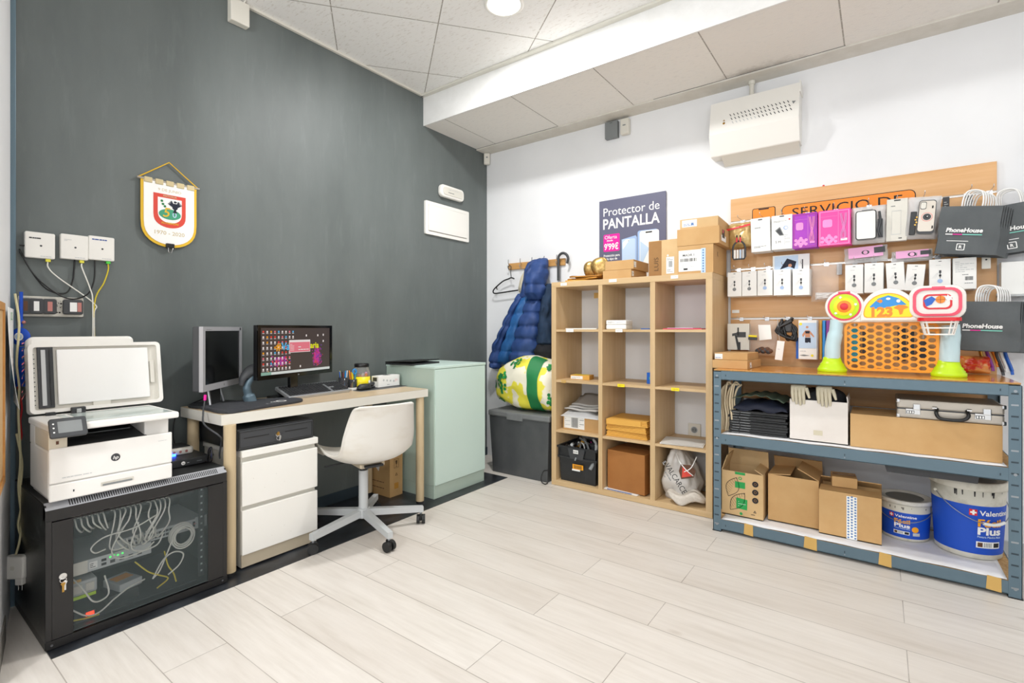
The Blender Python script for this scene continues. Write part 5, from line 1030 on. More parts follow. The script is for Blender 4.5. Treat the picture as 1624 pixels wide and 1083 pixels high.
# coat rack
t = thing('coat_rack', 'pine coat rack board with metal hooks on the white wall in the corner', 'coat rack', (.52, -.001, 1.672))
mb = MB(); mb.box(-.265, -.016, -.028, .30, 0, .028, 'hook_wood', .003); mb.build('board', t)
for x in (-.245, -.12, .0, .12, .24):
    mb = MB(); mb.tube(spline([(x, -.016, .01), (x, -.04, .02), (x+.005, -.05, .045), (x+.01, -.055, .055)], 5), .003, 'hook_steel', 6); mb.tube(spline([(x, -.016, -.01), (x, -.035, -.025), (x, -.05, -.01), (x, -.052, .005)], 5), .003, 'hook_steel', 6); mb.build('hook', t)
t = thing('clothes_hanger', 'black plastic clothes hanger hanging from the leftmost hook', 'hanger', (.285, -.045, 1.66))
mb = MB(); mb.tube(spline([(-.0, 0, -.015), (-.01, 0, .0), (-.005, 0, .015), (.012, 0, .015), (.02, 0, -.0), (.02, -.005, -.05), (.03, -.01, -.09)], 6), .003, 'black', 8)
mb.tube(spline([(.10, -.01, -.20), (.03, -.01, -.205), (-.10, -.01, -.215), (-.155, -.01, -.215), (-.168, -.01, -.195), (-.14, -.01, -.165), (-.06, -.01, -.115), (.0, -.01, -.098), (.03, -.01, -.09), (.06, -.01, -.10)], 6), .006, 'black', 8)
mb.tube(spline([(-.125, -.01, -.155), (-.13, -.01, -.175), (-.12, -.01, -.182)], 4), .004, 'black', 6); mb.build('frame', t)
def loft(secs_, mat, yb=-.02, quilt=0., seed=0, nz=60, nu=28, wr=.012):
    """(z, x0, x1, front depth) sections; the back stays near y=yb"""
    def f(u, v):
        k = v*(len(secs_)-1); i = min(int(k), len(secs_)-2); g = k-i; g2 = g*g*(3-2*g)*.5+g*.5; a, b_ = secs_[i], secs_[i+1]; L_ = lambda j: a[j]+(b_[j]-a[j])*g2
        z = L_(0); x0, x1, d = L_(1), L_(2), L_(3); an = u*2*PI; c = math.cos(an); s_ = math.sin(an)
        n = noise.noise(Vector((c*1.6+seed, s_*1.6, z*7)))*wr*2+noise.noise(Vector((c*4+seed, s_*4, z*16)))*wr*.8
        pf = 1-(quilt*(1-abs(math.sin(z*PI/quilt_step))**.45) if quilt else 0)
        e = 1 if 0 < v < 1 else .5
        return ((x0+x1)/2+((x1-x0)/2*pf*e)*c+n, yb-((d+n)/2)-((d+n)/2*pf*e)*s_, z)
    mb = MB(); mb.grid(f, nu, nz, mat, wrap=True)
    w_ = nu; b0 = len(mb.v)-nu*(nz+1); mb.f += [tuple(range(b0+nu-1, b0-1, -1)), tuple(range(b0+nu*nz, b0+nu*nz+nu))]; mb.mi += [0, 0]; mb.sm += [False, False]
    return mb
quilt_step = .105
t = thing('puffer_jacket', 'navy blue quilted puffer jacket with hood hanging from the coat rack', 'jacket')
loft([(1.385, .505, .66, .10), (1.36, .50, .665, .14), (1.28, .475, .658, .17), (1.17, .435, .648, .185), (1.05, .395, .63, .19), (.92, .35, .60, .185), (.86, .335, .585, .16), (.84, .35, .57, .12)], 'navy_quilt', quilt=.3, seed=1).build('front_panel', t)
loft([(1.42, .43, .56, .08), (1.36, .40, .54, .12), (1.25, .36, .50, .13), (1.1, .295, .45, .135), (.95, .225, .39, .13), (.85, .17, .34, .11), (.83, .19, .32, .08)], 'blue_lining', quilt=.2, seed=4).build('lining', t)
loft([(1.43, .41, .47, .09), (1.38, .39, .46, .13), (1.28, .335, .415, .15), (1.15, .26, .35, .155), (1.0, .17, .265, .155), (.86, .118, .22, .145), (.80, .115, .205, .12), (.785, .14, .19, .08)], 'navy_quilt', quilt=.28, seed=7).build('sleeve', t)
quilt_step = .135
loft([(1.708, .61, .665, .07), (1.69, .58, .685, .12), (1.65, .548, .702, .16), (1.58, .525, .71, .19), (1.5, .512, .70, .20), (1.42, .515, .68, .19), (1.37, .525, .665, .15)], 'navy_quilt', quilt=.2, seed=10).build('hood', t)
loft([(1.705, .535, .605, .05), (1.68, .495, .60, .08), (1.62, .470, .565, .10), (1.54, .468, .55, .11), (1.46, .455, .55, .12), (1.40, .42, .56, .11), (1.37, .44, .54, .09)], 'navy_quilt', seed=13).build('hood_rim', t)
t = thing('winter_coat', 'dark navy coat hanging between the puffer jacket and the cube shelf', 'coat')
loft([(1.50, .67, .715, .05), (1.46, .655, .735, .09), (1.3, .64, .755, .12), (1.15, .62, .752, .14), (1.02, .60, .755, .13), (1.0, .62, .74, .09)], 'navy_coat', seed=20).build('body', t)
loft([(1.01, .58, .75, .10), (.95, .57, .755, .12), (.86, .58, .75, .10)], 'black_cloth', yb=-.03, seed=22, nz=20).build('lining', t)
t = thing('cream_scarf', 'cream fleece collar hanging behind the left of the puffer hood', 'scarf')
loft([(1.62, .44, .475, .03), (1.57, .41, .475, .05), (1.48, .395, .46, .06), (1.44, .39, .45, .04)], 'cream_cloth', seed=25, nz=20).build('fabric', t)
t = thing('umbrella', 'black umbrella hanging by its curved handle from the coat rack beside the cube shelf', 'umbrella', (.815, -.05, 1.5))
mb = MB(); mb.tube(spline([(.045, 0, .15), (.055, 0, .19), (.035, 0, .225), (.0, 0, .235), (-.03, 0, .215), (-.035, 0, .17), (-.035, 0, .02)], 6), .0105, 'dark_grey', 12); mb.build('handle', t)
mb = MB(); mb.cyl((-.035, 0, .02), (-.035, 0, -.56), .005, 'steel', seg=8); mb.cyl((-.035, 0, -.60), (-.035, 0, -.55), .004, 'black', seg=8); mb.build('shaft', t)
mb = MB(); mb.tube([(-.035, 0, .0), (-.035, 0, -.1), (-.035, 0, -.5), (-.035, 0, -.55)], [.012, .022, .018, .007], 'black_cloth', 14); mb.build('canopy', t)
# ================================================================ metal shelf unit
SX0, SX1, SY0, SY1 = 2.098, 3.332, -.555, -.045
t = thing('metal_shelf_unit', 'blue-grey boltless metal shelf unit with three boards against the white wall', 'shelf', (2.715, -.30, 0))
qx = lambda x: x-2.715
qy = lambda y: y+.30
for ax, ay, sx, sy in ((SX0, SY0, 1, 1), (SX1, SY0, -1, 1), (SX0, SY1, 1, -1), (SX1, SY1, -1, -1)):
    mb = MB(); x0, y0 = qx(ax), qy(ay); xs = sorted((x0, x0+sx*.042)); ys = sorted((y0, y0+sy*.0025)); mb.box(xs[0], ys[0], .004, xs[1], ys[1], .893, 'blue_grey')
    xs2 = sorted((x0, x0+sx*.0025)); ys2 = sorted((y0, y0+sy*.038)); mb.box(xs2[0], ys2[0], .004, xs2[1], ys2[1], .893, 'blue_grey')
    if sy > 0:
        mb.push(fFront((xs[0]+xs[1])/2, y0-.0002, 0))
        for i in range(18):
            z = .04+i*.048; mb.box(-.013, z, -.0008, .010, z+.007, .0006, 'blue_grey_dark' if i % 4 else 'steel')
        for z in (.04, .52, .87): mb.disc(.0, z, .006, 'steel', .002, 12)
        mb.pop()
    mb.cbox((x0+sx*.02, y0+sy*.018, .002), (.046, .042, .004), 'black'); mb.build('post', t)
for z0, z1 in ((.015, .07), (.49, .546), (.848, .897)):
    for y, s_ in ((SY0, 1), (SY1, -1)):
        mb = MB(); a = qy(y)-(.002 if s_ > 0 else -.002); ys = sorted((a, a+s_*.003)); mb.box(qx(SX0)+.042, ys[0], z0, qx(SX1)-.042, ys[1], z1, 'blue_grey', .0008)
        ys = sorted((a, a+s_*.03)); mb.box(qx(SX0)+.042, ys[0], z0, qx(SX1)-.042, ys[1], z0+.003, 'blue_grey')
        if s_ > 0:
            mb.push(fFront(0, ys[0]-.0005, 0)); [mb.rect(x-.002, z0+.02, x+.002, z0+.03, 'blue_grey_dark') for x in (0., -.55, .55)]; mb.disc(0, z0+.012, .003, 'steel', .0006, 8); mb.pop()
        mb.build('beam', t)
    for x, s_ in ((SX0, 1), (SX1, -1)):
        mb = MB(); a = qx(x); xs = sorted((a, a+s_*.003)); mb.box(xs[0], qy(SY0)+.03, z0, xs[1], qy(SY1)-.03, z1, 'blue_grey'); mb.build('side_beam', t)
mb = MB(); mb.box(qx(SX0)+.004, qy(SY0)+.004, .898, qx(SX1)-.004, qy(SY1)-.004, .903, 'board_edge'); mb.box(qx(SX0)+.003, qy(SY0)+.003, .903, qx(SX1)-.003, qy(SY1)-.003, .905, 'shelf_orange'); mb.build('board', t)
for z in (.546, .07):
    mb = MB(); mb.box(qx(SX0)+.004, qy(SY0)+.004, z-.008, qx(SX1)-.004, qy(SY1)-.004, z, 'board_edge'); mb.grid(lambda u, v: (qx(SX0)+.044+u*1.145, qy(SY0)+.002+v*.48, z+.002+.003*abs(math.sin(u*17+v*.7))*(1-v)**6), 60, 8, 'shelf_white', th=.0012); mb.build('board', t)
for x0, x1 in ((2.258, 2.305), (2.541, 2.599), (2.848, 2.898), (3.22, 3.269)):
    mb = MB(); mb.push(fFront(0, qy(SY0)-.003, 0)); mb.flat([(qx(x0), .018), (qx(x1), .014), (qx(x1)-.001, .074), (qx(x0)+.004, .078)], 'tape_yellow', .0008); mb.pop(); mb.build('tape', t)
ZB, ZM, ZT = .0745, .5505, .9055
# --- bottom shelf
def lbl(m): pass
t = carton('open kraft box printed with leaves, green labels and three black circles', (2.23, -.375, ZB), .215, .175, .25, 'cardboard_light', flaps=[('B', 12, .10), ('L', 18, .09), ('R', 60, .05)])
mb = MB(); mb.push(fFront(0, -.0882, 0))
def leaf(cx, cy, l, w, ang):
    p = []; c, s_ = math.cos(ang), math.sin(ang); T = lambda x, y: (cx+x*c-y*s_, cy+x*s_+y*c)
    top = [T(l*(k/10), w*math.sin(k/10*PI)) for k in range(11)]; bot = [T(l*(k/10), -w*math.sin(k/10*PI)) for k in range(10, -1, -1)]
    for a, b_ in zip(top+bot, (top+bot)[1:]+[top[0]]):
        d_2 = Vector((b_[0]-a[0], b_[1]-a[1], 0)); 
        if d_2.length < 1e-6: continue
        n_ = Vector((-d_2.y, d_2.x, 0)).normalized()*.0013; mb.flat([(a[0]-n_.x, a[1]-n_.y), (b_[0]-n_.x, b_[1]-n_.y), (b_[0]+n_.x, b_[1]+n_.y), (a[0]+n_.x, a[1]+n_.y)], 'ink')
    for k in range(1, 10):
        a, b_ = T(l*k/10, 0), T(l*min(1, k/10+.1), w*math.sin(min(1, k/10+.1)*PI)); mb.flat([(a[0], a[1]), (a[0]+.0014, a[1]), (b_[0]+.0014, b_[1]), (b_[0], b_[1])], 'ink')
        b_ = T(l*min(1, k/10+.1), -w*math.sin(min(1, k/10+.1)*PI)); mb.flat([(a[0], a[1]), (a[0]+.0014, a[1]), (b_[0]+.0014, b_[1]), (b_[0], b_[1])], 'ink')
leaf(-.062, .03, .13, .032, .95); leaf(-.072, .105, .12, .034, 1.2)
mb.rect(-.037, .235, .016, .249, 'green'); mb.rect(-.037, .16, .016, .195, 'green'); mb.disc(-.01, .215, .009, 'green', .0007, 16); mb.disc(-.01, .215, .005, 'cardboard_light', .001, 16)
mb.flat([(-.03, .045), (.026, .042), (.028, .10), (-.03, .105)], 'green'); mb.lines(-.02, .06, .02, .095, 3, 'pure_white', .001, 4, .15); mb.disc(-.005, .018, .008, 'green', .0007, 16)
for z in (.105, .15, .195): mb.disc(.068, z, .016, 'ink', .0007, 24); mb.disc(.068, z, .007, 'cardboard_inside', .001, 12); mb.disc(.068, z, .005, 'ink', .0012, 12)
mb.flat([(.058, .035), (.074, .035), (.066, .05)], 'ink'); mb.flat([(.063, .038), (.069, .038), (.066, .044)], 'cardboard_light', .0009); mb.lines(.046, .022, .086, .028, 1, 'ink', .0007, 3, .6); mb.build('print', t)
t = carton('plain kraft box with half-open top flaps, second from the left on the bottom metal shelf', (2.475, -.31, ZB), .24, .22, .255, 'cardboard', flaps=[('L', 84, .11), ('R', 62, .11), ('B', 25, .07)])
t = carton('kraft box closed with blue patterned tape, third on the bottom metal shelf', (2.73, -.365, ZB), .262, .19, .225, 'cardboard', flaps=[('F', 86, .09), ('B', 60, .09)])
mb = MB(); mb.push(fFront(0, -.0958, 0)); mb.rect(-.012, .0, .032, .215, 'label_white'); rn = random.Random(3)
for r_ in range(15):
    for c_ in range(3): mb.disc(-.004+c_*.0145, .008+r_*.0142+(c_ % 2)*.006, .0048, 'tape_blue', .0009, 6)
mb.build('tape', t)
t = carton('small taped kraft box lying on top of the blue-taped box', (2.70, -.335, ZB+.236), .11, .11, .052, 'cardboard', rz=.12)
mb = MB(); mb.push(fTop(0, 0, .054)); mb.rect(-.05, -.02, .05, .02, 'kraft_tape'); mb.build('tape', t)
def bucket(name, lab, loc, r0, r1, h, az, k, small):
    t = thing(name, lab, 'bucket', loc)
    R = lambda z: r0+(r1-r0)*z/h
    mb = MB(); mb.lathe([(r0*.96, 0), (r0, .004), (R(h*.10), h*.10), (R(h*.9), h*.9), (R(h*.9)-.003, h*.9), (r0-.004, .008)], 'dirty_white', 48); mb.build('body', t)
    mb = MB(); mb.lathe([(R(h*.07)+.0008, h*.07), (R(h*.70)+.0008, h*.70)], 'royal', 48); 
    def wp(off):
        def f(x, y, z):
            zz = h*.07+y; rr_ = R(zz)+.001+z; a = az+x/rr_; return Vector((rr_*math.cos(a), rr_*math.sin(a), zz))
        return f
    W = wp(0)
    def wrect(x0, y0, x1, y1, m_, z=.0008, n=10):
        vs = []; 
        for j in (y0, y1): vs += [W(x0+(x1-x0)*i/n, j, z) for i in range(n+1)]
        mb.add(vs, [(i, i+1, n+2+i, n+1+i) for i in range(n)], m_)
    def wdisc(cx, cy, r, m_, z=.0012, n=18): mb.add([W(cx+r*math.cos(i*2*PI/n), cy+r*math.sin(i*2*PI/n), z) for i in range(n)], [tuple(range(n))], m_)
    H = h*.63
    mb.text('Valentine', .018*k, H*.86, H*.10, 'pure_white', .001, bold=.02, w=.105*k, warp=W); wrect(-.062*k, H*.86-.011*k, -.040*k, H*.86+.011*k, 'red'); mb.text('+', -.051*k, H*.86, .02*k, 'pure_white', .0018, bold=.06, warp=W)
    mb.text('Fácil', .0, H*.66, H*.145, 'amber', .001, bold=.035, w=.075*k, warp=W); mb.text('Plus', .0, H*.49, H*.145, 'pure_white', .001, bold=.035, w=.075*k, warp=W)
    mb.text('Pintura Plástica Mate', .0, H*.37, H*.04, 'pale_blue', .001, bold=.02, w=.075*k, warp=W)
    wrect(-.04*k, H*.14, .035*k, H*.27, 'label_white'); wrect(-.036*k, H*.16, -.022*k, H*.25, 'brown', .0012, 4); wrect(.012*k, H*.16, .032*k, H*.25, 'ink', .0012, 4)
    for i in range(5): wrect((-.018+i*.005)*k, H*.16, (-.0155+i*.005)*k, H*.25, 'mid_grey', .0012, 2)
    if small: wdisc(.062*k, H*.38, .017*k, 'amber'); wrect(.05*k, H*.13, .085*k, H*.25, 'light_grey')
    mb.build('label', t)
    mb = MB(); mb.lathe([(R(h*.9)+.001, h*.89), (r1+.006, h*.90), (r1+.008, h*.985), (r1+.004, h), (r1-.006, h), (r1-.008, h*.975), (.001, h*.972)], 'dirty_white' if not small else 'old_white', 48); mb.lathe([(r1-.012, h*.974), (.001, h*.976)], 'grey_lid', 48); mb.build('lid', t)
    mb = MB(); pts = []
    for i in range(25): a = az-PI*.5+PI*i/24; sag = math.sin(PI*i/24); rr_ = R(h*.8)+.008; pts.append((rr_*math.cos(a), rr_*math.sin(a), h*.80-h*.32*sag))
    mb.tube(pts, .002, 'steel', 6)
    for p in (pts[0], pts[-1]): mb.ball(p, .008, 'dirty_white', 10, 6)
    if not small: mb.tube([Vector(p)*1.0 for p in pts[10:16]], .007, 'pure_white', 8)
    mb.build('handle', t)
    mb = MB(); rn = random.Random(17)
    for i in range(12 if not small else 6):
        a = az+rn.uniform(-1.1, 1.1); l = rn.uniform(.005, .03)*(1 if not small else .5); zt = h*.885 if not small else h*.84; wd = rn.uniform(.001, .004); rr_ = r1+.0015
        q_ = [(a-wd/rr_, zt), (a+wd/rr_, zt), (a+wd*.6/rr_, zt-l), (a-wd*.6/rr_, zt-l)]; mb.add([((R(z)+.0022)*math.cos(b_), (R(z)+.0022)*math.sin(b_), z) for b_, z in q_], [(0, 1, 2, 3)], 'ink' if not small else 'lid_dirty')
    mb.build('paint_drips', t)
    return t
bucket('paint_bucket', 'small blue and white paint bucket with round yellow sticker on the bottom metal shelf', (2.955, -.225, ZB), .098, .108, .20, math.radians(-97), .86, True)
bucket('paint_bucket', 'large blue paint bucket with wire handle at the right end of the metal shelf', (3.192, -.262, ZB), .121, .139, .355, math.radians(-59), 1.3, False)
t = thing('metal_tray', 'dark grey metal tray fixed under the middle board above the paint buckets', 'tray', (3.03, -.46, .45))
mb = MB(); mb.add([(-.15, -.05, 0), (.17, -.05, 0), (.17, .07, .0), (-.15, .07, .0), (-.17, -.07, .0845), (.18, -.07, .0845), (.18, .08, .0845), (-.17, .08, .0845)], [(0, 3, 2, 1), (4, 5, 6, 7), (0, 1, 5, 4), (1, 2, 6, 5), (2, 3, 7, 6), (3, 0, 4, 7)], 'dark_grey'); mb.build('tray_body', t)
# --- middle shelf
rn = random.Random(9)
t0 = None
for i in range(9):
    w = .29; mb = MB()
    lab = ORD[i]+' black notebook from the bottom of the stack on the middle metal shelf'
    if t0 is None:
        t0 = thing('laptop_computer', lab, 'laptop', (2.312, -.385, ZM), 0, 'stacked black laptops on the middle shelf')
        mb.box(-.145, -.105, 0, .145, .105, .0085, 'charcoal', .003); mb.push(fFront(0, -.1055, 0)); mb.lines(-.13, .0025, .13, .0045, 1, 'light_grey', .0004, 7, .7); mb.pop(); mb.build('base', t0)
        mb = MB(); mb.box(-.144, -.106, .009, .144, .105, .0135, 'black', .002); mb.build('lid', t0)
    else: dup(t0, (2.312+rn.uniform(-.006, .006), -.385+rn.uniform(-.008, .008), ZM+i*.0141), rn.uniform(-.02, .02), lab)
mb = MB()
def fold(w, d, h, s, dr=0.): return lambda u, v: ((u-.5)*w, (v-.5)*d, h*(math.sin(u*PI)**.35)*(math.sin(min(1, v*1.0)*PI)**.3)+.009*math.sin(u*13+s)*math.sin(v*7+s)+dr*0)
mb.grid(fold(.27, .22, .05, 2), 40, 20, 'navy', th=.004); one('folded_navy_cloth', mb, 'folded navy fabric lying on the stack of black laptops', 'cloth', (2.325, -.385, ZM+.133))
mb = MB(); mb.grid(lambda u, v: ((u-.5)*.26, (v-.5)*.24, .026*math.sin(u*PI)+.004*math.sin(u*30)), 40, 8, 'emblem_green', th=.002); o = one('green_mat', mb, 'grey-green zigzag-edged sheet on top of the folded navy fabric', 'mat', (2.32, -.385, ZM+.192), -.05)
o.data.materials[0] = mottled('grey_green', '#566655', '#48584a', .7)
t = thing('twine_bundle', 'bundle of beige twine and kraft paper left on the middle metal shelf', 'bundle', (2.148, -.33, ZM))
for k in range(9):
    mb = MB(); x = -.028+.009*k; y = -.15+.012*(k % 3); mb.tube(spline([(x, y, .004), (x+.008, y-.01, .08), (x-.004, y-.004, .17), (x+.01, y, .24+.012*(k % 4)), (x+.03, y+.02, .265)], 5), .0055, 'twine', 8); mb.build('cord', t)
mb = MB(); mb.grid(lambda u, v: (-.028+.03*math.cos(u*2*PI)+.004*noise.noise(Vector((u*9, v*5, 1))), .10*math.sin(u*2*PI), v*.20), 24, 8, 'brown', wrap=True)
mb.slots[:] = ['cardboard_inside']; mb.build('kraft_roll', t)
t = carton('open white cardboard box stuffed with black bags on the middle metal shelf', (2.598, -.395, ZM), .255, .20, .212, 'kraft_white_card', flaps=[('R', 8, .03)])
mb = MB(); mb.push(fFront(0, -.1005, 0)); mb.rect(-.02, .035, .02, .06, 'cream_cloth', .0004); mb.build('tape', t)
mb = MB(); mb.grid(lambda u, v: (-.0+(.124+.006*math.sin(v*9))*math.cos(u*2*PI)*math.sin(v*PI)**.4, .096*math.sin(u*2*PI)*math.sin(v*PI)**.4, .175-.06*math.cos(v*PI)+.014*noise.noise(Vector((u*14, v*6, 2)))), 40, 14, 'black_cloth', wrap=True); one('black_bag', mb, 'black plastic bags bulging out of the open white box', 'bag', (2.598, -.395, ZM+.03))
g0 = None
for i, x in enumerate((-.085, .03)):
    if g0 is None:
        g0 = thing('work_glove', 'white work glove hanging over the front of the open white box, on the left', 'glove', (2.598+x, -.50, ZM+.245), 0, 'gloves over the white box')
        for k, (fx, l) in enumerate(((-.03, .045), (-.014, .058), (.003, .062), (.019, .055))): mb = MB(); mb.tube([(fx, 0, .03), (fx+.001, -.006, .0), (fx+.003, -.004, -l*.5), (fx+.004, -.002, -l)], [.008, .0085, .008, .005], 'cream_cloth', 8); mb.build('finger', g0)
        mb = MB(); mb.tube([(.033, 0, .03), (.042, -.004, .0), (.048, -.002, -.022)], [.009, .008, .005], 'cream_cloth', 8); mb.build('thumb', g0)
        mb = MB(); mb.box(-.038, -.006, .01, .034, .04, .045, 'cream_cloth', .01); mb.build('palm', g0)
    else: dup(g0, (2.598+x, -.50, ZM+.245), .1, 'white work glove hanging over the front of the open white box, on the right')
carton('long plain kraft box on the right of the middle metal shelf', (3.008, -.365, ZM), .545, .27, .162, 'cardboard')
t = thing('aluminium_case', 'silver aluminium briefcase with black handle and combination locks lying on the long box', 'briefcase', (3.113, -.36, ZM+.1635))
mb = MB(); mb.box(-.195, -.14, .0, .175, .13, .042, 'alu', .008); mb.box(-.195, -.14, .044, .175, .13, .086, 'alu', .008); mb.box(-.193, -.138, .04, .173, .128, .046, 'dark_grey'); mb.build('shell', t)
for x in (-.194, .168):
    mb = MB(); mb.box(x-.003, -.146, .0, x+.012, -.125, .018, 'chrome', .004); mb.box(x-.003, -.146, .07, x+.012, -.125, .088, 'chrome', .004); mb.build('corner_cap', t)
mb = MB(); mb.tube(spline([(-.05, -.143, .052), (-.052, -.165, .03), (-.035, -.172, .012), (.03, -.172, .012), (.055, -.165, .03), (.053, -.143, .052)], 6), .0075, 'black', 12); mb.build('handle', t)
for x in (-.058, .06): mb = MB(); mb.cyl((x-.008, -.146, .055), (x+.008, -.146, .055), .007, 'chrome'); mb.build('handle_mount', t)
for x in (-.13, .11):
    mb = MB(); mb.box(x-.032, -.145, .018, x+.022, -.139, .044, 'chrome', .002); mb.box(x-.005, -.149, .04, x+.022, -.141, .068, 'chrome', .003); mb.push(fFront(x, -.1455, 0)); mb.rect(-.028, .022, .0, .036, 'ink'); [mb.rect(-.026+i*.009, .024, -.02+i*.009, .034, 'pure_white', .0009) for i in range(3)]; mb.pop(); mb.build('lock', t)
# --- top board, left: two flat boxes
def s1(m): m.flat([(-.10, .006), (-.06, .004), (-.07, .036), (-.105, .036)], 'label_white'); m.rect(-.09, .012, -.08, .02, 'ink', .001)
carton('long flat kraft box, lower of two at the left end of the orange shelf top', (2.172, -.315, ZT), .19, .30, .046, 'cardboard', rz=math.radians(-3), side=s1)
def lbl(m): m.rect(-.088, .004, -.045, .034, 'label_white'); m.lines(-.085, .010, -.05, .018, 1, 'tape_blue', .001)
carton('flat kraft box with white label lying on the long one, orange shelf top', (2.165, -.29, ZT+.047), .18, .26, .04, 'cardboard', rz=math.radians(-2), deco=lbl)

# ================================================================ slatwall panel
t = thing('slatwall_panel', 'large honey-wood slat display board with metal rails on the white wall', 'display board', (2.70, -.001, .69))
mb = MB()
zs = [0, .2, .506, .512, .824, .83, 1.135, 1.286]
for a, b_ in ((0, .200), (.206, .504), (.514, .822), (.832, 1.13), (1.14, 1.286)): mb.box(-.63, -.018, a, .628, 0, b_, 'slat_wood', .001)
mb.box(-.628, -.008, .19, .626, 0, 1.15, 'brown'); mb.build('panel', t)
for z in (.203, .509, .827, 1.135): mb = MB(); mb.box(-.628, -.0175, z-.004, .626, -.008, z+.004, 'alu'); mb.box(-.628, -.0205, z-.007, .626, -.0175, z-.003, 'hook_steel'); mb.build('rail', t)
mb = MB(); mb.disc(0, 0, .005, 'red', 0, 12); mb.M = Matrix.Identity(4); mb2 = MB(); mb2.ball((-.115, -.012, 1.289), .006, 'red', 10, 6); mb2.build('pin', t)
# sign
t = thing('service_sign', 'orange rounded sign with black capital letters on the display board', 'sign', (2.688, -.0195, 1.785))
mb = MB(); mb.push(fFront(0, 0, 0)); mb.poly(rr(-.322, -.06, .322, .105, .03), 0, .002, 'ink'); mb.poly(rr(-.318, -.056, .318, .101, .027), .002, .003, 'sign_orange'); mb.text('SERVICIO DE', 0, .055, .056, 'ink', .0036, w=.53); mb.build('board', t)
t = thing('phone_sign', 'small orange phone-shaped sticker left of the orange sign', 'sign', (2.265, -.0195, 1.80))
mb = MB(); mb.push(fFront(0, 0, 0)); mb.poly(rr(-.066, -.03, .066, .095, .012), 0, .002, 'ink'); mb.poly(rr(-.062, -.027, .062, .091, .010), .002, .003, 'sign_orange'); mb.rect(-.03, .082, .03, .09, 'ink', .0034); mb.flat([(-.075, -.04), (.085, -.035), (.08, .03), (-.072, .03)], 'orange', -.0003); mb.build('board', t)

# ---- hooks
hk = None
def hook(x, z, L, lab=None):
    """prong hook set into a rail, reaching L out of the board"""
    mb = MB(); mb.tube(spline([(0, 0, 0), (0, -L*.5, 0), (0, -L, 0), (0, -L-.006, .012)], 4), .0018, 'hook_steel', 6); mb.box(-.012, -.004, -.016, .012, 0, .006, 'hook_steel')
    return one('display_hook', mb, fit('chrome prong hook holding the', lab, 'chrome prong hook sticking out of a rail of the display board') if lab else 'chrome prong hook sticking out of a rail of the display board', 'hook', (x, -.0215, z), group='prong hooks of the display board')
# ---- hung packages
def hung(name, lab, x0, x1, z0, z1, yf, th, fn, mat='white_plastic', group=None, tilt=0., cat='package', pouch=False, back=0):
    """flat package: front at y=yf, thickness th; fn draws on the front with local origin at its lower middle"""
    w, h = x1-x0, z1-z0; t = thing(name, lab, cat, ((x0+x1)/2, yf, z1), 0, group, ry_=tilt)
    mb = MB()
    if pouch:
        mb.push(frame((0, th, -h/2), (1, 0, 0), (0, 0, 1))); mb.pillow(w, h, th, mat, .008, x0*10, 14, .45); mb.pop()
    else: mb.box(-w/2, 0, -h, w/2, th, 0, mat, .0015)
    mb.build('pouch' if pouch else 'carton', t)
    if fn: mb = MB(); mb.push(fFront(0, -.0006 if not pouch else .001, -h)); fn(mb, w, h); mb.build('print', t)
    return t
def stack(name, lab, x0, x1, z0, z1, yf, th, fn, behind=1, blab=None, grp=None, zr=None, **k):
    t = hung(name, lab, x0, x1, z0, z1, yf, th, fn, group=grp, **k); hook((x0+x1)/2, zr, -yf-.0215+.012, lab)
    for i in range(behind): dup(t, (t.location.x+.002*(i+1), yf+(th+.004)*(i+1), z1-.002*i), None, blab, grp)
    return t
Z1r, Z2r, Z3r = 1.825, 1.517, 1.199
# top row
def f(m, w, h):
    m.flat([(-w*.5, h*.70), (w*.5, h*.78), (w*.5, h*.86), (-w*.5, h*.78)], 'red', .014); m.lines(-w*.25, h*.785, w*.3, h*.80, 1, 'pure_white', .0148, 3, .5)
t = stack('foil_pouch', 'gold foil pouch with a red band at the left end of the top row', 2.075, 2.213, 1.645, 1.795, -.15, .03, f, 1, 'gold foil pouch behind the front one in the top row', 'gold foil pouches', zr=Z1r, mat='pouch_gold', pouch=True, tilt=-.06)
t = thing('cable_clip_pack', 'dark loop of short white cables with red clips hanging on the gold foil pouch', 'cable', (2.155, -.185, 1.62))
mb = MB(); mb.tube([(.036*math.cos(a), 0, .052*math.sin(a)) for a in [PI*i/14 for i in range(15)]]+[(-.036, 0, -.045), (-.03, 0, -.058), (.03, 0, -.058), (.036, 0, -.045)], .0055, 'dark_grey', 8, closed=True); mb.build('loop', t)
for x in (-.012, .008): mb = MB(); mb.box(x-.005, -.006, .045, x+.005, .006, .075, 'red', .002); mb.box(x-.003, -.005, .072, x+.003, .005, .09, 'ink', .001); mb.build('clip', t)
for i in range(4): mb = MB(); x = -.024+i*.016; mb.box(x-.006, -.004, -.055, x+.006, .004, .0, ['white_plastic', 'white_plastic', 'pale_blue', 'light_grey'][i], .002); mb.build('plug', t)
def f(m, w, h): m.lines(-w*.3, h*.70, w*.3, h*.74, 1, 'mid_grey', .0005, 3, .5); m.rect(-w*.28, h*.22, w*.28, h*.68, 'white_plastic', .0003); m.lines(-w*.35, h*.12, w*.3, h*.18, 2, 'mid_grey', .0006, 3, .4); m.rrect(-.012, h*.93, .012, h*.96, .002, 'dark_grey')
stack('phone_accessory_box', 'plain white box with faint grey print, left of the box with the tablet picture', 2.216, 2.322, 1.60, 1.805, -.16, .045, f, 1, 'white box behind the front one in the top row', 'white boxes in the top row', zr=Z1r, mat='label_white', tilt=-.02)
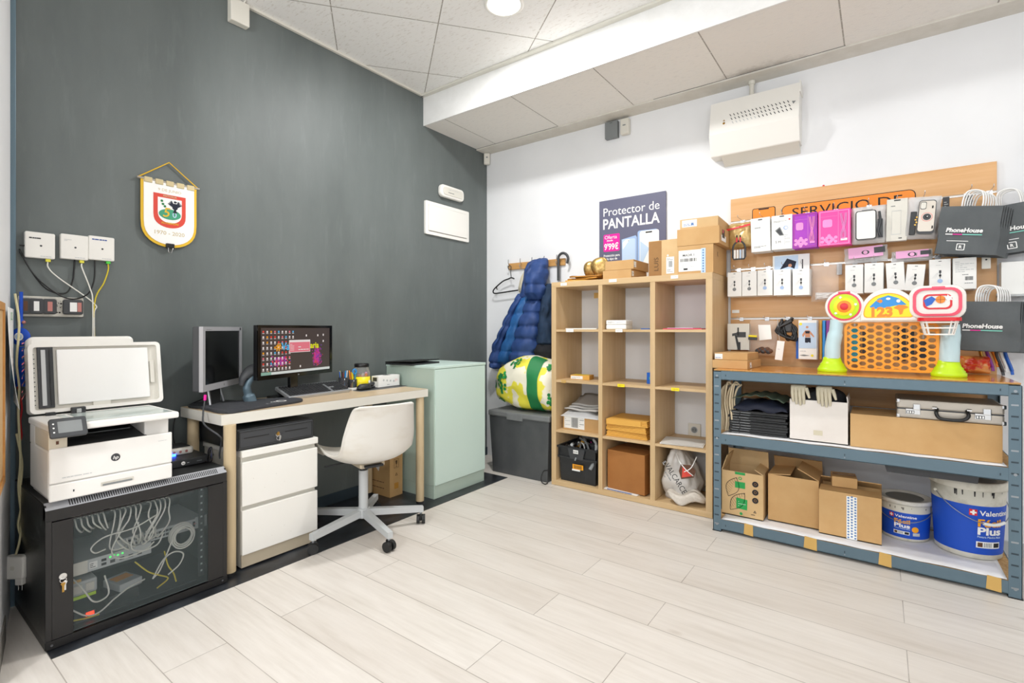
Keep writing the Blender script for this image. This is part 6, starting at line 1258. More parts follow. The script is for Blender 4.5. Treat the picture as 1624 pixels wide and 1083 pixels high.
def f(m, w, h):
    m.flat([(-.036, h*.56), (-.012, h*.40), (.012, h*.40), (-.01, h*.66)], 'mid_grey'); m.flat([(-.03, h*.54), (-.01, h*.42), (.006, h*.42), (-.012, h*.62)], 'dark_grey', .001); m.disc(.02, h*.62, .012, 'phone_blue'); m.disc(.022, h*.62, .008, 'label_white', .001); m.disc(.04, h*.86, .005, 'red', .0008, 12)
    m.lines(-w*.4, h*.80, w*.25, h*.85, 2, 'mid_grey', .0008, 3, .3); m.text('S M', -.02, h*.22, .014, 'mid_grey'); m.lines(w*.12, h*.14, w*.4, h*.45, 6, 'light_grey', .0008, 4, .3); m.rrect(-.012, h*.95, .012, h*.98, .002, 'dark_grey')
stack('tablet_stand_box', 'white box with a picture of a dark tablet, left of the purple package', 2.331, 2.441, 1.604, 1.806, -.16, .05, f, 1, 'white box behind the one with the tablet picture', 'white boxes with tablet picture', zr=Z1r, mat='label_white')
def fk(c):
    def f(m, w, h):
        m.ring([(-w*.46, .006), (w*.46, .006), (w*.46, h-.006), (-w*.46, h-.006)], [(-w*.43, .01), (w*.43, .01), (w*.43, h-.01), (-w*.43, h-.01)], 0, .001, 'film_detail' if c == 'pack_pink' else 'magenta_dark')
        m.rect(w*.12, .012, w*.13, h-.012, 'film_detail'); m.rect(-w*.42, h*.82, w*.1, h*.825, 'film_detail')
        for i in range(12): m.disc(-w*.16+w*.24*math.cos(i*.52)*(.5+.5*(i % 2)), h*.17+h*.11*math.sin(i*.52)*(.5+.5*(i % 2)), .009, 'film_detail', .001+i*1e-5, 9)
        m.rrect(-w*.36, h*.52, -w*.06, h*.74, .01, 'film_detail', .001)
        for o_ in (0, .004, -.004): m.tube(spline([(w*.20+o_, h*.88, .002), (w*.27+o_, h*.55, .002), (w*.34+o_, h*.25, .002), (w*.26+o_, h*.16, .002), (w*.22+o_, h*.3, .002), (w*.33+o_, h*.6, .002), (w*.36+o_, h*.88, .002)], 5), .0016, 'film_detail', 5)
        m.rect(w*.2, h*.12, w*.4, h*.18, 'pure_white' if c == 'pack_pink' else 'film_detail', .003)
    return f
def clearcase(lab, x0, x1, film, c, grp):
    t = hung('cable_package', lab, x0, x1, 1.60, 1.80, -.165, .035, fk(c), mat=c, group=grp); hook((x0+x1)/2, Z1r, .155, lab)
    dup(t, (t.location.x+.005, t.location.y+.048, 1.80), None, lab.split(',')[0]+', behind the front one', grp)
clearcase('bright purple see-through package with cable, between the white box and the pink package', 2.443, 2.566, 'clear_film', 'pack_purple', 'purple packages')
clearcase('bright pink see-through package with cable, right of the purple one', 2.571, 2.724, 'clear_film', 'pack_pink', 'pink packages')
def f(m, w, h):
    m.rrect(-w*.38, h*.08, w*.22, h*.86, .012, 'charcoal', .006, .010); m.rrect(-w*.35, h*.10, w*.19, h*.84, .010, 'white_plastic', .0105); m.rect(-w*.2, h*.865, w*.12, h*.885, 'mid_grey', .008)
    m.tube(spline([(w*.30, h*.8, .01), (w*.33, h*.5, .012), (w*.27, h*.3, .012), (w*.34, h*.12, .01)], 6), .006, 'dark_grey', 6); m.rect(w*.25, h*.1, w*.4, h*.6, 'dark_grey', .008)
t = stack('phone_case_pouch', 'clear pouch with a white phone case and black strap in the top row', 2.728, 2.882, 1.60, 1.80, -.17, .03, f, 1, 'clear phone case pouch behind the front one', 'clear phone case pouches', zr=Z1r, mat='film_milky', pouch=True)
def f(m, w, h): m.ring([(-w*.25, h*.15), (w*.2, h*.15), (w*.2, h*.72), (-w*.25, h*.72)], [(-w*.24, h*.16), (w*.19, h*.16), (w*.19, h*.71), (-w*.24, h*.71)], 0, .0006, 'light_grey'); m.lines(-w*.3, h*.82, w*.1, h*.86, 1, 'mid_grey', .0006, 3, .5); m.lines(w*.1, h*.05, w*.4, h*.09, 1, 'dark_grey', .0006, 3, .6); m.rrect(-.014, h*.95, .014, h*.975, .002, 'ink')
stack('phone_case_box', 'flat white box with outlined rectangle between the two phone case pouches', 2.884, 2.972, 1.598, 1.82, -.155, .04, f, 0, None, None, zr=Z1r, mat='off_white', tilt=.02)
def f(m, w, h):
    m.rrect(-w*.14, h*.08, w*.36, h*.88, .014, 'dark_grey', .008, .012); m.rrect(-w*.12, h*.14, w*.34, h*.86, .012, 'alu', .0125, .0135); m.rrect(-w*.10, h*.66, w*.08, h*.84, .008, 'dark_grey', .014); m.rrect(-w*.085, h*.675, w*.065, h*.825, .007, 'off_white', .0145)
    m.disc(w*.12, h*.48, w*.165, 'copper_pink', .014, 28); m.disc(w*.12, h*.48, w*.14, 'off_white', .0145, 28); m.disc(w*.12, h*.48, w*.12, 'dark_grey', .015, 28); m.disc(w*.12, h*.48, w*.05, 'ink', .0155, 16); m.disc(w*.13, h*.49, w*.02, 'pure_white', .016, 8)
    m.box(-w*.36, h*.06, .006, -w*.18, h*.62, .014, 'charcoal', .003); m.box(w*.28, h*.2, .014, w*.32, h*.27, .016, 'ink'); m.box(w*.24, h*.68, .014, w*.28, h*.74, .016, 'ink')
    for i in range(4): m.disc(-w*.2+.004*(i % 2), h*(.3+i*.06), .004, 'brass', .015, 8)
t = stack('camera_phone_case_pouch', 'clear pouch holding a camera-like phone case with round lens, top row', 2.97, 3.108, 1.60, 1.815, -.175, .03, f, 1, 'clear pouch behind the one with the camera-like case', 'clear pouches with camera-like cases', zr=Z1r, mat='film_milky', pouch=True, tilt=.08)
# small cards between the rows
def f(m, w, h): m.rect(-w*.45, 0, w*.2, h*.95, 'pale_blue'); m.flat([(-w*.3, h*.2), (-w*.1, h*.8), (w*.15, h*.6), (w*.1, h*.2), (-w*.05, h*.35)], 'navy', .001); m.disc(-w*.02, h*.4, .01, 'skin', .0014, 10); m.rect(w*.3, h*.1, w*.33, h*.7, 'ink', .001)
hung('armband_package', 'white package with a picture of a runner, partly hidden above the second row', 2.325, 2.52, 1.47, 1.578, -.08, .02, f, mat='label_white')
def f(m, w, h): m.rect(-w*.4, h*.3, w*.4, h*.95, 'pale_pink', .014); m.disc(w*.0, h*.6, .018, 'dark_grey', .0145, 16, .012); m.disc(0, h*.6, .010, 'pale_pink', .0148, 12); m.rect(w*.2, h*.5, w*.45, h*.85, 'dark_grey', .015); m.lines(-w*.2, h*.15, w*.4, h*.22, 1, 'mid_grey', .0146, 3, .5)
hung('pink_cable_pouch', 'clear pouch with pink card and black cable, left one above the second row', 2.69, 2.885, 1.50, 1.59, -.10, .02, f, mat='film_milky', pouch=True, tilt=-.05)
hung('pink_cable_pouch', 'clear pouch with pink card and black cable, right one above the second row', 2.905, 3.075, 1.49, 1.55, -.10, .02, f, mat='film_milky', pouch=True, tilt=-.02)
# second row: small white adapter boxes
def fa(dotc, flip=False):
    def f(m, w, h):
        m.rrect(-.006, h*.92, .006, h*.94, .001, 'dark_grey'); m.lines(-w*.2, h*.80, w*.25, h*.83, 1, 'light_grey', .0006, 3, .4); m.rect(-.004, h*.55, .005, h*.64, 'dark_grey'); m.rect(-.0012, h*.40, .002, h*.55, 'dark_grey', .0008); m.rect(-.004, h*.44, .005, h*.50, 'ink', .001)
        m.disc(0, h*.29, .0105, dotc, .0008, 16); m.rect(-.0006, h*.3, .001, h*.42, 'mid_grey'); 
        for k in range(3): m.flat([(-w*.38+k*.006, h*.38), (-w*.37+k*.006, h*.38), (-w*.14+k*.004, h*(.55+k*.02)), (-w*.15+k*.004, h*(.55+k*.02))], 'light_grey')
    return f
G2 = 'white adapter boxes in the second row'
for i, (x0, x1, z0, z1, tl, lab) in enumerate((
    (2.079, 2.161, 1.335, 1.487, 0, 'first white adapter box from the left in the second row'),
    (2.164, 2.247, 1.335, 1.487, 0, 'second white adapter box from the left in the second row'),
    (2.251, 2.334, 1.335, 1.489, 0, 'third white adapter box from the left in the second row'),
    (2.340, 2.430, 1.332, 1.486, 0, 'fourth white adapter box from the left in the second row'),
    (2.440, 2.526, 1.328, 1.483, 0, 'fifth adapter box in the second row, just left of the empty clear bag'),
    (2.698, 2.780, 1.326, 1.487, 0, 'adapter box hanging directly above the dartboard of the toy'),
    (2.786, 2.870, 1.328, 1.49, .01, 'adapter box just right of the one above the toy dartboard'),
    (2.878, 2.955, 1.335, 1.485, -.05, 'adapter box turned slightly to its side above the toy number panel'),
    (2.970, 3.045, 1.33, 1.468, .09, 'adapter box tilted to the right above the toy number panel'),
    (3.059, 3.142, 1.33, 1.487, 0, 'adapter box above the toy basketball board, beside the text-covered box'))):
    stack('adapter_box', lab, x0, x1, z0, z1, -.145, .032, fa('phone_blue' if i in (2, 3, 4, 9) else 'mid_grey'), 2, fit('rear box hidden behind the', lab, 'white adapter box hidden behind the front one in the second row'), 'rear adapter boxes' , zr=Z2r, mat='label_white', tilt=tl)
    # the front box is told apart by its own label
    ob = [o for o in COL.objects if o.get('label') == lab][0]; ob['group'] = G2
def f(m, w, h): m.lines(-w*.4, h*.55, w*.4, h*.92, 6, 'light_grey', .0006, 3, .3); m.lines(-w*.1, h*.45, w*.4, h*.5, 1, 'mid_grey', .0006, 3, .4); m.bars(w*.02, h*.28, w*.36, h*.40, 'dark_grey', .0006, 4); m.lines(w*.0, h*.18, w*.36, h*.22, 1, 'mid_grey', .0006, 5, .5)
stack('adapter_box', 'white box showing its printed back with barcode at the right end of the second row', 3.15, 3.238, 1.33, 1.487, -.145, .034, f, 2, 'white printed box behind the barcode box', 'boxes showing their backs', zr=Z2r, mat='label_white')
t = hung('empty_plastic_bag', 'empty clear plastic bag hanging between the two groups of adapter boxes', 2.53, 2.665, 1.29, 1.50, -.12, .02, None, mat='clear_film', pouch=True); hook(2.60, Z2r, .11, 'empty clear plastic bag')
mb = MB(); mb.push(fFront(0, .001, -.21)); mb.pillow(.09, .04, .02, 'film_milky', .01, 3); t2 = mb.build('contents', t); t2.location = (0, -.0, .03)
hung('price_tag', 'small grey plastic tag clipped to the second rail', 2.652, 2.678, 1.445, 1.51, -.04, .004, None, mat='light_grey', cat='tag'); hung('price_tag', 'small white security tag right of the barcode box', 3.262, 3.295, 1.43, 1.49, -.10, .008, lambda m, w, h: m.disc(0, h*.75, .004, 'ink', .0006, 10), mat='off_white', cat='tag')
one('shelf_label', MB().box(-.022, -.002, 0, .022, 0, .02, 'label_white'), 'small white label stuck low on the left of the display board', 'label', (2.10, -.0195, 1.235))
hung('price_tag', 'dark tag with white letters under the top rail, left of the paper bags', 3.118, 3.145, 1.755, 1.82, -.05, .003, lambda m, w, h: m.lines(-w*.3, h*.2, w*.3, h*.7, 3, 'light_grey', .0006, 3, .4), mat='dark_grey', cat='tag'); hung('price_tag', 'second dark tag under the top rail, behind the paper bag handles', 3.205, 3.235, 1.75, 1.815, -.05, .003, lambda m, w, h: m.lines(-w*.3, h*.2, w*.3, h*.7, 3, 'light_grey', .0006, 5, .4), mat='dark_grey', cat='tag')
# third row
def f(m, w, h):
    m.flat([(-.035, h*.52), (-.005, h*.56), (-.005, h*.66), (-.035, h*.62)], 'dark_grey'); m.rect(-.008, h*.48, .045, h*.68, 'dark_grey', .001); m.flat([(-.02, h*.55), (-.008, h*.55), (.012, h*.05), (-.004, h*.05)], 'charcoal', .0012); m.rect(-.004, .0, .014, h*.3, 'charcoal', .0014); m.rect(-.004, h*.55, .004, h*.85, 'ink', .0012)
stack('gimbal_box', 'white box with a picture of a phone gimbal in the lower left row', 2.073, 2.20, 1.0, 1.165, -.12, .04, f, 0, zr=Z3r, mat='off_white')
def f(m, w, h):
    m.flat([(-w*.1, h*.42), (w*.32, h*.48), (w*.24, h*.88), (-w*.18, h*.86)], 'label_white', .012)
    for i in range(10): m.ball((-.02+.012*i*.6, h*(.12+.02*(i % 4)), .010), (.018, .016, .008), 'brown' if i % 2 else 'dark_stuff', 8, 5)
    m.box(-w*.5, h*.50, .004, -w*.2, h*.56, .012, 'yellow', .003); m.box(-w*.5, h*.42, .004, -w*.18, h*.5, .012, 'dark_grey', .003)
stack('parts_bag', 'clear bag with white note and brown parts in the lower row of the display board', 2.205, 2.365, .97, 1.185, -.13, .02, f, 0, zr=Z3r, mat='clear_film', pouch=True, tilt=.06)
t = thing('cable_bundle', 'tangled bundle of black cables hanging in the lower row of the display board', 'cable', (2.40, -.12, 1.15))
rn = random.Random(14)
for k in range(7): mb = MB(); mb.tube(spline([(rn.uniform(-.03, .05), rn.uniform(-.02, .02), rn.uniform(.02, .05)), (rn.uniform(-.05, .0), -.02, -.03), (rn.uniform(.0, .06), rn.uniform(-.02, .02), -.07-rn.random()*.02), (rn.uniform(.03, .07), 0, -.02), (rn.uniform(-.02, .04), .01, .03)], 6), rn.choice([.004, .006, .008]), 'black', 8); mb.build('cable', t)
mb = MB(); mb.box(-.03, -.015, -.04, .035, .015, .02, 'dark_stuff', .01); mb.build('plugs', t); hook(2.40, Z3r, .11, 'bundle of black cables')
hung('hanging_tag', 'long white tag hanging on a string beside the black cable bundle', 2.36, 2.40, .945, 1.06, -.15, .003, lambda m, w, h: m.lines(-w*.3, h*.55, w*.3, h*.6, 1, 'light_grey', .0006, 3, .5), mat='label_white', cat='tag', tilt=.12); one('tag_string', MB().tube([(2.372, -.148, 1.055), (2.36, -.14, 1.19)], .0015, 'light_grey', 6), 'string of the long white hanging tag', 'string')
def f(m, w, h):
    m.rect(-w*.48, h*.28, w*.48, h*.93, 'pale_blue'); m.disc(-.002, h*.82, .007, 'skin', .001, 12); m.flat([(-.012, h*.74), (.010, h*.74), (.014, h*.56), (-.012, h*.56)], 'skin', .001); m.flat([(-.013, h*.72), (.011, h*.72), (.010, h*.66), (-.010, h*.66)], 'navy', .0013); m.flat([(-.013, h*.55), (.015, h*.55), (.016, h*.42), (.002, h*.44), (.0, h*.42), (-.013, h*.43)], 'navy', .0013)
    m.flat([(-.014, h*.73), (-.028, h*.62), (-.022, h*.56), (-.010, h*.66)], 'skin', .0012); m.flat([(.012, h*.73), (.026, h*.64), (.034, h*.58), (.03, h*.56), (.010, h*.66)], 'skin', .0012); m.disc(-w*.38, h*.9, .008, 'yellow', .0012, 12); m.disc(w*.25, h*.10, .007, 'yellow', .0012, 12); m.flat([(-w*.45, h*.10), (-w*.2, h*.12), (w*.12, h*.10), (-w*.2, h*.08)], 'mid_grey', .001); m.lines(-w*.4, h*.2, w*.2, h*.24, 1, 'light_grey', .001, 3, .4)
stack('armband_package', 'white package with a picture of a woman jogging in the lower row', 2.47, 2.562, .955, 1.183, -.14, .012, f, 2, 'white armband package behind the front one in the lower row', 'armband packages in the lower row', zr=Z3r, mat='label_white')
for k, (x0, x1, c, yy) in enumerate(((2.572, 2.585, 'manila', -.11), (2.588, 2.603, 'bright_blue', -.12), (2.607, 2.632, 'purple', -.13))):
    hung('armband_package', ['tan package seen edge-on right of the jogger package', 'blue package seen edge-on right of the jogger package', 'purple package right of the jogger package, behind the toy leg'][k], x0, x1, .955, 1.18, yy, .07, None, mat=c)
hung('accessory_package', 'blue and white package low on the left of the jogger package', 2.452, 2.475, .955, 1.08, -.10, .03, None, mat='blue')
for x0, x1, z0, z1, c, lab in ((2.715, 2.765, .95, 1.14, 'teal', 'teal package behind the left of the orange net'), (2.775, 2.80, .98, 1.13, 'dark_stuff', 'dark package behind the left of the orange net'), (2.93, 2.965, .96, 1.14, 'dark_stuff', 'black package behind the middle of the orange net'), (2.972, 3.0, .98, 1.12, 'blue_grey_dark', 'slate package behind the middle of the orange net'), (3.02, 3.055, .97, 1.08, 'dark_stuff', 'black package behind the right of the orange net')): hung('accessory_package', lab, x0, x1, z0, z1, -.10, .03, None, mat=c); one('package_strap', MB().box(-.003, -.002, 0, .003, .002, Z3r-z1+.004, 'light_grey'), 'clear strap holding the '+lab, 'strap', ((x0+x1)/2, -.09, z1-.002)); hook((x0+x1)/2, Z3r, .085, lab)
# ---- paper bags
def paperbag(lab, M_, w, h, grp, logo, nb=4, blab='charcoal paper bag nested behind the front one', sl=0., mark=True):
    t = thing('paper_bag', lab, 'bag', (0, 0, 0), 0, grp); t.matrix_world = M_
    loc, rot, sc = M_.decompose(); t.location = loc; t.rotation_mode = 'XYZ'; t.rotation_euler = rot.to_euler()
    mb = MB()
    mb.grid(lambda u, v: ((u-.5)*w+.004*math.sin(v*6), -.006-.006*math.sin(u*PI)-.006*abs(math.sin(v*5+u*2.)), (v-1)*h), 20, 16, 'bag_black'); mb.grid(lambda u, v: ((.5-u)*w+.004*math.sin(v*6), .004, (v-1)*h), 4, 4, 'bag_black')
    mb.add([(-w/2, .004, 0), (-w/2, -.008, 0), (-w/2, -.008, -h), (-w/2, .004, -h), (w/2, .004, 0), (w/2, -.008, 0), (w/2, -.008, -h), (w/2, .004, -h)], [(0, 3, 2, 1), (4, 5, 6, 7), (3, 7, 6, 2)], 'bag_black'); mb.build('bag', t)
    mb = MB()
    for y in (-.002,):
        mb.tube(spline([(-w*.16, y, -.03), (-w*.165, y, .03), (-w*.12, y, .068), (0, y, .078), (w*.12, y, .068), (w*.165, y, .03), (w*.16, y, -.03)], 6), .0035, 'pure_white', 6)
    mb.build('handle', t)
    if logo:
        mb = MB(); mb.push(fFront(0, -.0195, 0)); mb.push(Matrix.Rotation(sl, 4, 'Z')); mb.text(logo, -w*.06, -h*.50, h*.085, 'pure_white', 0, bold=.035, w=w*.60, sl=.1)
        mb.rect(-w*.36, -h*.60, -w*.24, -h*.58, 'pure_white', 0); mb.rect(-w*.24, -h*.60, -w*.08, -h*.58, 'magenta', 0); mb.rect(-w*.08, -h*.60, w*.24, -h*.58, 'mint_ink', 0)
        if mark: mb.rect(-w*.32, -h*.735, w*.04, -h*.722, 'pure_white', 0); mb.ring(rr(-.04*w-w*.10, -h*.92, w*.0, -h*.78, .003, 2), rr(-.04*w-w*.085, -h*.905, -w*.015, -h*.795, .002, 2), 0, .0006, 'pure_white'); mb.text('R', -w*.07, -h*.85, h*.06, 'pure_white', 0, bold=.03)
        mb.build('print', t)
    for i in range(nb):
        c = dup(t, t.location+Vector((.011*(i+1), .02*(i+1), -.002*i)), None, blab, grp+' at the back'); 
        for ch in list(c.children):
            if ch.name.startswith('print'): bpy.data.objects.remove(ch)
    return t
paperbag('charcoal carrier bag with white lettering, front left one hanging from the top rail', Matrix.Translation((3.215, -.205, 1.728)) @ Matrix.Rotation(math.radians(7), 4, 'Y') @ Matrix.Rotation(math.radians(4), 4, 'X'), .225, .232, 'charcoal paper bags on the top rail', 'PhoneHouse', 5, sl=math.radians(-1))
paperbag('charcoal carrier bag half hidden at the right edge behind the front bag', Matrix.Translation((3.36, -.10, 1.735)) @ Matrix.Rotation(math.radians(-7), 4, 'Y'), .25, .235, 'charcoal paper bags on the top rail', 'PhoneHouse', 2, 'charcoal paper bag nested behind the one at the right edge')
paperbag('charcoal carrier bag with white lettering hanging lower, right of the toy', Matrix.Translation((3.265, -.22, 1.262)) @ Matrix.Rotation(math.radians(2), 4, 'Y'), .235, .235, 'charcoal paper bags on the lower rail', 'PhoneHouse', 5, 'charcoal paper bag nested behind the lower front bag', mark=False)
hook(3.215, Z1r, .17, 'front left paper bags'); hook(3.30, Z1r, .12, 'paper bags at the right edge'); hook(3.265, 1.31, .19, 'lower paper bags')
# toys / lanyards under the lower bag
t = thing('snack_pouch', 'shiny red and orange patterned pouch lying right of the toy foot', 'pouch', (3.235, -.10, ZT+.002))
mb = MB(); mb.push(frame((0, 0, .045), (1, 0, 0), (0, 0, 1))); mb.pillow(.115, .085, .03, 'foil_red' if 'foil_red' in MATS else 'red', .01, 4, 16)
mb.slots[:] = ['red']; mottled('foil_red', '#d8402a', '#e89a50', .25, (22, 22, 22), lo=.45, hi=.55); mb.slots[:] = ['foil_red']; mb.build('pouch', t)
for i, (x, z0, c, lab) in enumerate(((3.262, .92, 'brass', 'yellow-brown lanyard in the row under the lower paper bag'), (3.282, .93, 'purple', 'purple keyring in the row under the lower paper bag'), (3.30, .95, 'orange', 'orange strap in the row under the lower paper bag'), (3.318, .91, 'dark_stuff', 'dark strap in the row under the lower paper bag'), (3.333, .925, 'pure_white', 'white strap in the row under the lower paper bag'), (3.35, .915, 'blue', 'blue lanyard, rightmost under the lower paper bag'))):
    t = thing('lanyard', lab, 'lanyard', (x, -.09-.01*(i % 2), z0+.14), ry_=-.12)
    mb = MB(); mb.tube(spline([(-.006, 0, .0), (-.008, .004, -.05), (.0, 0, -.10), (.004, -.003, -.13)], 5), .004, c, 6, flat=2.2); mb.build('strap', t); mb = MB(); mb.box(-.002, -.004, -.148, .010, .004, -.125, c, .002); mb.build('tag', t)
one('lanyard_rail', MB().box(3.22, -.10, 1.052, 3.37, -.085, 1.062, 'mid_grey').box(3.29, -.10, 1.052, 3.30, -.019, 1.06, 'mid_grey'), 'short grey rail carrying the lanyards under the lower paper bag', 'rail')
# grey panel box at the right edge of the picture
t = thing('wall_display_case', 'pale grey acrylic display case on the wall at the right edge', 'display case', (3.60, -.05, .95))
mb = MB(); mb.box(-.12, -.045, 0, .12, .049, 1.06, 'fridge_mint'); mb.slots[:] = ['pale_blue']; base('case_grey', '#cfd5dc', .4); mb.slots[:] = ['case_grey']; mb.build('body', t)
mb = MB(); mb.box(-.135, -.07, 1.062, .13, .049, 1.12, 'mid_grey', .004); mb.build('lid', t)
one('paper_stack', MB().box(-.05, -.03, 0, .03, .03, .16, 'label_white', .002), 'white leaflets standing at the right edge beside the display board', 'papers', (3.385, -.05, 1.30)); one('leaflet_holder', MB().box(-.06, -.045, 0, .05, .04, .01, 'light_grey', .002).box(-.06, .03, .01, .05, .049, .02, 'light_grey'), 'small grey ledge holding the leaflets', 'holder', (3.385, -.05, 1.289))

# ================================================================ activity toy
TX, TY, TZ = 2.885, -.36, ZT
t = thing('activity_toy', 'colourful plastic goal toy with dartboard, number panel and basketball hoop on the orange shelf top', 'toy', (TX, TY, TZ))
X_ = lambda x: x-TX
Zl = lambda z: z-TZ
for (tx, tz, bx, w0, w1_) in ((2.672, 1.18, 2.652, .030, .036), (3.122, 1.15, 3.118, .034, .038)):
    mb = MB(); mb.tube(spline([(X_(bx), 0, .072), (X_(bx)+.002, 0, .14), (X_((bx+tx)/2)+.004, 0, .21), (X_(tx), 0, Zl(tz))], 5), [w1_]*5+[w1_*.97]*5+[w0*1.02]*6, 'sky', 24); mb.build('leg', t)
    mb = MB(); mb.push(Matrix.Translation((X_(bx)-.002, 0, 0))); mb.lathe([(.064, .0), (.067, .006), (.066, .018), (.060, .022), (.061, .028), (.054, .034), (.055, .040), (.047, .048), (.042, .062), (.039, .076), (.035, .078)], 'lime', 32, ell=.85); mb.build('foot', t)
mb = MB(); mb.push(fFront(0, 0, 0)); mb.poly(rr(X_(2.69), Zl(1.165), X_(3.10), Zl(1.26), .03), -.035, .018, 'white_plastic', .008)
mb.poly([(X_(2.705)+.085*math.cos(a), Zl(1.247)+.085*math.sin(a)) for a in [i*PI/24 for i in range(48)]], -.03, .030, 'white_plastic', .008)
mb.poly([(X_(2.887)+.115*math.cos(a), Zl(1.205)+.128*math.sin(a)) for a in [i*PI/24 for i in range(25)]]+[(X_(2.775), Zl(1.17)), (X_(3.0), Zl(1.17))], -.03, .028, 'white_plastic', .008)
mb.poly(rr(X_(2.968), Zl(1.178), X_(3.176), Zl(1.338), .05), -.03, .036, 'white_plastic', .008); mb.build('top_panel', t)
mb = MB(); mb.push(fFront(X_(2.705), -.0305, Zl(1.247)))
for r, c, z in ((.073, 'pink_red', .002), (.064, 'lime', .003), (.046, 'yellow', .0045), (.031, 'orange', .006), (.018, 'red', .0075)): mb.lathe([(r, 0), (r, z-.0005), (r-.001, z), (.001, z)], c, 40)
mb.box(-.026, .068, .0, .026, .078, .006, 'pink_red', .002)
for a in (.2, 1.9, 3.9, 5.3): 
    c0 = (.05*math.cos(a), .05*math.sin(a)); mb.flat([(c0[0]+(.009 if k % 2 else .004)*math.cos(k*PI/5+a), c0[1]+(.009 if k % 2 else .004)*math.sin(k*PI/5+a)) for k in range(10)], 'pure_white', .0082)
mb.build('dartboard', t)
mb = MB(); mb.push(fFront(X_(2.887), -.0285, Zl(1.205)))
dome = lambda k, b_=-.012: [(.115*k*math.cos(a), .128*k*math.sin(a)*.93) for a in [i*PI/24 for i in range(25)]]+[(-.115*k*.97, b_), (-.10*k, b_-.006), (.10*k, b_-.006), (.115*k*.97, b_)]
mb.flat(dome(.88), 'amber', .0005); mb.flat(dome(.84, -.008), 'yellow', .001)
mb.flat([(-.075, .038), (-.04, .078), (0, .093), (.04, .078), (.072, .045), (.03, .042), (-.02, .03), (-.06, .026)], 'bright_blue', .0015); mb.disc(-.032, .065, .009, 'orange', .002, 12); mb.disc(-.042, .066, .004, 'orange', .002, 8); mb.disc(0, .076, .009, 'pure_white', .002, 12, .006); mb.disc(.04, .064, .008, 'pure_white', .002, 12)
mb.text('123', -.025, .012, .044, 'orange', .002, bold=.05, w=.085); mb.flat([(.02, .03), (.04, .045), (.065, .042), (.08, .032), (.06, .022), (.055, .0), (.045, -.004), (.04, .02)], 'orange', .002); mb.build('number_panel', t)
mb = MB(); mb.push(fFront(X_(3.072), -.0365, Zl(1.258)))
mb.ring(rr(-.090, -.066, .088, .068, .040), rr(-.078, -.055, .076, .057, .034), 0, .006, 'pink_red'); mb.box(-.02, .062, 0, .028, .074, .008, 'pink_red', .002)
mb.ring(rr(-.052, -.034, .054, .038, .022), rr(-.044, -.026, .046, .030, .018), 0, .001, 'red'); mb.disc(.012, .012, .018, 'orange', .002, 20); mb.rect(-.006, .011, .030, .0125, 'brown', .0026); mb.rect(.0112, -.006, .0127, .030, 'brown', .0026)
mb.flat([(.042+(.018 if k % 2 else .009)*math.cos(k*PI/5), .018+(.018 if k % 2 else .009)*math.sin(k*PI/5)) for k in range(10)], 'pure_white', .002); mb.flat([(-.05, .01), (-.02, .028), (-.005, .015), (-.02, -.01), (-.04, -.02)], 'blue', .002); mb.build('basket_board', t)
mb = MB(); hx, hz = X_(3.074), Zl(1.178)
op = rr(hx-.078, -.142, hx+.078, -.045, .03); ip = rr(hx-.066, -.130, hx+.066, -.052, .024); mb.ring(op, ip, hz-.010, hz+.006, 'red'); mb.box(hx-.05, -.06, hz-.01, hx+.05, -.03, hz+.006, 'red', .002); mb.build('hoop', t)
mb = MB()
for zz, k in ((hz-.016, .88), (hz-.042, .80), (hz-.072, .70)): mb.ring([(hx+(x-hx)*k, -.093+(y+.093)*k) for x, y in op], [(hx+(x-hx)*(k-.07), -.093+(y+.093)*(k-.07)) for x, y in op], zz-.003, zz+.003, 'white_plastic')
n = len(op)
for i in range(0, n, 2): a = op[i]; mb.tube([(hx+(a[0]-hx)*.85, -.093+(a[1]+.093)*.85, hz-.01), (hx+(a[0]-hx)*.66, -.093+(a[1]+.093)*.66, hz-.074)], .003, 'white_plastic', 6)
mb.build('basket', t)
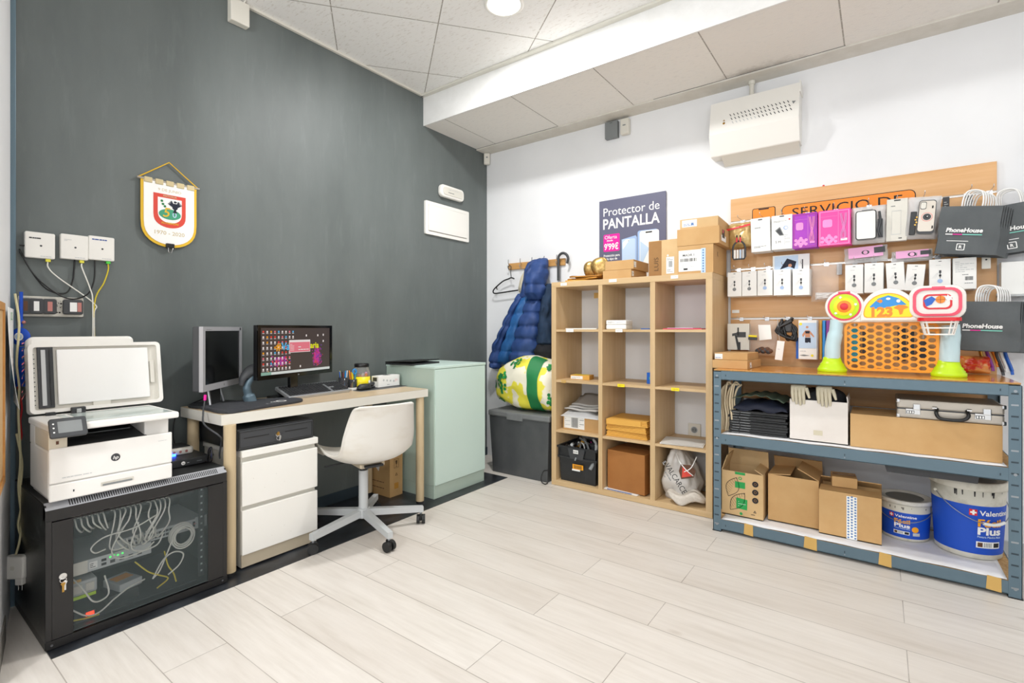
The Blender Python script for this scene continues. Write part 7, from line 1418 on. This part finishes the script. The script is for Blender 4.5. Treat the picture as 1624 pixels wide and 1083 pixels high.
# orange honeycomb goal net
mb = MB(); mb.push(fFront(0, .012, 0)); nx0, nx1, nz0, nz1 = X_(2.704), X_(3.082), Zl(.918), Zl(1.172)
O_ = rr(nx0, nz0, nx1, nz1, .042, 8); I_ = rr(nx0+.012, nz0+.012, nx1-.012, nz1-.012, .032, 8); mb.ring(O_, I_, -.006, .010, 'net_orange')
for a in ((nx0+.09, .05), (nx1-.14, .06)): mb.box(a[0], nz1-.01, -.004, a[0]+a[1], nz1+.008, .010, 'orange', .002)
pc, pr_ = .0342, .0308; R_ = pc/1.5
def inside(x, y):
    dx = max(nx0+.04-x, x-(nx1-.04), 0); dy = max(nz0+.04-y, y-(nz1-.04), 0); return math.hypot(dx, dy) < .038
bx0, bx1, bz0, bz1 = nx0+.011, nx1-.011, nz0+.011, nz1-.011
cl = lambda p: (min(max(p[0], bx0), bx1), min(max(p[1], bz0), bz1))
for c_ in range(-1, 13):
    for r_ in range(-1, 10):
        cx = nx0+.01+c_*pc; cy = nz0+.005+r_*pr_+(pr_/2 if c_ % 2 else 0)
        V = [(cx+R_, cy), (cx+R_/2, cy+pr_/2), (cx-R_/2, cy+pr_/2), (cx-R_, cy), (cx-R_/2, cy-pr_/2), (cx+R_/2, cy-pr_/2)]
        if not any(inside(*p) for p in V+[(cx, cy)]): continue
        if not inside(*cl((cx, cy))): continue
        o2 = []; i2 = []
        for k in range(6):
            for f_ in (0, .18, .82):
                p = (V[k][0]+(V[(k+1) % 6][0]-V[k][0])*f_, V[k][1]+(V[(k+1) % 6][1]-V[k][1])*f_); o2.append(cl(p)); s_ = .66 if f_ == 0 else .70
                i2.append(cl((cx+(p[0]-cx)*s_, cy+(p[1]-cy)*s_)))
        n_ = len(o2)
        vs = [(x, y, .006) for x, y in o2+i2]+[(x, y, -.003) for x, y in o2+i2]
        fs = []
        for k in range(n_):
            q2 = (k+1) % n_; fs += [(k, q2, n_+q2, n_+k), (2*n_+q2, 2*n_+k, 3*n_+k, 3*n_+q2), (n_+k, n_+q2, 3*n_+q2, 3*n_+k)]
        mb.add(vs, fs, 'net_orange')
mb.build('goal_net', t)
